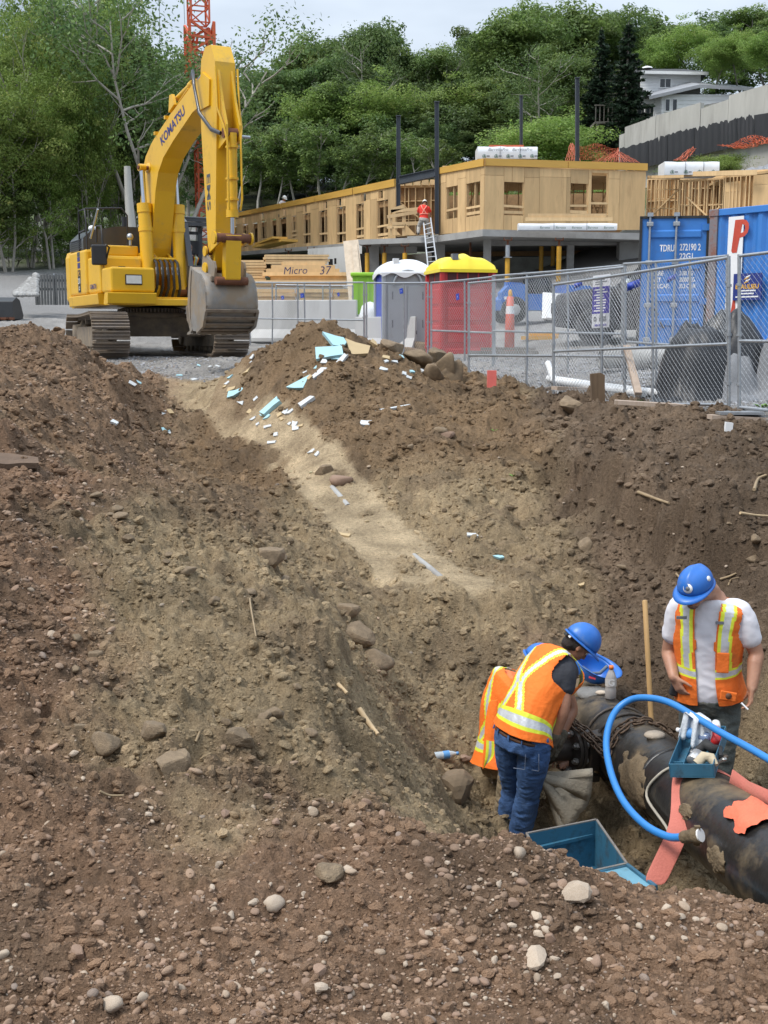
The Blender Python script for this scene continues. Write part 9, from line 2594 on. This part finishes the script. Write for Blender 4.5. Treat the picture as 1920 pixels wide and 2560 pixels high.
zones=[('pale',92,(1000,1920,2130,2540),.006,.021,'pale rounded stone lying in the brown gravel between the camera and the pit','pale stones in the near gravel'),('brown',50,(960,1920,2150,2550),.009,.027,'reddish brown stone half sunk in the near gravel by the pit edge','brown stones in the near gravel'),('pale',55,(0,900,1650,2540),.007,.026,'pale stone in the trodden brown gravel beside the olive slope','pale stones beside the olive slope'),('brown',34,(0,960,1900,2550),.010,.032,'brown angular stone on the trodden gravel below the olive slope','brown stones below the olive slope'),('earth',26,(150,800,1240,1840),.03,.07,'earthy stone stuck in the lumpy slope above the pit','earthy stones of the lumpy slope'),('earth',24,(1000,1900,1080,1480),.03,.08,'dark earthy stone lying on the loose bank below the fence','earthy stones of the dark bank'),('pale',12,(1200,1900,1060,1430),.018,.035,'small pale stone on the dark loose bank below the fence','pale stones of the dark bank')]
for kind,n,(x0,x1,y0,y1),s0,s1,lab,grp in zones:
 k=0
 while k<n:
  px,py=random.uniform(x0,x1),random.uniform(y0,y1)
  p=on_ground(px,py)
  if kind!='earth' and x0<1000 and float(redness(np.array([p.x]),np.array([p.y]))[0])<.35:continue
  if p.z<-.45:continue
  s=s0+(s1-s0)*random.random()**2.6
  put_stone(kind,p+Vc((0,0,s*.22)),s,lab,grp);k+=1
  # stones and clods that stand out in the photograph
for px,py,s,kind,lab in((265,1610*1.157,.085,'earth','square tan rock standing on the olive slope'),(428,1920,.09,'earth','broken angular rock below the square tan rock'),(1428,1022,.26,'earth','big reddish boulder on the bank in front of the fence'),(893,1590,.17,'earth','large upright brown rock on the pit side'),(940,1660,.16,'earth','wedge shaped rock below the large upright rock'),(810,1180,.12,'earth','brown round stone on the sandy way'),(855,1205,.15,'brown','smooth reddish cobble beside the sandy way'),(1160,1900*1.0,.06,'brown','small red stone beside the square pit rock'),(675,1395,.12,'earth','flat stone beside the sandy way low on the lumpy slope'),(870,1530,.11,'earth','half buried rock at the lip of the pit'),(1098,1080,.13,'earth','upper of two brown stones on the dark bank'),(1118,1090,.12,'brown','lower of two brown stones on the dark bank'),(818,2190,.07,'earth','rounded earth clod at the edge of the near gravel'),(600,1855,.08,'earth','flat slab stone on the olive slope'),(700,1400*1.0,.09,'earth','dark clod at the edge of the lumpy slope'),(1464,1365,.12,'earth','cube shaped stone sunk in the foot of the dark bank'),(278,2440+80,.042,'pale','cream white stone at the very bottom of the near gravel'),(1335,2400,.045,'pale','large round cream stone in the middle of the near gravel'),(1435,2235,.055,'pale','long flat pale stone near the crest of the gravel'),(1300,2120+15,.035,'pale','squarish pale stone on the crest above the blue box'),(690,2265,.05,'pale','leaning pale stone beside a flat reddish one in the near gravel')):
 p=on_ground(px,py);put_stone(kind,p+Vc((0,0,s*.15)),s,lab,None,'rock' if s>.1 else 'stone')
 # heap of earth blocks and rock slabs beside the spoil heap
for k,(px,py,s,rx)in enumerate(((1010,868,.30,.3),(985,880,.26,1.0),(1060,880,.36,.2),(1095,905,.34,1.4),(1050,905,.28,.7),(1115,935,.30,2.0),(1140,925,.22,.4),(1130,950,.26,2.6),(1020,885,.24,.1),(1085,945,.22,1.9))):
 p=on_ground(px,py,y0=14);o=put_stone('earth',p+Vc((0,0,s*.25)),s,('lumpy earth block heaped between the spoil heap and the red toilet'),'earth blocks beside the spoil heap','earth block');o.scale=(s*1.1,s,s*.9);o.rotation_euler=(rx*.5,rx*.3,rx)
 # broken asphalt slab in the left bank
p=on_ground(45,1160)
o=MB().prism([(-.30,-.12),(.0,-.15),(.08,-.09),(.20,-.05),(.17,.1),(-.05,.14),(-.28,.12)],0,.04,(0,0,0),(1,0,0),(0,1,0),(0,0,1)).build('asphalt_slab',mat('earthy asphalt',(.13,.085,.055),.9,0,.2,8,bump=.5,bscale=30),None,bevel=.015,label='broken flat slab jutting from the red gravel bank',cat='slab');o.location=p+Vc((-.05,0,.0));o.rotation_euler=(.16,.1,.12)
# ---- blue and tan insulation scraps on the spoil heap
M['foam_b']=mat('pale blue foam board',(.36,.58,.63),.7,0,.05,6,dirt=(.45,.42,.34),damt=.2,dscale=6)
M['foam_t']=mat('tan foam board',(.48,.36,.20),.8,0,.07,6,dirt=(.42,.30,.17),damt=.25)
M['foam_w']=mat('white foam',(.55,.57,.57),.7,0,.05,6,dirt=(.4,.33,.25),damt=.25)
def normal_at(x,y,e=.12):
 a,b=gz(x+e,y)-gz(x-e,y),gz(x,y+e)-gz(x,y-e);return Vc((-a,-b,2*e)).normalized()
def foam(px,py,w,h,m,rz,lab,grp=None,th=.05,tilt=0.0,seed=0):
 p=on_ground(px,py,y0=9);n_=(normal_at(p.x,p.y)+Vc((0,-.25,.1))).normalized();r=random.Random(seed+px)
 s,u,_=frame_of(n_);pts=[]
 for cx_,cy_ in((-1,-1),(r.uniform(-.3,.3),-1),(1,-1),(1,r.uniform(-.2,.4)),(1,1),(r.uniform(-.2,.5),.9),(-1,1)):
  if r.random()<.85:pts.append((cx_*w/2*r.uniform(.7,1.08),cy_*h/2*r.uniform(.7,1.08)))
 o=MB().prism(pts,0,th).build('foam_scrap',m,None,bevel=.002,label=lab,cat='foam board',group=grp)
 X=Vc((1,0,0));X=(X-n_*X.dot(n_)).normalized();Yv=n_.cross(X)
 mt=Matrix((X,n_*-1,Yv)).transposed().to_4x4();mt=Matrix.Translation(p+n_*th*.9)@(mt@Matrix.Rotation(rz,4,'Y'));o.matrix_world=mt;return o
foam(832,855,.36,.24,M['foam_b'],.15,'upper large pale blue foam board near the top of the spoil heap');foam(822,882,.42,.30,M['foam_b'],-.1,'largest pale blue foam board on the spoil heap');foam(880,873,.46,.34,M['foam_t'],.35,'large tan foam board next to the blue boards on the heap')
foam(750,960,.34,.26,M['foam_b'],.5,'square pale blue foam board halfway down the spoil heap');foam(797,938,.10,.28,M['foam_w'],.6,'long white foam strip beside the square blue board');foam(856,902,.08,.26,M['foam_w'],.5,'white foam sliver below the tan board');foam(592,985,.28,.13,M['foam_b'],.05,'pale blue foam piece at the foot of the heap by the sandy way')
foam(680,1024,.13,.34,M['foam_b'],.95,'thick pale blue foam block low on the spoil heap',None,.08);foam(983,1023,.035,.52,M['foam_w'],1.15,'long thin white foam strip low on the far flank of the heap',None,.03);foam(766,1008,.10,.24,M['foam_w'],.9,'white foam piece with torn ends below the square blue board');foam(620,930,.16,.16,M['foam_t'],.4,'tan foam chip beside the sandy way');foam(935,862,.15,.12,M['foam_t'],.4,'small tan board by the concrete barrier');foam(915,1063,.14,.10,M['foam_w'],.2,'crumpled white scrap at the foot of the spoil heap')
for k,(px,py)in enumerate(((575,945),(568,960),(562,968),(578,975),(640,998),(600,1010),(625,1030),(632,1050),(645,1062),(655,1040),(668,1045),(700,1038),(715,1030),(690,1015),(705,1048),(725,1032),(630,893),(628,907),(670,1068),(740,1072),(750,1066),(735,1062),(720,1060),(812,905),(790,920),(775,945),(760,935),(842,897),(965,895),(985,905),(1003,893),(1010,935),(1030,930),(1055,928),(960,925),(965,905),(1022,945),(690,1088),(680,1108),(780,1130),(795,1136),(330,960),(345,957),(410,1033),(425,1030),(413,1075),(420,1080),(285,1058),(495,915),(525,918),(545,917),(485,950),(448,940),(1180,1340),(1245,1395),(1455,1462),(860,2310*.58))):
 foam(px,py,random.uniform(.05,.15),random.uniform(.04,.10),random.choice((M['foam_w'],M['foam_w'],M['foam_b'],M['foam_t'])),random.uniform(-.8,.8),'small torn crumb of insulation foam scattered on the dug soil','foam crumbs scattered on the soil',.025)
 # ---- sticks, roots, small litter
M['root']=mat('pale root',(.30,.22,.13),.9,0,.2,10)
for pts,r_,lab,cat in(([(845,1722),(868,1745)],.012,'short pale stick on the pit side above the long splinter','stick'),([(897,1785),(925,1825),(945,1850)],.016,'long pale wood splinter lying down the pit side','stick'),([(1595,1238),(1640,1255),(1672,1266)],.018,'brown root lying across the dark bank','root'),([(1690,1440),(1705,1460),(1698,1478)],.010,'thin root hanging from the wall beside the standing worker','root'),([(1800,1455),(1822,1448),(1840,1440)],.011,'forked pale root behind the blue helmet','root'),([(1820,1470),(1828,1455),(1845,1450)],.008,'thin root crossing the forked one behind the helmet','root'),([(625,1505),(628,1530),(640,1600)],.006,'long thin root standing out of the lumpy slope','root'),([(490,1865),(500,1840)],.006,'short white root on the olive slope','root'),([(250,1990),(275,2000),(310,2000)],.005,'thin curved root on the brown gravel','root'),([(1850,1290),(1890,1296),(1930,1298)],.014,'dark branch lying on the bank at the picture edge','stick'),([(1885,1232),(1895,1205),(1915,1195)],.016,'bent pale root on the dark bank below the fence post','root')):
 P_=[on_ground(a,b)+Vc((0,0,r_+.012))for a,b in pts]
 MB().tube(spline(P_,5),[r_*(1-.5*k/(len(pts)*5))for k in range((len(pts)-1)*5+1)],6).build('root' if cat=='root' else 'stick',M['root']if cat=='root' else mat('bare wood',(.52,.38,.22),.8,0,.15,8),None,label=lab,cat=cat)
 # weathered boards of formwork lying in the sandy way, dark pipes showing through
for a,b,w,m,lab in(((830,1215),(870,1262),.07,'rock','upper grey pipe back showing through the sandy way'),((1035,1385),(1110,1445),.06,'rock','lower grey pipe back showing through the sandy way')):
 p,q=on_ground(*a),on_ground(*b);MB().tube([p+Vc((0,0,-.02)),p.lerp(q,.5)+Vc((0,0,-.016)),q+Vc((0,0,-.02))],w*.5,10).build('buried_pipe',M['conc'],None,label=lab,cat='pipe')
 # green sprigs
M['sprig']=mat('fresh green leaf',(.16,.30,.05),.6,0,.2,10)
for px,py,n,s,lab in((1830,1050,5,.10,'wilted pale leaves at the foot of the double fence post'),(1905,1022,6,.12,'bright green leaves at the picture edge below the fence'),(1283,1192,4,.06,'tiny green sprig on the dark bank'),(1235,1078,2,.06,'two small green leaves on the bank'),(1600,1005,7,.06,'tuft of green weed under the fence panel')):
 p=on_ground(px,py);t=thing('leafy_sprig',lab,'plant',tuple(p))
 for k in range(n):
  a=k*2.4;d=Vc((cos(a),sin(a),.7));sd=Vc((-sin(a),cos(a),0))
  MB().add([Vc((0,0,0)),d*s*.5+sd*s*.3,d*s+Vc((0,0,-s*.2)),d*s*.5-sd*s*.3],[(0,1,2,3)]).build('leaf',M['sprig'],t,fix=False)
p=on_ground(1820,1078);MB().prism([(-.04,0),(.04,0),(.045,.09),(-.03,.1)],-.03,.03).build('paper_cup',M['white'],None,label='crushed white carton on the bank below the fence',cat='carton').location=tuple(p)
